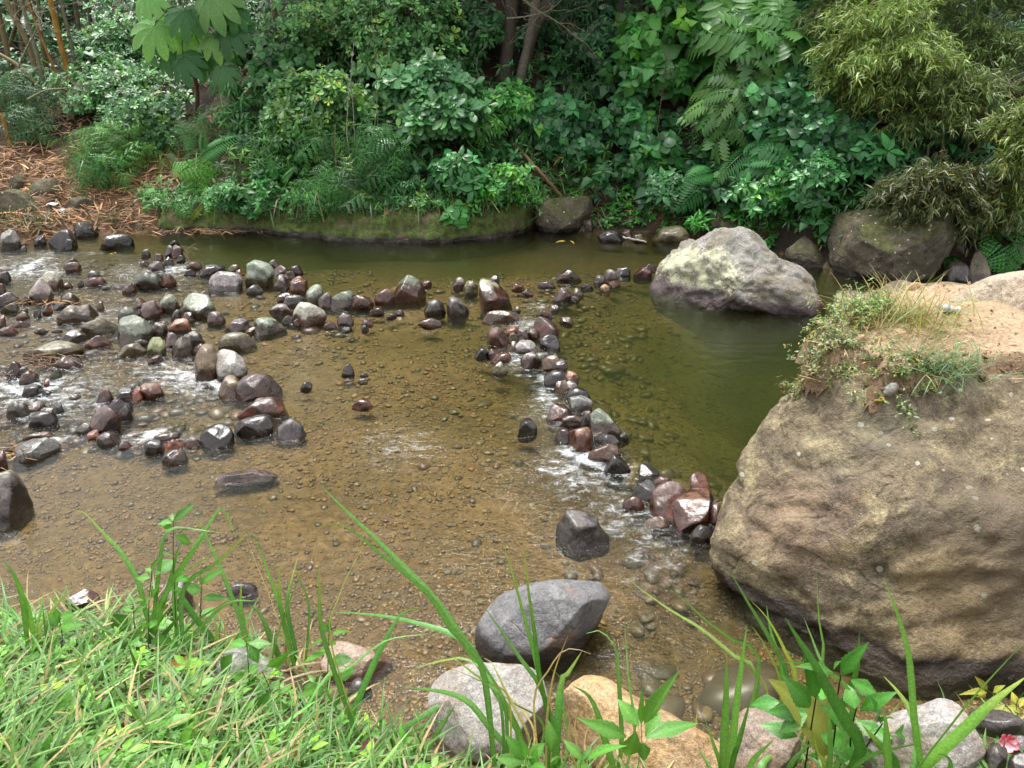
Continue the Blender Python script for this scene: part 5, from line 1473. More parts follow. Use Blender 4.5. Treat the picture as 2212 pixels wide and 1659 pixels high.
# ferns: fronds placed one by one
def fern(label, fronds, col, tmpl, base=None, matl=None, group='ferns', off=.6, cat='fern', width=1.0, name='fern'):
    """fronds: (x0,y0,x1,y1) photo px from frond base to tip, all arching from one crown"""
    px0 = np.mean([f_[0] for f_ in fronds]); py0 = np.mean([f_[1] for f_ in fronds])
    root = slope_at(px0, py0, off)
    g = root.copy(); g[1] += off; g[2] = terrain(np.array([g[0]]), np.array([g[1]]))[0]
    t_ = thing(name, g, label, cat, group)
    dist = root[1]
    for (x0, y0, x1, y1) in fronds:
        mb = MB()
        def at(x, y, dy):
            d = ray(x, y); return CAM + d * ((dist + dy) / d[1])
        a = at(x0, y0, rng.uniform(-.05, .1)); b = at(x1, y1, rng.uniform(-.5, -.2))
        L = np.linalg.norm(b - a)
        side = np.array([0, -.75, .65]) + rng.normal(0, .2, 3)
        d = norm(b - a)
        M = frames((d + np.array([0, 0, .18]))[None], side[None], L * 1.08, width)
        mb.inst(tmpl[0], tmpl[1], M, a[None], greens(np.array(col) * LK, 1, .1, .15))
        # stalk back to the crown
        stem_between(mb, g + np.array([0, 0, .05]), a, .012, .006, (.07, .07, .02), n=5, sides=4)
        mb.build('frond', matl or LEAF, t_)
    return t_


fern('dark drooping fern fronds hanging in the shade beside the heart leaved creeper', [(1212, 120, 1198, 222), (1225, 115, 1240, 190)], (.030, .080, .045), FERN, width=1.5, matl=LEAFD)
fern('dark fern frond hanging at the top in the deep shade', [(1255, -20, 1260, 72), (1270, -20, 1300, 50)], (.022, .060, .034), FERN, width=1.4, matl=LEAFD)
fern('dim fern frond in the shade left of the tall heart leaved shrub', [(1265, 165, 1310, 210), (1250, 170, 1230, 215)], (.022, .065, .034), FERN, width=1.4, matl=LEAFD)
fern('pair of bright fern fronds slanting down left of the pinnate tree', [(1572, 148, 1505, 212), (1575, 205, 1515, 278), (1560, 230, 1530, 260)], (.070, .20, .045), FERN, width=1.25)
fern('dark green fern frond slanting toward the hollow below the bright pair', [(1635, 310, 1560, 368), (1640, 330, 1600, 375)], (.036, .130, .045), FERN, width=1.25)
fern('large dark green fern frond arching low over the bank toward the lichen boulder', [(1548, 370, 1478, 455), (1545, 368, 1500, 385)], (.034, .125, .045), FERN2, width=1.6)
fern('large shaded fern fronds at the top beside the bamboo foliage', [(1760, 25, 1660, 65), (1790, 10, 1700, 20)], (.036, .10, .055), FERN, width=1.25)
fern('small arching fern under the bamboo stems', [(1890, 330, 1945, 285), (1890, 330, 1860, 300)], (.045, .15, .05), FERN2)
fern('bright yellow green bracken fern above the left ledge', [(425, 330, 420, 410), (395, 355, 440, 378), (430, 350, 385, 372)], (.075, .205, .036), BRACK, width=1.15, off=.9)
fern('drooping brownish green fern left of the bright bracken', [(345, 335, 352, 428), (352, 330, 378, 372), (350, 332, 335, 395)], (.11, .125, .035), FERN, off=.8, width=1.0)
fern('green fern fronds right of the bright bracken', [(425, 345, 470, 300), (460, 335, 470, 378), (440, 340, 425, 300)], (.050, .155, .055), FERN, off=.7)
fern('bright fern at the waterside under the bracken, left of the ledge', [(365, 432, 328, 470), (370, 425, 355, 492), (375, 420, 395, 460), (350, 415, 320, 418)], (.05, .15, .032), BRACK, off=.4)
fern('yellowing fern hanging over the left ledge to the water', [(450, 440, 455, 487), (440, 435, 410, 470), (455, 435, 490, 470)], (.14, .18, .02), FERN, off=.4)
fern('low fern on the left ledge above the still water', [(590, 430, 595, 460), (600, 432, 625, 452), (585, 432, 560, 455)], (.06, .20, .045), FERN2, off=.3)
fern('hanging fern by the upright brown stone at right edge', [(2180, 530, 2140, 575), (2190, 520, 2212, 560), (2185, 545, 2175, 590)], (.045, .16, .045), BRACK, off=.3)
fern('tall fern left of the large leaved green shrub on the brown bank', [(600, 395, 585, 355), (605, 395, 625, 370)], (.05, .15, .045), FERN2, off=.5)

# pinnate-leaved trees on the right
shrub('pinnate_tree', 'light green tree with big drooping pinnate leaves left of the bamboo foliage', 'tree', 1660, 85, 85, 70, 1.8, PINN, (.075, .170, .065), 16, 2, 4, .58, 'trees on the far bank', el=(-.4, .3), axbias=(0, -.7, .6), stemr=.04, vv=.2)
shrub('pinnate_tree', 'smaller pinnate tree with dusty leaves right of the bright fern pair', 'tree', 1600, 235, 55, 75, 1.3, PINN, (.070, .140, .060), 14, 2, 4, .46, 'trees on the far bank', el=(-.5, .2), axbias=(0, -.8, .5), stemr=.03, vv=.2)
shrub('pinnate_tree', 'dark pinnate sapling under the dusty pinnate tree', 'tree', 1680, 330, 65, 55, .9, PINN, (.030, .105, .042), 12, 2, 4, .38, 'trees on the far bank', el=(-.5, .2), axbias=(0, -.8, .5), stemr=.025, mat=LEAFD)


# umbrella-leaved tree
PALMM = leaf_mat('umbrella_leaf', .4, .5, spec=.35)
def palmate_tree():
    g = T(420, 250); root = g.copy()
    t_ = thing('umbrella_tree', root, 'slender tree with big drooping umbrella shaped leaves at upper left', 'tree', 'trees on the far bank')
    dist = g[1] - 1.6
    def at(x, y, dy=0):
        d = ray(x, y); return CAM + d * ((dist + dy) / d[1])
    sm = MB()
    pts = np.array([root - [0, 0, .2], at(425, 190, .9), at(402, 90, .4), at(390, 20, .1), at(385, -60, 0), at(380, -200, .3)])
    tube(sm, crom(pts, 30), np.linspace(.05, .025, 30), 6, (.16, .14, .10))
    bright, dark = (.30, .58, .20), (.11, .28, .11)
    for (x, y, r, c_, up) in [(318, -5, 40, bright, .1), (455, -8, 52, bright, .1), (332, 62, 46, bright, .25), (402, 78, 42, bright, .25), (464, 80, 38, bright, .3), (492, 62, 46, dark, .2), (395, 128, 40, dark, .1), (440, 125, 38, dark, .1),
                              (482, 120, 34, dark, .2), (476, 152, 36, dark, .2), (398, 30, 40, dark, .5), (318, 95, 34, dark, .0), (360, 118, 34, dark, .1), (430, 20, 36, dark, .5), (505, 25, 34, dark, .2)]:
        p = at(x, y - r * .1, rng.uniform(-.3, .3)); L = r * dist / F * 1.3
        mb = MB()
        d = np.array([rng.normal(0, .15), -.62, -.70]); n_ = np.array([rng.normal(0, .25), -.6, .8])
        mb.inst(PALM[0], PALM[1], frames(d[None], n_[None], L), p[None], greens(c_, 1, .06, .1))
        hub = at(395 + rng.uniform(-8, 8), min(y - 40, 60) - rng.uniform(0, 30), .25)
        stem_between(mb, hub, p, .012, .008, (.12, .17, .06), sag=-.12, n=7, sides=4)
        mb.build('leaf', PALMM, t_)
    sm.build('trunk', BARK, t_)


palmate_tree()


# ------------------------------------------------------------------ bamboo on the left
def culm(label, pts, r, col, dist_off, twigs=0, group='bamboo culms at upper left'):
    g = T(*pts[0]); dist = g[1] + dist_off
    def at(x, y, dy=0):
        d = ray(x, y); return CAM + d * ((dist + dy) / d[1])
    p = crom(np.array([at(x, y) for x, y in pts]), 60)
    p[:, 2] -= .15 * (1 - np.linspace(0, 1, 60)) ** 6
    zb = terrain(np.array([p[0][0]]), np.array([p[0][1]]))[0]
    p = np.vstack([[p[0][0], p[0][1], min(zb, p[0][2]) - .1], p])
    cum = np.concatenate([[0], np.cumsum(np.linalg.norm(np.diff(p, axis=0), axis=1))])
    n = int(cum[-1] / .04); s = np.linspace(0, cum[-1], n)
    q = np.stack([np.interp(s, cum, p[:, i]) for i in range(3)], 1)
    fr = (s % .38) / .38
    node = np.exp(-(np.minimum(fr, 1 - fr) * .38 / .012) ** 2)
    rad = r * (1 - .35 * s / cum[-1]) * (1 + .22 * node)
    c = np.array(col)[None] * (1 - .45 * node[:, None]) * rng.uniform(.9, 1.1, (n, 1))
    mb = MB()
    tube(mb, q, rad, 8, np.repeat(c, 8, 0))
    t_ = thing('bamboo_culm', q[0], label, 'bamboo', group)
    mb.build('culm', vc_bam, t_)
    if twigs:
        tm = MB()
        for _ in range(twigs):
            i = rng.integers(n // 4, n); d = norm(np.array([rng.normal(0, 1), rng.normal(-.4, .6), rng.uniform(-.1, .7)])); L = rng.uniform(.4, 1.0)
            stem_between(tm, q[i], q[i] + d * L, .006, .002, (.17, .14, .09), sag=.1, n=6, sides=4)
        tm.build('twigs', BARK, t_)


vc_bam = vcol_mat('bamboo', .45, 40, .8, 1.15, .05)
GB, YB, BB = (.14, .105, .05), (.40, .20, .028), (.20, .17, .12)
for lab, pts, r, col, do, tw in [
        ('thick orange yellow bamboo culm, the brightest of the clump', [(152, 172), (135, 110), (112, 15), (95, -60), (70, -200)], .062, YB, -.3, 3),
        ('thin orange bamboo culm leaning just left of the brightest one', [(128, 170), (95, 95), (70, 30), (40, -60)], .03, (.34, .17, .04), -.2, 2),
        ('orange bamboo culm at left edge, cut short near the ground', [(14, 282), (8, 258), (4, 244)], .055, YB, -.5, 0),
        ('brown bamboo culm rising from the left edge', [(32, 180), (16, 110), (0, 40), (-20, -60)], .06, (.17, .115, .055), .0, 2),
        ('greenish leaning bamboo culm, longest diagonal at left', [(92, 190), (60, 95), (22, 20), (-10, -60)], .065, (.19, .15, .075), -.1, 6),
        ('pale grey bamboo culm beside the longest diagonal one', [(98, 200), (78, 110), (48, 10), (30, -70)], .045, BB, -.2, 6),
        ('brown bamboo culm behind the diagonal ones', [(62, 185), (48, 100), (34, 10), (25, -70)], .05, GB, .4, 2),
        ('dull yellow bamboo culm half hidden in the middle of the clump', [(75, 100), (68, 40), (62, -10), (55, -90)], .06, (.26, .15, .05), .8, 2),
        ('olive bamboo culm leaning left, middle of the clump', [(108, 185), (92, 100), (84, 20), (78, -70)], .05, (.15, .125, .06), .2, 4),
        ('grey bamboo culm right of the brightest one', [(170, 180), (150, 80), (128, -10), (110, -90)], .04, BB, -.1, 4),
        ('dark green bamboo culm at the right of the clump', [(180, 150), (172, 70), (160, -10), (150, -90)], .055, (.10, .085, .045), .5, 2),
        ('dark brown bamboo culm farthest right, behind the small leaved shrub', [(202, 130), (196, 50), (185, -20), (175, -90)], .05, (.085, .07, .045), .7, 2),
        ('moss stained bamboo culm far back on the left', [(22, 150), (28, 60), (32, -20), (34, -90)], .05, (.11, .095, .05), 1.0, 2),
        ('thin grey cane crossing the clump to the right', [(12, 215), (45, 130), (5, 105), (-30, 95)][:2] + [(80, 60), (110, -20)], .018, BB, -.3, 5),
        ('low fallen bamboo culm slanting down across the foot of the clump', [(95, 200), (50, 150), (0, 118), (-60, 90)], .05, (.19, .15, .07), -.5, 3),
        ('dark bamboo culm beside the left edge, leaning right', [(-5, 190), (20, 100), (45, 20), (60, -60)], .05, (.10, .08, .04), .6, 2),
        ('slim dark bamboo culm between the yellow one and the grey one', [(140, 150), (128, 60), (120, -20), (112, -90)], .035, (.09, .075, .04), .9, 1)]:
    culm(lab, pts, r, col, do, tw)
for lab, pts, r in [('upright green bamboo stem under the right hand foliage, leftmost of three', [(2032, 372), (2036, 320), (2040, 250), (2040, 150)], .022),
                    ('upright pale bamboo stem, middle of the three under the right hand foliage', [(2042, 355), (2050, 300), (2056, 250), (2060, 150)], .016),
                    ('short broken bamboo stem standing left of the three upright stems', [(2000, 385), (2003, 345), (2006, 312)], .024),
                    ('slim bamboo stem, rightmost of the three under the foliage', [(2085, 360), (2095, 300), (2105, 260), (2115, 180)], .014)]:
    culm(lab, pts, r, (.13, .14, .06), -.4, 0, 'bamboo stems at right')


# bamboo foliage on the right
def bamboo_foliage(label, px, py, rx, ry, off, n, col, size=.125):
    n = int(n * 1.35)
    ctr = slope_at(px, py, off); sc = np.linalg.norm(ctr - CAM) / F
    RX, RZ = rx * sc, ry * sc; RY = (RX + RZ) * .33
    root = ctr + np.array([0, off * .6, 0]); root[2] = terrain(np.array([root[0]]), np.array([root[1]]))[0]
    t_ = thing('bamboo_clump', root, label, 'bamboo', 'leafy bamboo at right')
    sm, fm = MB(), MB()
    for _ in range(5):
        stem_between(sm, root + rng.normal(0, .15, 3) * [1, 1, 0], ctr + rng.normal(0, .4, 3) * [RX, RY, RZ], .016, .006, (.12, .13, .06))
    sub_ = ellipsoid_pts(max(6, n // 16), .35) * np.array([RX, RY, RZ]) + ctr
    tips = sub_[rng.integers(0, len(sub_), n)] + rng.normal(0, .17, (n, 3)) * np.array([1.3, 1, .8]) * RX * .9
    C, D = [], []
    for p in tips:
        out = norm((p - ctr) * np.array([1, 1, .3]) + rng.normal(0, .3, 3) * RX + np.array([0, -.3 * RX, 0]))
        L = rng.uniform(.25, .5)
        m = 9
        s = np.linspace(0, 1, m)[:, None]
        tw = p + out * (s - .5) * L + np.array([0, 0, 1]) * (-.32 * L * s ** 2 + .1 * L)
        tube(sm, tw[::4], .003, 3, (.13, .12, .05))
        C.append(np.repeat(tw, 3, 0)); dd_ = norm(np.gradient(tw, axis=0))
        D.append(np.repeat(dd_, 3, 0))
    C, D = np.vstack(C), np.vstack(D)
    M_ = len(C)
    d = D + rng.normal(0, .8, (M_, 3)) + np.array([0, -.1, -.12])
    n_ = np.array([0, -.4, .9]) + rng.normal(0, .45, (M_, 3))
    cc = greens(col, M_, .10, .25, .02, (.30, .26, .05))
    fm.inst(BAMB[0], BAMB[1], frames(d, n_, size * rng.uniform(.6, 1.2, M_)), C + rng.normal(0, .02, (M_, 3)), cc, BAMB[2])
    sm.build('stem', BARK, t_); fm.build('foliage', LEAF, t_)


LB, DB = (.200, .300, .062), (.115, .185, .042)
for a_ in [('broad light bamboo crown arching over the bank, largest at right', 1925, 110, 115, 85, 2.4, 330, LB), ('light bamboo crown at the top, left of the right corner', 1900, 10, 130, 70, 2.0, 260, (.12, .175, .045)),
           ('bamboo foliage in the upper right corner', 2120, 60, 100, 90, 1.8, 240, DB), ('drooping bamboo spray under the broad light crown', 2020, 205, 100, 62, 1.9, 230, (.125, .185, .045)),
           ('narrow bamboo spray hanging at left under the broad light crown', 1840, 195, 50, 50, 1.5, 80, (.10, .15, .04)), ('bamboo foliage behind the upright stems at right', 2160, 190, 80, 75, 1.6, 190, DB),
           ('yellowish bamboo spray hanging at the right edge, beside the dark leaves', 2185, 330, 60, 95, 2.2, 200, (.145, .20, .045)), ('olive bamboo bush spreading over the overgrown boulder', 2010, 440, 105, 62, 1.0, 260, (.085, .105, .034)),
           ('small bamboo spray low at the right edge', 2165, 440, 45, 45, 1.2, 80, (.12, .17, .045)), ('dark bamboo foliage at the top between pinnate tree and light crown', 1790, 60, 50, 60, 1.2, 80, (.07, .11, .035))]:
    bamboo_foliage(*a_)


# ------------------------------------------------------------------ trees with dark trunks, crowns mostly above the picture
def trunk_tree(label, pts, r, col, crown, leafc, n=60, do=0.0, sz=.22):
    g = T(*pts[0]); dist = g[1] + do
    def at(x, y):
        d = ray(x, y); return CAM + d * (dist / d[1])
    p = crom(np.array([at(x, y) for x, y in pts]), 24); p[0, 2] -= .3
    t_ = thing('forest_tree', g, label, 'tree', 'trees on the far bank')
    sm, fm = MB(), MB()
    tube(sm, p, np.linspace(r * 1.15, r * .7, 24) * (1 + .08 * rng.normal(size=24)), 9, col)
    ctr = p[-1] + np.array(crown[:3]); rad = np.array(crown[3:])
    for c0 in ellipsoid_pts(n, .3) * rad + ctr:
        stem_between(sm, p[-1], c0, .03, .008, col, n=4, sides=4)
        C = c0 + rng.normal(0, .38, (12, 3))
        whorls(fm, C, norm(C - ctr) + np.array([0, -.3, .6]), 6, sz, BROAD, leafc)
    sm.build('trunk', BARK, t_); fm.build('crown', LEAFD, t_)


TRK = (.105, .085, .062)
trunk_tree('mossy dark tree trunk at top centre, leftmost of the leaning pair', [(1132, 150), (1152, 70), (1192, -20), (1215, -120), (1225, -260)], .10, TRK, (0, .3, 1.4, 2.6, 1.8, 1.3), (.03, .08, .03))
trunk_tree('dark tree trunk at top centre, right of the leaning pair', [(1085, 220), (1095, 120), (1105, 10), (1100, -120), (1095, -260)], .13, (.075, .06, .045), (.3, .3, 1.6, 2.6, 1.8, 1.3), (.03, .08, .03), do=.3)
trunk_tree('grey leaning trunk with peeling bark, its foot in dark leaves', [(1115, 210), (1135, 120), (1150, 50), (1165, -60), (1170, -240)], .085, (.15, .13, .10), (-.6, .5, 1.5, 2.4, 1.8, 1.2), (.03, .08, .03), do=-.1)
trunk_tree('thin brown trunk behind the round leaved shrub', [(615, 210), (603, 120), (592, 20), (585, -120), (580, -240)], .05, (.20, .15, .09), (-.8, .6, 1.6, 2.4, 1.8, 1.3), (.035, .09, .035))
trunk_tree('dark trunk hidden behind the hanging small leaved branches', [(860, 160), (862, 60), (868, -60), (870, -240)], .09, (.06, .05, .04), (0, .8, 1.7, 2.6, 1.8, 1.3), (.03, .08, .03), do=.4)
trunk_tree('dark trunk between the tall heart leaved shrub and pinnate tree', [(1580, 200), (1570, 60), (1565, -60), (1560, -240)], .09, (.05, .042, .034), (.2, .8, 1.7, 2.8, 1.8, 1.4), (.03, .08, .03), do=.4)
trunk_tree('dark trunk behind the light bamboo crown', [(1870, 220), (1865, 60), (1860, -60), (1850, -240)], .09, (.05, .042, .034), (.6, .8, 1.7, 3.0, 1.8, 1.4), (.03, .08, .03), do=.4)
trunk_tree('slim dark trunk in the shade right of the bare branch', [(1330, 200), (1338, 80), (1345, -60), (1350, -240)], .05, (.06, .05, .04), (0, .8, 1.7, 2.6, 1.8, 1.4), (.03, .08, .03), do=.4)


# ------------------------------------------------------------------ single stems, vines, poles
def pole(name, label, pts, r, col, cat, dist=None, do=0.0, tip=.6, sides=6, group=None, mat=None, n=30, z=None):
    if z is not None:
        P = W(np.array([q[0] for q in pts]), np.array([q[1] for q in pts]), 0) ; P[:, 2] = z
        P = np.array(P)
    else:
        dd_ = dist if dist is not None else T(*pts[0])[1] + do
        P = []
        for i, (x, y) in enumerate(pts):
            d = ray(x, y); k = (dd_ if np.isscalar(dd_) else dd_[i]) / d[1]
            P.append(CAM + d * k)
        P = np.array(P)
    q = crom(P, n)
    q = q + np.stack([pnoise(np.stack([np.arange(n) * .3 + i * 9, q[:, 0] * 0 + sum(pts[0]), q[:, 0] * 0], 1)) for i in range(3)], 1) * r * .8
    mb = MB(); tube(mb, q, np.linspace(r, r * tip, n), sides, col)
    o = mb.build(name, mat or BARK, origin=tuple(q[0]))
    return tag(o, label, cat, group)


b0 = slope_at(1118, 318, .3)[1]
pole('bamboo_pole', 'dead tan bamboo pole leaning from the dark leaves down to the mossy boulder', [(1112, 312), (1160, 365), (1220, 432)], .035, (.30, .19, .10), 'pole', dist=[b0, b0 - .6, T(1205, 470)[1] + .3], tip=.9, mat=vc_bam)
pole('bamboo_pole', 'thin tan bamboo pole lying level across the overgrown boulder to the right edge', [(1958, 484), (2050, 492), (2130, 497), (2240, 501)], .018, (.30, .21, .11), 'pole', dist=W(1900, 600)[1] + .2, tip=.9, mat=vc_bam)
pole('bare_branch', 'bare pale branch drooping from the overgrown boulder toward its foot', [(2025, 497), (1995, 530), (1975, 565)], .012, (.22, .16, .09), 'branch', dist=W(1900, 605)[1] - .1)
pole('bare_branch', 'whitish stick lying in the water beside the glossy black far shore stone', [(1343, 516), (1370, 521), (1396, 526)], .022, (.50, .46, .40), 'branch', z=.03)
VG = 'thin hanging stems'
for lab, pts, r, col in [('thin pale stem leaning down the brown bank at centre, left of the feathery plant', [(757, 350), (750, 290), (752, 215), (762, 140)], .012, (.33, .30, .25)),
                         ('thin pale stem parallel to the leaning one, longer and higher', [(768, 330), (764, 250), (758, 160), (765, 90)], .009, (.30, .27, .22)),
                         ('straight green vine hanging down through the feathery plant', [(820, 350), (815, 250), (812, 150), (805, 60), (800, -30)], .008, (.16, .18, .09)),
                         ('thin brown stem standing low on the bank left of the pale stems', [(727, 370), (724, 320), (724, 270)], .010, (.26, .17, .09)),
                         ('thin straight vine in the upper middle right of the hanging branches', [(855, 130), (845, 60), (840, -20)], .007, (.22, .2, .15)),
                         ('dark thick stick slanting under the umbrella leaves', [(505, 205), (530, 225), (548, 245)], .014, (.05, .04, .035)),
                         ('bare stem bending down behind the left ledge ferns', [(595, 320), (605, 345), (612, 362)], .014, (.28, .25, .2)),
                         ('curved pale stem over the glossy whorled shrub', [(1010, 235), (1025, 205), (1050, 190), (1045, 230)], .008, (.26, .24, .16)),
                         ('long looping vine in the dark beside the tree trunks', [(1045, 190), (1030, 150), (1035, 115), (1050, 100)], .007, (.2, .18, .13)),
                         ('straight brown stem below the tall heart leaved shrub', [(1420, 285), (1425, 240), (1432, 190), (1440, 120)], .012, (.14, .09, .06)),
                         ('pale roots hanging over the left part of the ledge crack', [(700, 480), (690, 440), (686, 415)], .009, (.36, .29, .16))]:
    pole('thin_stem', lab, pts, r, col, 'stem', do=-.75, group=VG)


def bare_branch(label, pts, r, dist_px, seedn, col=(.24, .23, .15)):
    dist = T(*dist_px)[1] - 1.3
    def at(x, y, dy=0):
        d = ray(x, y); return CAM + d * ((dist + dy) / d[1])
    mb = MB(); r_ = np.random.default_rng(seedn)
    main = crom(np.array([at(x, y, -.1 * i) for i, (x, y) in enumerate(pts)]), 26)
    tube(mb, main, np.linspace(r, r * .25, 26), 5, col)
    for i in range(4, 25, 2):
        d = norm((main[min(i + 1, 25)] - main[i - 1]) + r_.normal(0, .16, 3) + np.array([0, -.02, -.03])); L = r_.uniform(.25, .75)
        e = main[i] + d * L + r_.normal(0, .12, 3)
        stem_between(mb, main[i], e, r * .4, r * .1, col, sag=r_.uniform(-.08, .1), n=7, sides=4)
        for _ in range(3):
            k = r_.uniform(.3, .9); b_ = main[i] * (1 - k) + e * k
            stem_between(mb, b_, b_ + norm(d + r_.normal(0, .6, 3)) * L * .4, r * .2, r * .07, col, n=5, sides=3)
    o = mb.build('bare_branch', BARK, origin=tuple(main[0]))
    tag(o, label, 'branch', 'bare branches')


bare_branch('bare twiggy branch sweeping down right in front of the dark trunks at top', [(1110, -20), (1150, 15), (1200, 45), (1235, 70), (1258, 90)], .022, (1150, 150), 3)
bare_branch('bare twiggy branch high in front of the trunks, forking to the upper right', [(1095, 40), (1140, 35), (1190, 20), (1230, -20)], .018, (1150, 150), 4)
bare_branch('bare white twig among the bamboo foliage at right', [(2165, 215), (2175, 190), (2172, 160)], .014, (2160, 250), 6, (.34, .30, .24))
bare_branch('bare grey twigs in front of the bamboo culms', [(65, -10), (75, 25), (90, 45), (85, 60)], .014, (90, 190), 8, (.30, .27, .22))
bare_branch('leafless lichened branch lying across the feet of the bamboo culms', [(60, 215), (100, 195), (150, 190), (200, 180)], .022, (90, 230), 9, (.20, .20, .11))
print('plants ok')

# ------------------------------------------------------------------ undergrowth over the whole hillside (uncountable)
def hillside(n, x0, x1, t0, t1):
    x = rng.uniform(x0, x1, n); t = t0 + (t1 - t0) * rng.random(n)
    y = yfar(x) + t
    return np.stack([x, y, terrain(x, y)], 1), t


ug = MB()
P, t = hillside(15000, -13, 11, .35, 9)
dn = fbm(P * .8, 3, 91)
P = P[(dn > -.25) & ~((P[:, 0] < -5.2) & (P[:, 1] - yfar(P[:, 0]) < 4.0))]
P = P + np.stack([rng.normal(0, .1, len(P)), rng.uniform(-.35, 0, len(P)), rng.uniform(.05, .5, len(P))], 1)
nrm_ = np.array([0, -.55, .6]) + rng.normal(0, .35, P.shape)
h1 = rng.random(len(P))
pat = fbm(P * .55 + 20, 2, 95)
k1 = pat < -.18; k2 = (pat >= -.18) & (pat < .2); k3 = pat >= .2
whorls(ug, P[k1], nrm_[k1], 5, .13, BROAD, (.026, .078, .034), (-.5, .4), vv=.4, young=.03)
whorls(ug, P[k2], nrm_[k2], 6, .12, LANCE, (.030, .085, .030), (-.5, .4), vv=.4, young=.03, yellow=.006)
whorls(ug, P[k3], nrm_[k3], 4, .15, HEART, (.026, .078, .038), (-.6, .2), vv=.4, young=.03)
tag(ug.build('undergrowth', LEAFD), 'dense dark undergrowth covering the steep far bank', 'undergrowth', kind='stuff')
gc = MB()
P, t = hillside(5200, -4.6, 7.5, .05, 1.3)
P = P[(fbm(P * 1.4, 3, 97) > -.15) & ((P[:, 0] > .4) | (P[:, 1] - yfar(P[:, 0]) > .45))]
P[:, 2] += rng.uniform(.0, .1, len(P))
whorls(gc, P, np.array([0, -.3, .8]) + rng.normal(0, .3, P.shape), 5, .075, BROAD, (.040, .130, .034), (-.2, .5), vv=.4, young=.06)
# short hanging grass over the ledge
n_ = 5200
P, t = hillside(n_, -5.2, 1.6, .12, 2.2)
P = P[(P[:, 0] > .4) | (P[:, 1] - yfar(P[:, 0]) > .4)]
d = np.array([0, -.5, -.25]) + rng.normal(0, .45, (len(P), 3)); 
cc = np.where((rng.random(len(P)) < .5)[:, None], greens((.17, .12, .055), len(P), .1, .3), greens((.055, .12, .03), len(P), .15, .35))
gt = t_leaf([(0, .018), (.4, .022), (1, .003)], .2, .55)
gc.inst(gt[0], gt[1], frames(d, np.array([0, -.6, .7]) + rng.normal(0, .3, d.shape), rng.uniform(.2, .5, len(P))), P + np.array([0, -.03, .06]), cc)
for _ in range(1150):
    q = slope_at(rng.uniform(300, 1180), rng.normal(424, 14), rng.uniform(.2, .5))
    whorls(gc, q[None], np.array([[rng.normal(0, .4), -.6, .5]]), 5, .085, BROAD if rng.random() < .6 else LANCE, (.042, .13, .034), (-.5, .4), vv=.4, young=.06)
q = np.array([slope_at(rng.uniform(300, 1180), rng.normal(428, 12), rng.uniform(.25, .5)) for _ in range(650)])
cc = np.where((rng.random(len(q)) < .4)[:, None], greens((.17, .12, .055), len(q), .1, .3), greens((.07, .15, .035), len(q), .15, .35))
gc.inst(gt[0], gt[1], frames(np.array([0, -.5, -.5]) + rng.normal(0, .4, (len(q), 3)), np.array([0, -.7, .6]) + rng.normal(0, .3, (len(q), 3)), rng.uniform(.15, .45, len(q))), q, cc)
tag(gc.build('ground_cover', LEAF), 'low creeping leaves and hanging grass along the foot of the far bank', 'ground cover', kind='stuff')
# dead bamboo litter at left and scattered over the bank
lm = MB()
P1, t1 = hillside(9000, -11, -4.3, .02, 4.6)
P1 = P1[(fbm(P1 * .9, 3, 99) + .9 * sstep(3.6, .4, P1[:, 1] - yfar(P1[:, 0])) - .7 * sstep(-5.4, -4.4, P1[:, 0])) > .0]
P2, t2 = hillside(4200, -4.6, 7, .1, 4.5)
P2 = P2[fbm(P2 * 1.1, 3, 98) > .1]
for P, base in ((P1, (.29, .165, .085)), (P2, (.18, .10, .055))):
    n_ = len(P)
    d = norm(np.stack([rng.normal(size=n_), rng.normal(size=n_) * .8, rng.normal(-.05, .28, n_)], 1))
    cc = greens(base, n_, .08, .35)
    lt = t_leaf([(0, .02), (.4, .045), (1, .005)], .2, .1)
    lm.inst(lt[0], lt[1], frames(d, np.array([0, -.3, 1]) + rng.normal(0, .3, d.shape), rng.uniform(.12, .34, n_)), P + np.array([0, 0, .03]) + rng.uniform(0, .05, (n_, 1)) * [0, 0, 1], cc)
tag(lm.build('leaf_litter', DRY), 'orange brown dead bamboo leaves strewn on the far bank', 'leaf litter', kind='stuff')
# sedge tufts at the left bank
def tuft(name, label, p, n, L, col, spread=.12, droop=.5, wid=.012, mat=None, group=None, dryf=.15, cat='grass', up=1.0):
    mb = MB()
    a = rng.uniform(0, 2 * np.pi, n); e = rng.uniform(.2, 1.3, n)
    d = np.stack([np.cos(a) * np.cos(e), np.sin(a) * np.cos(e), np.sin(e) * up], 1)
    base = np.asarray(p) + np.stack([rng.normal(0, spread, n), rng.normal(0, spread, n), rng.uniform(-.03, .02, n)], 1)
    gt = t_leaf([(0, wid), (.3, wid * 1.3), (.6, wid), (.85, wid * .55), (1, wid * .05)], .3, droop)
    cc = greens(col, n, .1, .25, dryf, (.38, .29, .12))
    n_ = np.cross(np.cross(d, [0, 0, 1.0]), d) + rng.normal(0, .1, d.shape) + np.array([0, 0, .01])
    mb.inst(gt[0], gt[1], frames(d, n_, L * rng.uniform(.5, 1.15, n)), base, cc, gt[2])
    o = mb.build(name, mat or BLADE, origin=tuple(p))
    return tag(o, label, cat, group)


for lab, x, y, n, L, sp in [('dark green sedge tuft growing below the olive mossy boulder at left edge', 62, 480, 260, .42, .28), ('dark green sedge tuft at the waterside beside the black dome stone', 252, 470, 160, .34, .18), ('tuft of sedge at the waterside under the left ferns', 300, 488, 90, .26, .14)]:
    g = T(x, y); tuft('sedge_tuft', lab, g, n, L, (.045, .085, .028), sp, group='grass tufts', dryf=.1)
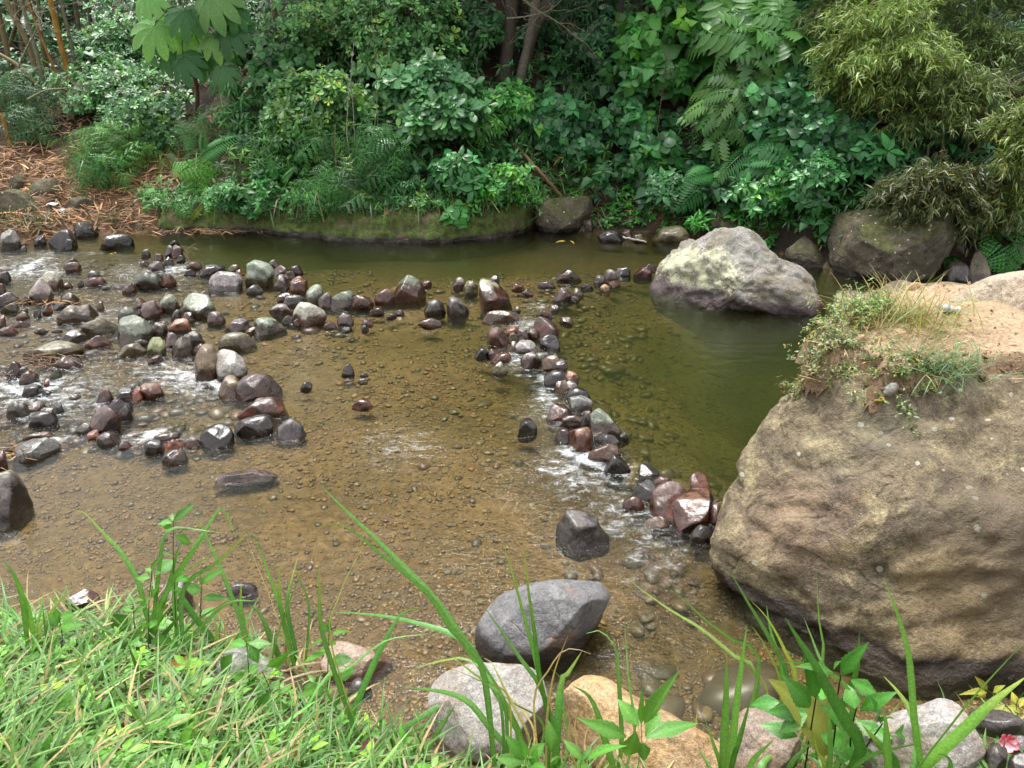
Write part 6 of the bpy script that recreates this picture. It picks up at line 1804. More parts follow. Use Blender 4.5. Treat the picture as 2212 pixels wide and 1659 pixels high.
# floating twig debris
for lab, x, y, n, sx_, sy_, L, z in [('raft of orange bamboo litter at the waterside under the ferns', 440, 500, 160, .55, .12, .3, .03), ('small heap of dark twigs caught on stones in the cascade', 95, 788, 90, .16, .1, .22, .07), ('wisp of straw caught behind the pale purple stone', 535, 605, 40, .09, .06, .14, .06),
                                   ('straw wisp caught beside the domed green stone', 858, 632, 30, .05, .04, .12, .07), ('straw heap caught in the cascade beside the tall grey stone', 100, 655, 60, .3, .1, .22, .05), ('straw caught on the small pile of dark stones', 402, 552, 60, .12, .2, .18, .07), ('yellowed bamboo straw lying on the grey slab at left', 20, 985, 40, .12, .08, .25, .08)]:
    p = W(x, y); mb = MB()
    a = rng.normal(0, 1, n)
    d = norm(np.stack([rng.normal(size=n), rng.normal(size=n) * .7, rng.normal(0, .18, n)], 1))
    lt = t_leaf([(0, .014), (.5, .022), (1, .004)], .2, .1)
    mb.inst(lt[0], lt[1], frames(d, np.array([0, -.2, 1]) + rng.normal(0, .3, d.shape), L * rng.uniform(.4, 1.2, n)), p + np.stack([rng.normal(0, sx_, n), rng.normal(0, sy_, n), rng.uniform(0, z, n) + .01], 1), greens((.34, .20, .09) if 'dark' not in lab else (.13, .08, .05), n, .08, .35))
    tag(mb.build('straw_heap', DRY, origin=tuple(p)), lab, 'debris', 'straw caught on stones')
# ------------------------------------------------------------------ near bank: lawn of rough grass
def near_points(n, x0, x1, y0, y1):
    P = T(rng.uniform(x0, x1, n), rng.uniform(y0, y1, n))
    ok = (ynear(P[:, 0]) - P[:, 1]) > .02
    return P[ok]


gm = MB()
gt = t_leaf([(0, .018), (.25, .033), (.55, .030), (.8, .016), (1, .001)], .35, .55)
def blades(P, Lr, col, dry=.12, flat=.6):
    n = len(P)
    a = rng.uniform(0, 2 * np.pi, n); e = rng.uniform(.25, 1.35, n)
    d = np.stack([np.cos(a) * np.cos(e), np.sin(a) * np.cos(e), np.sin(e) * flat + .1], 1)
    n_ = np.cross(np.cross(d, [0, 0, 1.0]), d) + rng.normal(0, .15, d.shape)
    L = rng.uniform(*Lr, n)
    cc = greens(col, n, .13, .25, dry, (.42, .33, .15))
    gm.inst(gt[0], gt[1], frames(d, n_, L, np.clip(.22 / L, .6, 1.6) * rng.uniform(.7, 1.3, n)), P + np.array([0, 0, -.01]), cc, gt[2])


P = near_points(9000, -250, 900, 1330, 1900)
dn = fbm(P * 2.2, 3, 111)
blades(P[(dn > -.3) & (rng.random(len(P)) < .75)], (.12, .34), (.105, .225, .045), .12, .62)
P = near_points(1500, -250, 900, 1330, 1900); blades(P[:500], (.08, .34), (.33, .27, .14), .6, .3)
P = near_points(700, -250, 950, 1340, 1900)
whorls(gm, P + np.array([0, 0, .06]) * rng.random((len(P), 1)) * 2, np.array([0, -.1, 1.0]) + rng.normal(0, .3, P.shape), 4, .055, BROAD, (.095, .21, .040), (.0, .6), vv=.35, young=.1)
P = near_points(3600, 850, 2500, 1580, 1900); blades(P, (.08, .25), (.10, .23, .045))
P = near_points(3500, -1200, -250, 1330, 1900); blades(P, (.12, .34), (.105, .225, .045), .12, .62)
tag(gm.build('lawn_grass', BLADE), 'rough bright grass with dry straws covering the near bank', 'grass', kind='stuff')


# tall blades, traced one by one and grouped in tufts
def near_depth(px, py):
    g = T(px, py)
    x, y = g[0], g[1]
    yn = ynear(x)
    return min(y, yn - .08)


def strip(mb, pts, width, dist, lean, col, seed, fold=.25, prof=None, n=16, tipcol=None):
    """a grass blade through photo points, base first, standing at depth dist and leaning lean metres away at its tip"""
    r_ = np.random.default_rng(seed)
    px = crom(np.array(pts, float), n)
    t = np.linspace(0, 1, n)
    dep = dist + lean * t ** 1.3
    d = ray(px[:, 0], px[:, 1]); P = CAM + d * (dep / d[:, 1])[:, None]
    tan = norm(np.gradient(P, axis=0))
    view = norm(CAM - P)
    side = norm(np.cross(tan, view))
    up = np.cross(side, tan)
    tw = r_.normal(0, .35) + r_.normal(0, .4) * t
    side2 = side * np.cos(tw)[:, None] + up * np.sin(tw)[:, None]
    up2 = np.cross(side2, tan)
    hw = width * np.linalg.norm(P - CAM, axis=1) / F / 2 * (np.minimum(1, .65 + 1.2 * t) * np.clip((1 - t) / .45, 0, 1) ** .75 if prof is None else prof(t))
    hw = np.maximum(hw, .0006)
    L, Rr = P - side2 * hw[:, None] - up2 * (hw * fold)[:, None], P + side2 * hw[:, None] - up2 * (hw * fold)[:, None]
    v = np.stack([L, P, Rr], 1).reshape(-1, 3)
    i = np.arange(n - 1) * 3
    f = np.concatenate([np.stack([i, i + 1, i + 4, i + 3], 1), np.stack([i + 1, i + 2, i + 5, i + 4], 1)])
    c = np.array(col) * np.exp(r_.normal(0, .12))
    cc = np.repeat(np.tile(c, (n, 1)), 3, 0)
    if tipcol is not None:
        k = np.repeat(np.clip((t - .6) / .4, 0, 1), 3)[:, None]; cc = cc * (1 - k) + np.array(tipcol) * k
    cc[1::3] *= 1.25
    mb.add(v, f, np.clip(cc, 0, 1))
    return P[0]


GRN, YLW, DRYC, DKG = (.145, .32, .075), (.32, .40, .08), (.50, .37, .19), (.085, .24, .042)
seedc = [5000]
def tall_tuft(label, blades_, crop, dist=None, lean=(-.2, .35), group='tall grass tufts'):
    """blades_: (points base to tip, width, colour)"""
    B = [(CROPS[crop](p), w * {'K1': .37787, 'K2': .37796, 'K3': .30472, 'M': .31393, 'D': 1}[crop], c) for p, w, c in blades_]
    bx = np.mean([b[0][0][0] for b in B]); by = np.mean([b[0][0][1] for b in B])
    ds = dist if dist is not None else near_depth(bx, min(by + 25, 1659))
    d = ray(bx, by); root = CAM + d * (ds / d[1]); root[2] = terrain(np.array([root[0]]), np.array([root[1]]))[0]
    t_ = thing('tall_grass', root, label, 'grass', group)
    for p, w, c in B:
        seedc[0] += 1
        mb = MB()
        # carry the blade down to the ground
        d = ray(*p[0]); P0 = CAM + d * (ds / d[1]); zg = terrain(np.array([P0[0]]), np.array([P0[1]]))[0]
        pts = list(p)
        if P0[2] > zg + .02:
            q = P0 * .6 + root * .4; q[1] = ds; q[2] = zg - .02
            x, y = project(q); pts = [(float(x), float(y))] + pts
        strip(mb, pts, w * .95, ds + rng.uniform(-.05, .05), rng.uniform(*lean), c, seedc[0], tipcol=YLW if rng.random() < .25 else None)
        mb.build('blade', BLADE, t_)
    return t_


tall_tuft('tall grass tuft at the left edge with an arched blue green blade', [([(160, 1000), (125, 700), (80, 560), (10, 465)], 30, GRN), ([(190, 940), (235, 760), (250, 640)], 16, GRN), ([(200, 960), (160, 740), (100, 600)], 22, GRN), ([(225, 860), (330, 720), (435, 620)], 14, YLW), ([(60, 960), (30, 800), (0, 745)], 26, GRN), ([(20, 900), (40, 800), (75, 710)], 16, GRN), ([(130, 1050), (60, 1000), (0, 970)], 26, DKG)], 'K1')
tall_tuft('tall grass tuft around the tallest weed, its blades bent and crossing', [([(830, 760), (790, 600), (700, 440), (600, 330), (480, 200), (420, 182)], 28, GRN), ([(1380, 900), (1320, 680), (1240, 480), (1170, 320), (1090, 170)], 32, GRN), ([(1000, 620), (1100, 420), (1200, 260), (1265, 170), (1310, 240), (1350, 350)], 26, GRN),
          ([(860, 960), (900, 600), (935, 340), (1000, 285), (1120, 295), (1260, 315)], 22, GRN), ([(800, 1000), (1000, 600), (1200, 450), (1325, 360)], 18, GRN), ([(1050, 640), (1250, 480), (1440, 295)], 28, GRN), ([(1220, 960), (1100, 780), (1000, 620), (945, 560)], 36, DKG), ([(900, 1060), (1100, 900), (1300, 720), (1480, 705)], 20, GRN),
          ([(830, 900), (960, 640), (1080, 440), (1240, 280)], 24, GRN), ([(850, 1000), (980, 560), (1020, 400), (1060, 365)], 26, GRN), ([(760, 1000), (900, 830), (1060, 630)], 30, DKG), ([(820, 1020), (950, 880), (1050, 760)], 24, DKG), ([(740, 980), (735, 860), (740, 780)], 26, GRN), ([(620, 1000), (590, 900), (596, 840)], 26, GRN), ([(1000, 980), (1080, 860), (1180, 780), (1330, 690)], 16, GRN), ([(700, 1060), (640, 1010), (600, 960)], 20, GRN)], 'K1', lean=(-.15, .4))
tall_tuft('tall grass tuft left of the leaning long stalk with one dry flower stalk', [([(1650, 1150), (1560, 950), (1480, 770), (1410, 725)], 36, GRN), ([(1410, 920), (1380, 760), (1378, 590)], 30, GRN), ([(1700, 1150), (1640, 900), (1600, 700), (1595, 480)], 26, GRN), ([(1660, 950), (1570, 650), (1500, 450), (1440, 320)], 18, GRN), ([(1690, 1000), (1640, 720), (1700, 460)], 24, DKG),
          ([(1767, 760), (1720, 600), (1695, 520)], 16, GRN), ([(1630, 940), (1530, 650), (1460, 480), (1380, 260)], 6, DRYC), ([(1260, 1000), (1240, 880), (1220, 780)], 16, YLW), ([(1285, 1000), (1285, 880), (1275, 770)], 8, DRYC), ([(1560, 1010), (1620, 800), (1740, 505)], 10, GRN)], 'K1')
tall_tuft('long grass stalk leaning far left over the water, the longest of all', [([(1380, 1520), (1250, 1250), (1150, 1090), (1020, 900), (880, 700), (720, 530), (520, 330), (350, 170), (220, 35)], 46, GRN), ([(1150, 1090), (980, 880), (860, 690), (720, 560), (560, 430), (420, 310), (310, 255), (225, 280)], 36, GRN), ([(1150, 1090), (1020, 915), (850, 850), (650, 800), (450, 775), (310, 770)], 34, DKG),
          ([(1250, 1270), (1090, 1045), (900, 1050), (740, 1100)], 22, GRN), ([(1300, 1560), (1200, 1440), (1080, 1290), (950, 1230), (700, 1195)], 36, GRN), ([(1280, 1300), (1180, 1180), (1090, 1110), (960, 1010)], 22, GRN), ([(1420, 1500), (1300, 1250), (1200, 1050), (1160, 1030)], 18, (.40, .36, .12)), ([(1300, 1260), (1150, 1170), (1020, 1110), (890, 1065)], 14, (.42, .38, .10)), ([(1500, 1420), (1330, 1290), (1200, 1200)], 16, GRN), ([(1450, 1480), (1380, 1330), (1250, 1200)], 12, DRYC)], 'K2', lean=(.1, .5), dist=2.55)
tall_tuft('tall twin bladed grass standing before the speckled grey boulder', [([(1530, 1400), (1480, 1160), (1440, 980), (1370, 720), (1310, 500), (1260, 350)], 26, GRN), ([(1530, 1400), (1475, 1130), (1450, 900), (1410, 620), (1383, 360)], 28, DKG), ([(1560, 1460), (1480, 1190), (1380, 1050), (1270, 890), (1160, 735)], 28, GRN), ([(1520, 1380), (1560, 1120), (1640, 900)], 14, DRYC)], 'K2', dist=2.5)
tall_tuft('short broad dark grass leaf with a torn end above the tan boulder', [([(590, 1090), (650, 980), (740, 830)], 62, DKG), ([(560, 1300), (560, 1180), (590, 1090)], 20, GRN), ([(400, 1180), (500, 970), (600, 830), (700, 818), (800, 850)], 14, DRYC), ([(640, 1450), (600, 1200), (600, 1040), (510, 950)], 26, GRN)], 'K3', dist=2.5)
tall_tuft('grass tuft with leaning blades over the brown gravel left of the pale slab', [([(400, 1400), (470, 1200), (560, 1000), (650, 830), (700, 770), (790, 745)], 36, DKG), ([(250, 1180), (400, 1080), (600, 930), (860, 890)], 16, GRN), ([(240, 900), (220, 650), (218, 475)], 28, GRN), ([(280, 920), (330, 680), (400, 520), (510, 320)], 12, YLW), ([(640, 1480), (800, 1370), (960, 1270), (1120, 1185)], 30, DKG), ([(1060, 1650), (1120, 1340)], 38, GRN), ([(830, 1560), (910, 1430), (1000, 1290)], 30, GRN), ([(690, 1500), (850, 1400), (960, 1380)], 18, GRN), ([(770, 1560), (770, 1420)], 22, YLW), ([(830, 1560), (760, 1330), (740, 1300)], 12, GRN)], 'K2', dist=2.65)
tall_tuft('grass tuft with one sharply bent blade over the tan boulder', [([(1020, 1500), (1000, 1000), (980, 820), (880, 690), (770, 705)], 34, GRN), ([(1110, 1400), (1070, 1050), (1040, 620)], 26, GRN), ([(960, 1659), (900, 1450), (850, 1270), (780, 1140), (660, 1070)], 48, GRN), ([(1300, 1650), (1400, 1500), (1500, 1390)], 34, GRN), ([(650, 1500), (650, 1320), (640, 1200)], 14, DRYC), ([(760, 1480), (820, 1300), (890, 1160)], 14, DRYC), ([(700, 1480), (690, 1350), (710, 1240)], 12, DRYC), ([(980, 1659), (950, 1540), (900, 1440)], 30, DKG), ([(860, 1659), (930, 1540), (980, 1490)], 18, DRYC)], 'K3')
tall_tuft('pair of long straight grass blades leaning left over the sunken stones', [([(1992, 1015), (1800, 850), (1600, 680), (1400, 560), (1250, 460), (1050, 310)], 28, (.24, .36, .08)), ([(1992, 900), (1800, 750), (1600, 600), (1480, 480), (1320, 355)], 28, GRN), ([(1992, 1120), (1930, 960), (1800, 780)], 14, GRN), ([(1530, 1480), (1545, 1340), (1565, 1200)], 18, YLW)], 'K3', dist=2.75)
tall_tuft('broad upright grass blades before the pinkish brown rock', [([(1740, 1640), (1760, 1200), (1765, 890)], 54, GRN), ([(1790, 1640), (1850, 1100), (1910, 640)], 50, GRN), ([(1720, 1640), (1670, 1480), (1610, 1310)], 30, GRN), ([(1800, 1640), (1870, 1400), (1935, 1170)], 36, DKG), ([(1990, 1650), (1950, 1640), (1940, 1659)], 30, GRN)], 'K3', dist=2.45)
tall_tuft('tall grass rising left of the glossy weed against the huge boulder', [([(640, 850), (560, 600), (440, 380), (330, 265)], 36, YLW), ([(590, 840), (480, 560), (320, 290), (180, 50)], 32, GRN), ([(820, 700), (800, 400), (782, 45)], 30, GRN), ([(1040, 810), (1080, 480)], 42, DKG), ([(560, 840), (470, 480), (440, 300)], 34, DKG), ([(540, 860), (420, 560), (330, 430)], 18, YLW), ([(450, 920), (330, 700), (205, 560)], 18, YLW), ([(850, 860), (780, 600), (700, 390)], 26, GRN)], 'M', dist=2.7)
tall_tuft('broad dark blade crossing in front of the glossy weed with its torn tip', [([(1090, 1300), (1010, 1130), (880, 900), (760, 680), (640, 500), (570, 380)], 74, DKG), ([(870, 1400), (870, 1100), (850, 900)], 40, GRN), ([(1320, 1417), (1220, 1260), (1100, 1120)], 60, DKG), ([(1050, 1417), (1200, 1320), (1480, 1250)], 36, GRN), ([(600, 1417), (760, 1230)], 36, GRN), ([(330, 1417), (490, 1220)], 40, GRN), ([(400, 1417), (580, 1260)], 50, DKG), ([(840, 1417), (790, 1300), (770, 1200)], 22, YLW), ([(1020, 1110), (1010, 950), (960, 820), (700, 700), (510, 690)], 34, GRN)], 'M', dist=2.3)
tall_tuft('two long broad blades rising to the right edge', [([(1500, 1417), (1700, 1150), (1900, 900), (2230, 535)], 62, GRN), ([(1510, 1430), (1800, 1150), (2000, 960), (2240, 780)], 66, (.16, .36, .05)), ([(1480, 1250), (1440, 1050), (1350, 900), (1245, 785)], 42, GRN), ([(1500, 1417), (1470, 1200), (1450, 1000), (1420, 650), (1350, 380), (1245, 110)], 40, GRN), ([(1910, 1417), (1950, 1140)], 36, GRN), ([(1700, 1417), (1680, 1340), (1620, 1320)], 40, DKG), ([(1280, 1417), (1260, 1100), (1240, 1000)], 46, GRN)], 'M', dist=2.25)


# ------------------------------------------------------------------ broad-leaved weeds
def t_serr(n=9, w=.28, pk=.38, fold=.3, droop=.22):
    v, f = [], []
    for i in range(2 * n + 1):
        y = i / (2 * n)
        hw = w * (y / pk) ** .8 if y < pk else w * (1 - ((y - pk) / (1 - pk)) ** 1.5)
        hw = max(hw, .004) * (1 + (.09 if i % 2 else -.06)) if 0 < i < 2 * n else .008
        z = -droop * y * y
        v += [(-hw, y, z + fold * hw * .55), (-hw * .5, y, z + fold * hw * .55), (0, y, z), (hw * .5, y, z + fold * hw * .55), (hw, y, z + fold * hw * .55)]
    for i in range(2 * n):
        a = 5 * i
        for k in range(4):
            f.append((a + k, a + k + 1, a + k + 6, a + k + 5))
    tc = np.tile([.95, 1, 1.3, 1, .95], 2 * n + 1)
    return np.array(v, float), [np.array(f)], tc


SERR = t_serr()
def weed(label, crop, stems, leaves, col, dist=None, stemcol=(.12, .2, .06), stemw=9, mat=None, group='broad leaved weeds', lean=.1, glossy=False, tone=1.0):
    sc = {'K1': .37787, 'K2': .37796, 'K3': .30472, 'M': .31393, 'G2': .40252}[crop]
    fn = CROPS[crop]
    s0 = fn([stems[0][0]])[0]
    ds = dist if dist is not None else near_depth(s0[0], min(s0[1], 1659))
    def at(x, y, dy=0):
        d = ray(x, y); return CAM + d * ((ds + dy) / d[1])
    root = at(*s0); root[2] = terrain(np.array([root[0]]), np.array([root[1]]))[0]
    t_ = thing('leafy_weed', root, label, 'weed', group)
    sm, fm = MB(), MB()
    for st in stems:
        p = fn(st); P = np.array([at(*q) for q in p])
        zg = terrain(np.array([P[0][0]]), np.array([P[0][1]]))[0]
        if P[0][2] > zg: P = np.vstack([[P[0][0], P[0][1], zg - .03], P])
        w = stemw * sc * ds / F / 2
        tube(sm, crom(P, 20), np.linspace(w * 1.1, w * .7, 20), 6, stemcol)
    pos, M, cc = [], [], []
    for (x0, y0, x1, y1, w) in leaves:
        (a0, a1), (b0, b1) = fn([(x0, y0), (x1, y1)])
        A = at(a0, a1, rng.uniform(-.03, .03)); B = at(b0, b1, rng.uniform(-.10, .10))
        L = np.linalg.norm(B - A); wid = w * sc * ds / F * 1.3
        d = norm(B - A) + np.array([0, 0, .1])
        vw = norm(CAM - A)
        n_ = vw * .8 + np.array([0, 0, .6]) + rng.normal(0, .25, 3)
        pos.append(A); M.append(frames(d[None], n_[None], L * 1.04, wid / L / .56)[0]); cc.append(greens(col, 1, .06, .12)[0] * tone)
    fm.inst(SERR[0], SERR[1], np.array(M), np.array(pos), np.array(cc), SERR[2])
    sm.build('stem', BLADE, t_); fm.build('foliage', mat or LEAFG, t_)
    return t_


LG, MG = (.125, .32, .055), (.075, .25, .035)
weed('tallest leafy weed rising above the tall grass at left', 'K1', [[(1010, 980), (1000, 700), (990, 420), (992, 240)]], [(990, 250, 1105, 158, 48), (985, 258, 890, 262, 40), (990, 250, 980, 200, 24), (995, 290, 910, 275, 34), (1000, 330, 1100, 380, 58), (990, 435, 945, 430, 26), (988, 470, 895, 550, 78), (1000, 600, 1112, 562, 52), (990, 650, 1060, 625, 40)], LG)
weed('leafy weed with a pale tip just right of the tallest one', 'K1', [[(1150, 960), (1145, 780), (1155, 600)]], [(1155, 605, 1252, 532, 58), (1155, 640, 1052, 640, 66), (1160, 685, 1278, 695, 46), (1150, 800, 1228, 738, 52), (1155, 610, 1150, 570, 24), (1148, 760, 1090, 800, 50)], LG)
weed('leafy weed left of the tallest one with a spiky pale tip', 'K1', [[(862, 1000), (850, 760), (868, 545)]], [(865, 540, 832, 514, 32), (870, 545, 880, 472, 28), (860, 572, 778, 575, 48), (866, 550, 850, 520, 24), (860, 690, 815, 720, 60), (862, 640, 915, 690, 60)], LG)
weed('low weed with pale young leaves at the left of the bent grass', 'K1', [[(790, 980), (770, 850), (760, 720)]], [(760, 720, 715, 698, 34), (760, 715, 802, 690, 32), (765, 760, 702, 748, 32), (735, 790, 622, 892, 115), (765, 770, 820, 740, 30), (760, 740, 740, 770, 34)], LG)
weed('broad leaved weed with spreading pairs below the bent grass', 'K1', [[(865, 1060), (850, 960), (848, 855)]], [(850, 870, 785, 808, 52), (850, 865, 912, 800, 42), (830, 885, 712, 968, 92), (840, 925, 735, 960, 60), (860, 932, 1002, 930, 58), (822, 1048, 618, 1150, 84), (870, 1060, 960, 1010, 50)], LG)
weed('round leaved weed low at left by the arched grass', 'K1', [[(350, 1000), (355, 900), (335, 790)]], [(325, 850, 278, 778, 85), (350, 850, 455, 845, 80), (335, 920, 275, 985, 70), (345, 800, 430, 780, 55), (360, 900, 420, 930, 60), (335, 800, 320, 765, 40)], LG)
weed('bushy weed with many pointed leaves right of the dry bracts', 'K1', [[(1430, 1230), (1420, 1080), (1410, 930)]], [(1405, 960, 1298, 945, 62), (1420, 950, 1542, 945, 52), (1420, 940, 1412, 900, 30), (1330, 1010, 1248, 1142, 95), (1400, 1130, 1472, 1058, 82), (1420, 1150, 1318, 1140, 62), (1430, 960, 1470, 1060, 70)], LG)
weed('low pointed weed at the right end of the lawn', 'K1', [[(1580, 1340), (1540, 1200), (1500, 1110)]], [(1530, 1080, 1642, 1050, 62), (1590, 1250, 1672, 1178, 52), (1560, 1290, 1662, 1332, 62), (1530, 1180, 1450, 1240, 60), (1550, 1230, 1600, 1150, 50)], LG)
weed('small serrated weed in the middle of the lawn beside a dry leaf', 'K1', [[(1430, 1400), (1380, 1330), (1330, 1250)]], [(1310, 1285, 1188, 1280, 64), (1390, 1290, 1318, 1335, 72), (1450, 1330, 1542, 1248, 62), (1340, 1250, 1260, 1300, 50), (1030, 1240, 920, 1190, 110), (1400, 1330, 1480, 1370, 50)], LG)
weed('upright weed left of the brown slab with small leaf pairs', 'K2', [[(265, 1330), (268, 1080), (275, 860)]], [(270, 880, 228, 838, 38), (280, 870, 272, 830, 26), (290, 900, 402, 865, 48), (255, 930, 142, 965, 38), (270, 980, 218, 990, 30), (250, 1010, 118, 1042, 74), (280, 1050, 402, 1040, 84), (340, 1150, 412, 1098, 74), (250, 1200, 128, 1240, 74), (330, 1200, 335, 1312, 76), (285, 960, 320, 925, 36)], LG)
weed('large lance leaved weed in the bottom centre over the tan boulder', 'K3', [[(1130, 1680), (1160, 1480), (1160, 1340)]], [(1140, 1365, 1005, 1180, 130), (1180, 1345, 1328, 1072, 115), (1160, 1352, 1155, 1172, 48), (1190, 1452, 1552, 1328, 130), (1055, 1440, 752, 1342, 120), (1120, 1400, 1058, 1645, 150), (1190, 1440, 1300, 1275, 105), (1170, 1480, 1190, 1620, 100)], LG, dist=2.3)
weed('rosette weed at bottom centre left of the large lance leaved one', 'K3', [[(345, 1720), (340, 1600)]], [(330, 1600, 222, 1455, 115), (330, 1620, 132, 1602, 105), (340, 1590, 330, 1475, 62), (360, 1590, 485, 1488, 95), (400, 1665, 398, 1540, 95), (345, 1640, 260, 1690, 90), (360, 1640, 470, 1640, 90)], LG, dist=2.3)
weed('small crinkly leaved weed between rosette and lance leaved weed', 'K3', [[(720, 1720), (735, 1600)]], [(740, 1600, 620, 1470, 85), (760, 1612, 985, 1472, 105), (560, 1665, 540, 1555, 100), (740, 1610, 805, 1500, 50), (520, 1540, 520, 1345, 105), (600, 1659, 500, 1580, 90), (700, 1659, 820, 1640, 100)], LG, dist=2.25)
weed('glossy serrated weed with dark stems before the huge boulder', 'M', [[(700, 1450), (730, 1250), (780, 940)], [(1020, 1450), (1020, 1200), (1060, 1000)], [(1000, 1450), (1120, 1280), (1240, 1110)], [(900, 1250), (930, 920), (955, 770)]],
     [(740, 1000, 598, 840, 150), (720, 1040, 445, 1040, 125), (530, 965, 332, 985, 115), (780, 935, 740, 735, 115), (952, 775, 1085, 608, 105), (900, 765, 685, 700, 90), (720, 1052, 528, 1165, 135), (655, 1200, 412, 1120, 130), (1050, 1010, 1005, 850, 135), (1085, 1020, 1308, 908, 115), (1195, 900, 1010, 828, 110), (1112, 1290, 828, 1225, 225), (1205, 1105, 1222, 968, 84), (1222, 1110, 1295, 1028, 84), (1322, 1180, 1465, 1190, 115), (1005, 1150, 868, 1000, 165), (1312, 1212, 1150, 1168, 115), (1235, 1200, 1060, 1100, 130), (800, 960, 840, 850, 90), (900, 740, 925, 680, 50), (780, 1350, 720, 1300, 120), (1230, 1390, 1150, 1300, 120)], MG, dist=2.4, stemcol=(.035, .03, .02), stemw=20, mat=leaf_mat('glossy_leaf', .2, .2, .5, 130, .6))
weed('large yellowish leaf turned over behind the glossy weed', 'M', [[(950, 1420), (890, 1250)]], [(900, 1300, 630, 870, 420)], (.26, .30, .05), dist=2.5)
weed('yellowish narrow leaved plant at right edge under the huge boulder', 'M', [[(2150, 1120), (2080, 980), (1960, 880)], [(2180, 1120), (2160, 980), (2212, 900)]], [(1960, 880, 1890, 810, 50), (1960, 900, 1820, 900, 50), (1950, 890, 1930, 950, 40), (2080, 980, 1950, 1070, 60), (2090, 1000, 2090, 1110, 60), (2100, 1000, 2220, 1030, 60), (2160, 980, 2130, 900, 50), (2180, 1000, 2230, 920, 50), (2000, 900, 2060, 850, 50), (2120, 1060, 2190, 1130, 55)], (.34, .33, .05), dist=2.75)


# dead leaves on the lawn
def dead_leaf(label, crop, x0, y0, x1, y1, w, col, rise=.06):
    sc = {'K1': .37787, 'K2': .37796}[crop]
    (a0, a1), (b0, b1) = CROPS[crop]([(x0, y0), (x1, y1)])
    A, B = T(a0, a1), T(b0, b1)
    A[2] += rise; B[2] += rise
    L = np.linalg.norm(B - A)
    tl = t_leaf([(0, .02), (.15, .14), (.35, .24), (.55, .26), (.8, .16), (1, .01)], .5, -.15)
    v = tl[0].copy(); v[:, 2] += .06 * np.sin(v[:, 1] * 9 + v[:, 0] * 7)
    mb = MB(); mb.inst(v, tl[1], frames((B - A)[None], np.array([[.1, -.5, .8]]), L, w), A[None], np.array([col]), tl[2])
    tag(mb.build('dead_leaf', DRY, origin=tuple(A)), label, 'dead leaf', 'dead leaves')


dead_leaf('large yellow brown dead leaf lying in the grass beside the weeds', 'K1', 930, 1150, 1140, 1140, 1.0, (.42, .24, .07))
dead_leaf('tan curled dead leaf in the middle of the lawn', 'K1', 970, 1480, 1070, 1455, 1.2, (.40, .27, .16))
dead_leaf('dark red brown dead leaf at the bottom centre edge', 'K2', 440, 1640, 590, 1600, 1.5, (.16, .065, .06))
dead_leaf('curled brown dead leaf at the bottom, left of the red brown one', 'K2', 20, 1600, 130, 1540, 1.4, (.22, .11, .06))
dead_leaf('small brown dead leaf near the bottom left of the lawn', 'K1', 1100, 1600, 1170, 1570, 1.4, (.20, .12, .08))
dead_leaf('orange brown dead leaf at the bottom edge', 'K2', 40, 1659, 140, 1630, 1.2, (.36, .17, .07))
dead_leaf('small yellow leaf lying under the arched grass at left', 'K1', 185, 990, 230, 975, 1.4, (.60, .42, .04), .1)


# ------------------------------------------------------------------ on and around the huge boulder
def on_soil(px, py):
    return on_rock(px, py)


p = on_soil(1960, 690); tuft('grass_tuft', 'dry yellowish grass tuft on the back edge of the boulder soil', p, 420, .34, (.20, .24, .065), .17, .35, .008, group='grass tufts', dryf=.4)
p = on_soil(1915, 700); tuft('grass_tuft', 'sparser straw coloured tuft left of the dry yellowish one', p, 130, .22, (.24, .24, .08), .13, .35, .008, group='grass tufts', dryf=.5)
p = on_soil(2035, 795); tuft('grass_tuft', 'blue green grass tuft hanging on the front edge of the boulder soil', p, 170, .26, (.10, .21, .085), .10, .6, .012, group='grass tufts', dryf=.12)
p = on_soil(2085, 770); tuft('grass_tuft', 'small green tuft right of the blue green one', p, 90, .16, (.11, .20, .05), .08, .5, .008, group='grass tufts', dryf=.3)
p = on_soil(1945, 680); tuft('grass_tuft', 'tall thin seed stalks rising from the dry yellowish tuft', p, 14, .46, (.22, .26, .09), .05, .15, .005, group='grass tufts', up=1.6)


def dryweed(label, px, py, h, n, col, sp):
    p = on_soil(px, py); mb = MB()
    for _ in range(n):
        b = p + rng.normal(0, sp, 3) * [1, 1, 0]; b[2] = soil_z(b[0], b[1]) - .02
        d = norm(np.array([rng.normal(-.25, .45), rng.normal(-.1, .45), 1.0])); L = h * rng.uniform(.4, 1.1)
        e = b + d * L
        stem_between(mb, b, e, .003, .0015, (.22, .15, .08), n=6, sides=3)
        C = b + d * L * rng.uniform(.35, 1.0, (9, 1)) + rng.normal(0, .025, (9, 3))
        whorls(mb, C, np.tile(d, (9, 1)), 3, .022, BROAD, np.array(col) * .62, (-.2, .8), vv=.4, yellow=.10)
    tag(mb.build('dry_weed', LEAF, origin=tuple(p)), label, 'weed', 'weeds on the huge boulder')


for lab, x, y, h, n, c_, sp in [('scrubby weed with dry seed heads on the left rim of the boulder', 1835, 700, .26, 40, (.15, .19, .06), .12), ('low greyish weed hanging at the left corner of the boulder soil', 1790, 745, .17, 34, (.13, .15, .07), .09), ('thin dry weed lowest on the left corner of the soil', 1762, 788, .16, 18, (.15, .14, .06), .05),
                                ('leafy weed on the rim between scrubby weed and dry tuft', 1880, 685, .24, 26, (.13, .22, .06), .08), ('creeping weed on the soil face left of the blue green tuft', 1870, 800, .09, 26, (.12, .16, .06), .12), ('creeping dark weed under the blue green tuft', 1985, 810, .10, 30, (.09, .13, .05), .11), ('small weed on the front edge above the grey stone', 1925, 825, .09, 14, (.13, .17, .06), .06)]:
    dryweed(lab, x, y, h, n, c_, sp)
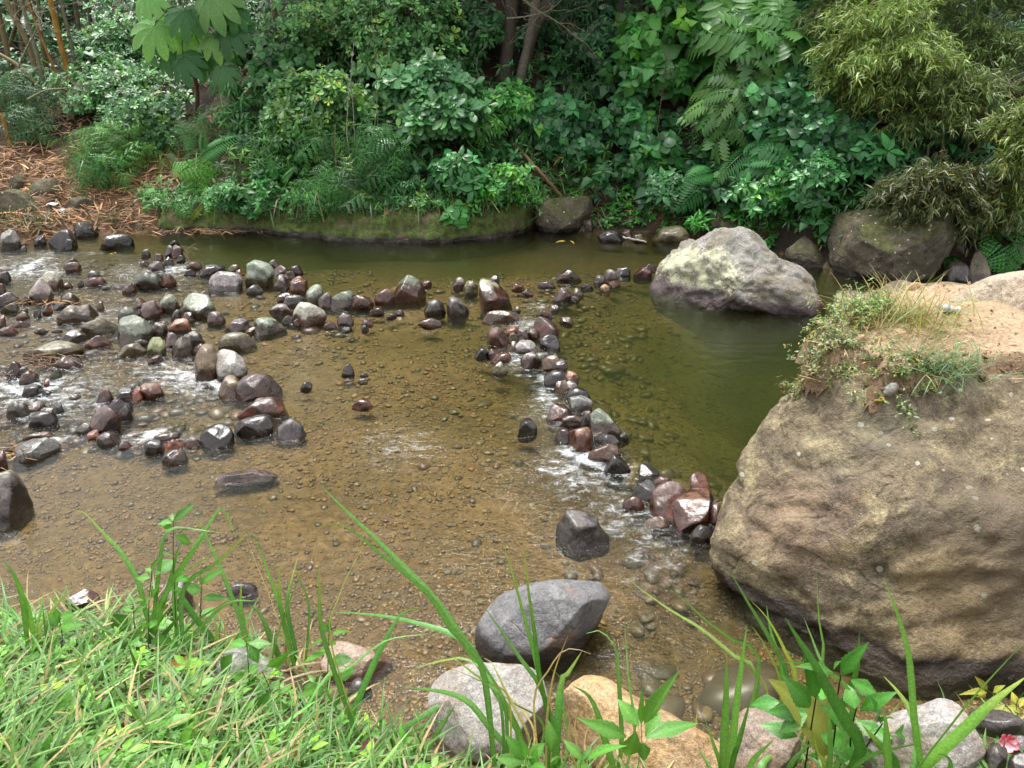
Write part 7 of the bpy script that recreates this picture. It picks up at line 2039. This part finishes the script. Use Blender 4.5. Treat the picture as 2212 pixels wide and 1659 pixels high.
# straws on the soil
sm_ = MB()
n_ = 90
pp = []
while len(pp) < n_:
    q = on_soil(rng.uniform(1760, 2212), rng.uniform(690, 830)); pp.append(q)
pp = np.array(pp); d = norm(np.stack([rng.normal(size=n_), rng.normal(size=n_), rng.normal(0, .1, n_)], 1))
lt = t_leaf([(0, .02), (.5, .035), (1, .005)], .2, .05)
sm_.inst(lt[0], lt[1], frames(d, np.array([0, 0, 1]) + rng.normal(0, .2, d.shape), rng.uniform(.05, .16, n_)), pp + np.array([0, 0, .012]), greens((.45, .32, .18), n_, .06, .25))
tag(sm_.build('leaf_litter', DRY), 'dry straws strewn over the soil on the huge boulder', 'leaf litter', kind='stuff')
# crumpled drink can, lying against the pale rock
p = on_soil(2052, 676)
t_ = thing('drink_can', p, 'crushed white blue and red drink can lying at the foot of the pale rock', 'can')
def lathe(mb, prof, a, b, col, n=18, squash=.7):
    ax = norm(b - a); x = norm(np.cross(ax, [0, 0, 1.0])); y = np.cross(x, ax); L = np.linalg.norm(b - a)
    th = np.arange(n) / n * 2 * np.pi
    v, c = [], []
    for i, (t, r) in enumerate(prof):
        w = r * (1 + .12 * np.sin(3 * th + i * .9))
        v.append(a + ax * L * t + np.cos(th)[:, None] * x * w[:, None] + np.sin(th)[:, None] * y * (w * squash)[:, None]); c.append(np.tile(col(t, th) if callable(col) else col, (n, 1)) if not callable(col) else col(t, th))
    v = np.vstack(v); c = np.vstack(c); m = len(prof)
    i = np.arange(m - 1)[:, None] * n; j = np.arange(n)[None]; k = (j + 1) % n
    mb.add(v, np.stack([i + j, i + k, i + n + k, i + n + j], -1).reshape(-1, 4), c)
def cancol(t, th):
    c = np.tile([.62, .62, .60], (len(th), 1))
    if .2 < t < .5: c[:] = (.08, .22, .50)
    if .55 < t < .75: c[(th > 1) & (th < 3)] = (.5, .07, .05)
    return c
A_, B_ = p + np.array([-.055, .02, .035]), p + np.array([.055, -.02, .03])
mb = MB(); lathe(mb, [(0, .022), (.06, .031), (.2, .033), (.35, .029), (.5, .024), (.65, .03), (.8, .033), (.94, .031), (1, .022)], A_, B_, cancol); mb.build('body', vcol_mat('can_print', .35, 80, .9, 1.1, .1), t_)
mb = MB(); lathe(mb, [(0, .022), (.0, .012), (-.0, .0005)], A_, B_, (.5, .5, .5)); mb.build('lid', vcol_mat('can_metal', .3, 80, .9, 1.1, .1), t_)
# pink and white flower
d = ray(*cM([(2080, 1235)])[0]); p = CAM + d * (2.28 / d[1])
t_ = thing('fallen_flower', p, 'pink and white crumpled flower lying on the dark stones at right edge', 'flower')
for q in range(6):
    mb = MB(); a = q * 1.05 + .3
    tl = t_leaf([(0, .03), (.3, .3), (.65, .42), (.9, .3), (1, .12)], .5, -.25)
    v = tl[0].copy(); v[:, 2] += .1 * np.sin(v[:, 0] * 12 + q)
    cc = np.where((np.sin(v[:, :1] * 30 + q) > .25), np.array([[.72, .05, .16]]), np.array([[.80, .50, .55]]))
    dd_ = np.array([math.cos(a), -.2 + .35 * math.sin(a), .55 * math.sin(a) + .25])
    Mx = frames(dd_[None], np.array([[0, -.7, .6]]), .046)
    mb.add(v @ Mx[0] + p + rng.normal(0, .004, 3), tl[1], cc); mb.build('petal', leaf_mat('petal', .6, .2) if q == 0 else bpy.data.materials['petal'], t_)
# white litter by the left boulders
for lab, x, y in [('scrap of white paper lying on the litter beside the olive boulder', 116, 448), ('white plastic scrap on the litter, lower of the two', 132, 462)]:
    g = T(x, y); gx_, gy_ = np.meshgrid(np.linspace(-.1, .1, 8), np.linspace(-.05, .05, 6)); zq = .03 + .03 * pnoise(np.stack([gx_.ravel() * 14 + x, gy_.ravel() * 14, gx_.ravel() * 0], 1))
    mb = MB(); mb.add(np.stack([gx_.ravel(), gy_.ravel(), zq + .04], 1) + g, grid_faces(8, 6), (.75, .74, .78)); tag(mb.build('paper_scrap', vcol_mat('paper', .8, 20, .95, 1.05, 0), origin=tuple(g)), lab, 'litter', 'white litter')

# yellow leaves floating
for i, (x, y, lab) in enumerate([(1220, 521, 'sprig of yellow leaves floating on the far pool'), (245, 548, 'pair of yellow leaves floating at the upper left riffle')]):
    p = W(x, y, .05); mb = MB()
    for q in range(4 if i == 0 else 2):
        a = rng.uniform(0, 6.28); mb.inst(LANCE[0], LANCE[1], frames(np.array([[math.cos(a), math.sin(a), .12]]), np.array([[0, -.2, 1.0]]), .12), (p + rng.normal(0, .04, 3) * [1, 1, 0])[None], np.array([[.52, .40, .03]]), LANCE[2])
    tag(mb.build('yellow_leaf', LEAF, origin=tuple(p)), lab, 'leaf')
# ------------------------------------------------------------------ sky, sun, camera
SUN_EL, SUN_AZ = R(74), R(-35)     # azimuth measured from +y (away from the viewer), clockwise
w = bpy.data.worlds.new('World'); scn.world = w; w.use_nodes = True
nt = w.node_tree; nt.nodes.clear(); N = NT(nt)
sky = N.n('TexSky', sky_type='NISHITA', sun_disc=False, sun_elevation=SUN_EL, sun_rotation=SUN_AZ, air_density=1.0, dust_density=4.0, ozone_density=1.0)
hs_ = N.n('HueSaturation', i_Saturation=.12, i_Value=1.0); N.l(sky.outputs[0], hs_.inputs['Color'])
bg = N.n('Background', i_Strength=.15); N.l(hs_.outputs[0], bg.inputs['Color'])
wo = N.n('OutputWorld'); N.l(bg.outputs[0], wo.inputs['Surface'])
L = bpy.data.lights.new('sun', 'SUN'); L.energy = 1.5; L.angle = R(20); L.color = (1, .96, .9)
so_ = bpy.data.objects.new('sun', L); COL.objects.link(so_)
sd = Vector((math.cos(SUN_EL) * math.sin(SUN_AZ), math.cos(SUN_EL) * math.cos(SUN_AZ), math.sin(SUN_EL)))
so_.rotation_euler = (-sd).to_track_quat('-Z', 'Y').to_euler(); so_.location = (0, -4, 20)

cd = bpy.data.cameras.new('camera'); cd.sensor_width = 36; cd.lens = F / 2212 * 36; cd.clip_end = 600; cd.clip_start = .05
co = bpy.data.objects.new('camera', cd); COL.objects.link(co)
co.location = CAM; co.rotation_euler = (math.pi / 2 - PITCH, 0, 0); scn.camera = co
scn.view_settings.view_transform = 'Standard'; scn.view_settings.look = 'None'; scn.view_settings.gamma = 1; scn.view_settings.exposure = 1.3
scn.view_settings.use_curve_mapping = False
scn.render.engine = 'CYCLES'
cy = scn.cycles
cy.max_bounces = 8; cy.diffuse_bounces = 3; cy.glossy_bounces = 3; cy.transmission_bounces = 4; cy.transparent_max_bounces = 12
cy.use_denoising = True; cy.denoiser = 'OPENIMAGEDENOISE'; cy.denoising_input_passes = 'RGB_ALBEDO_NORMAL'
cy.caustics_reflective = False; cy.caustics_refractive = False; cy.sample_clamp_indirect = 6
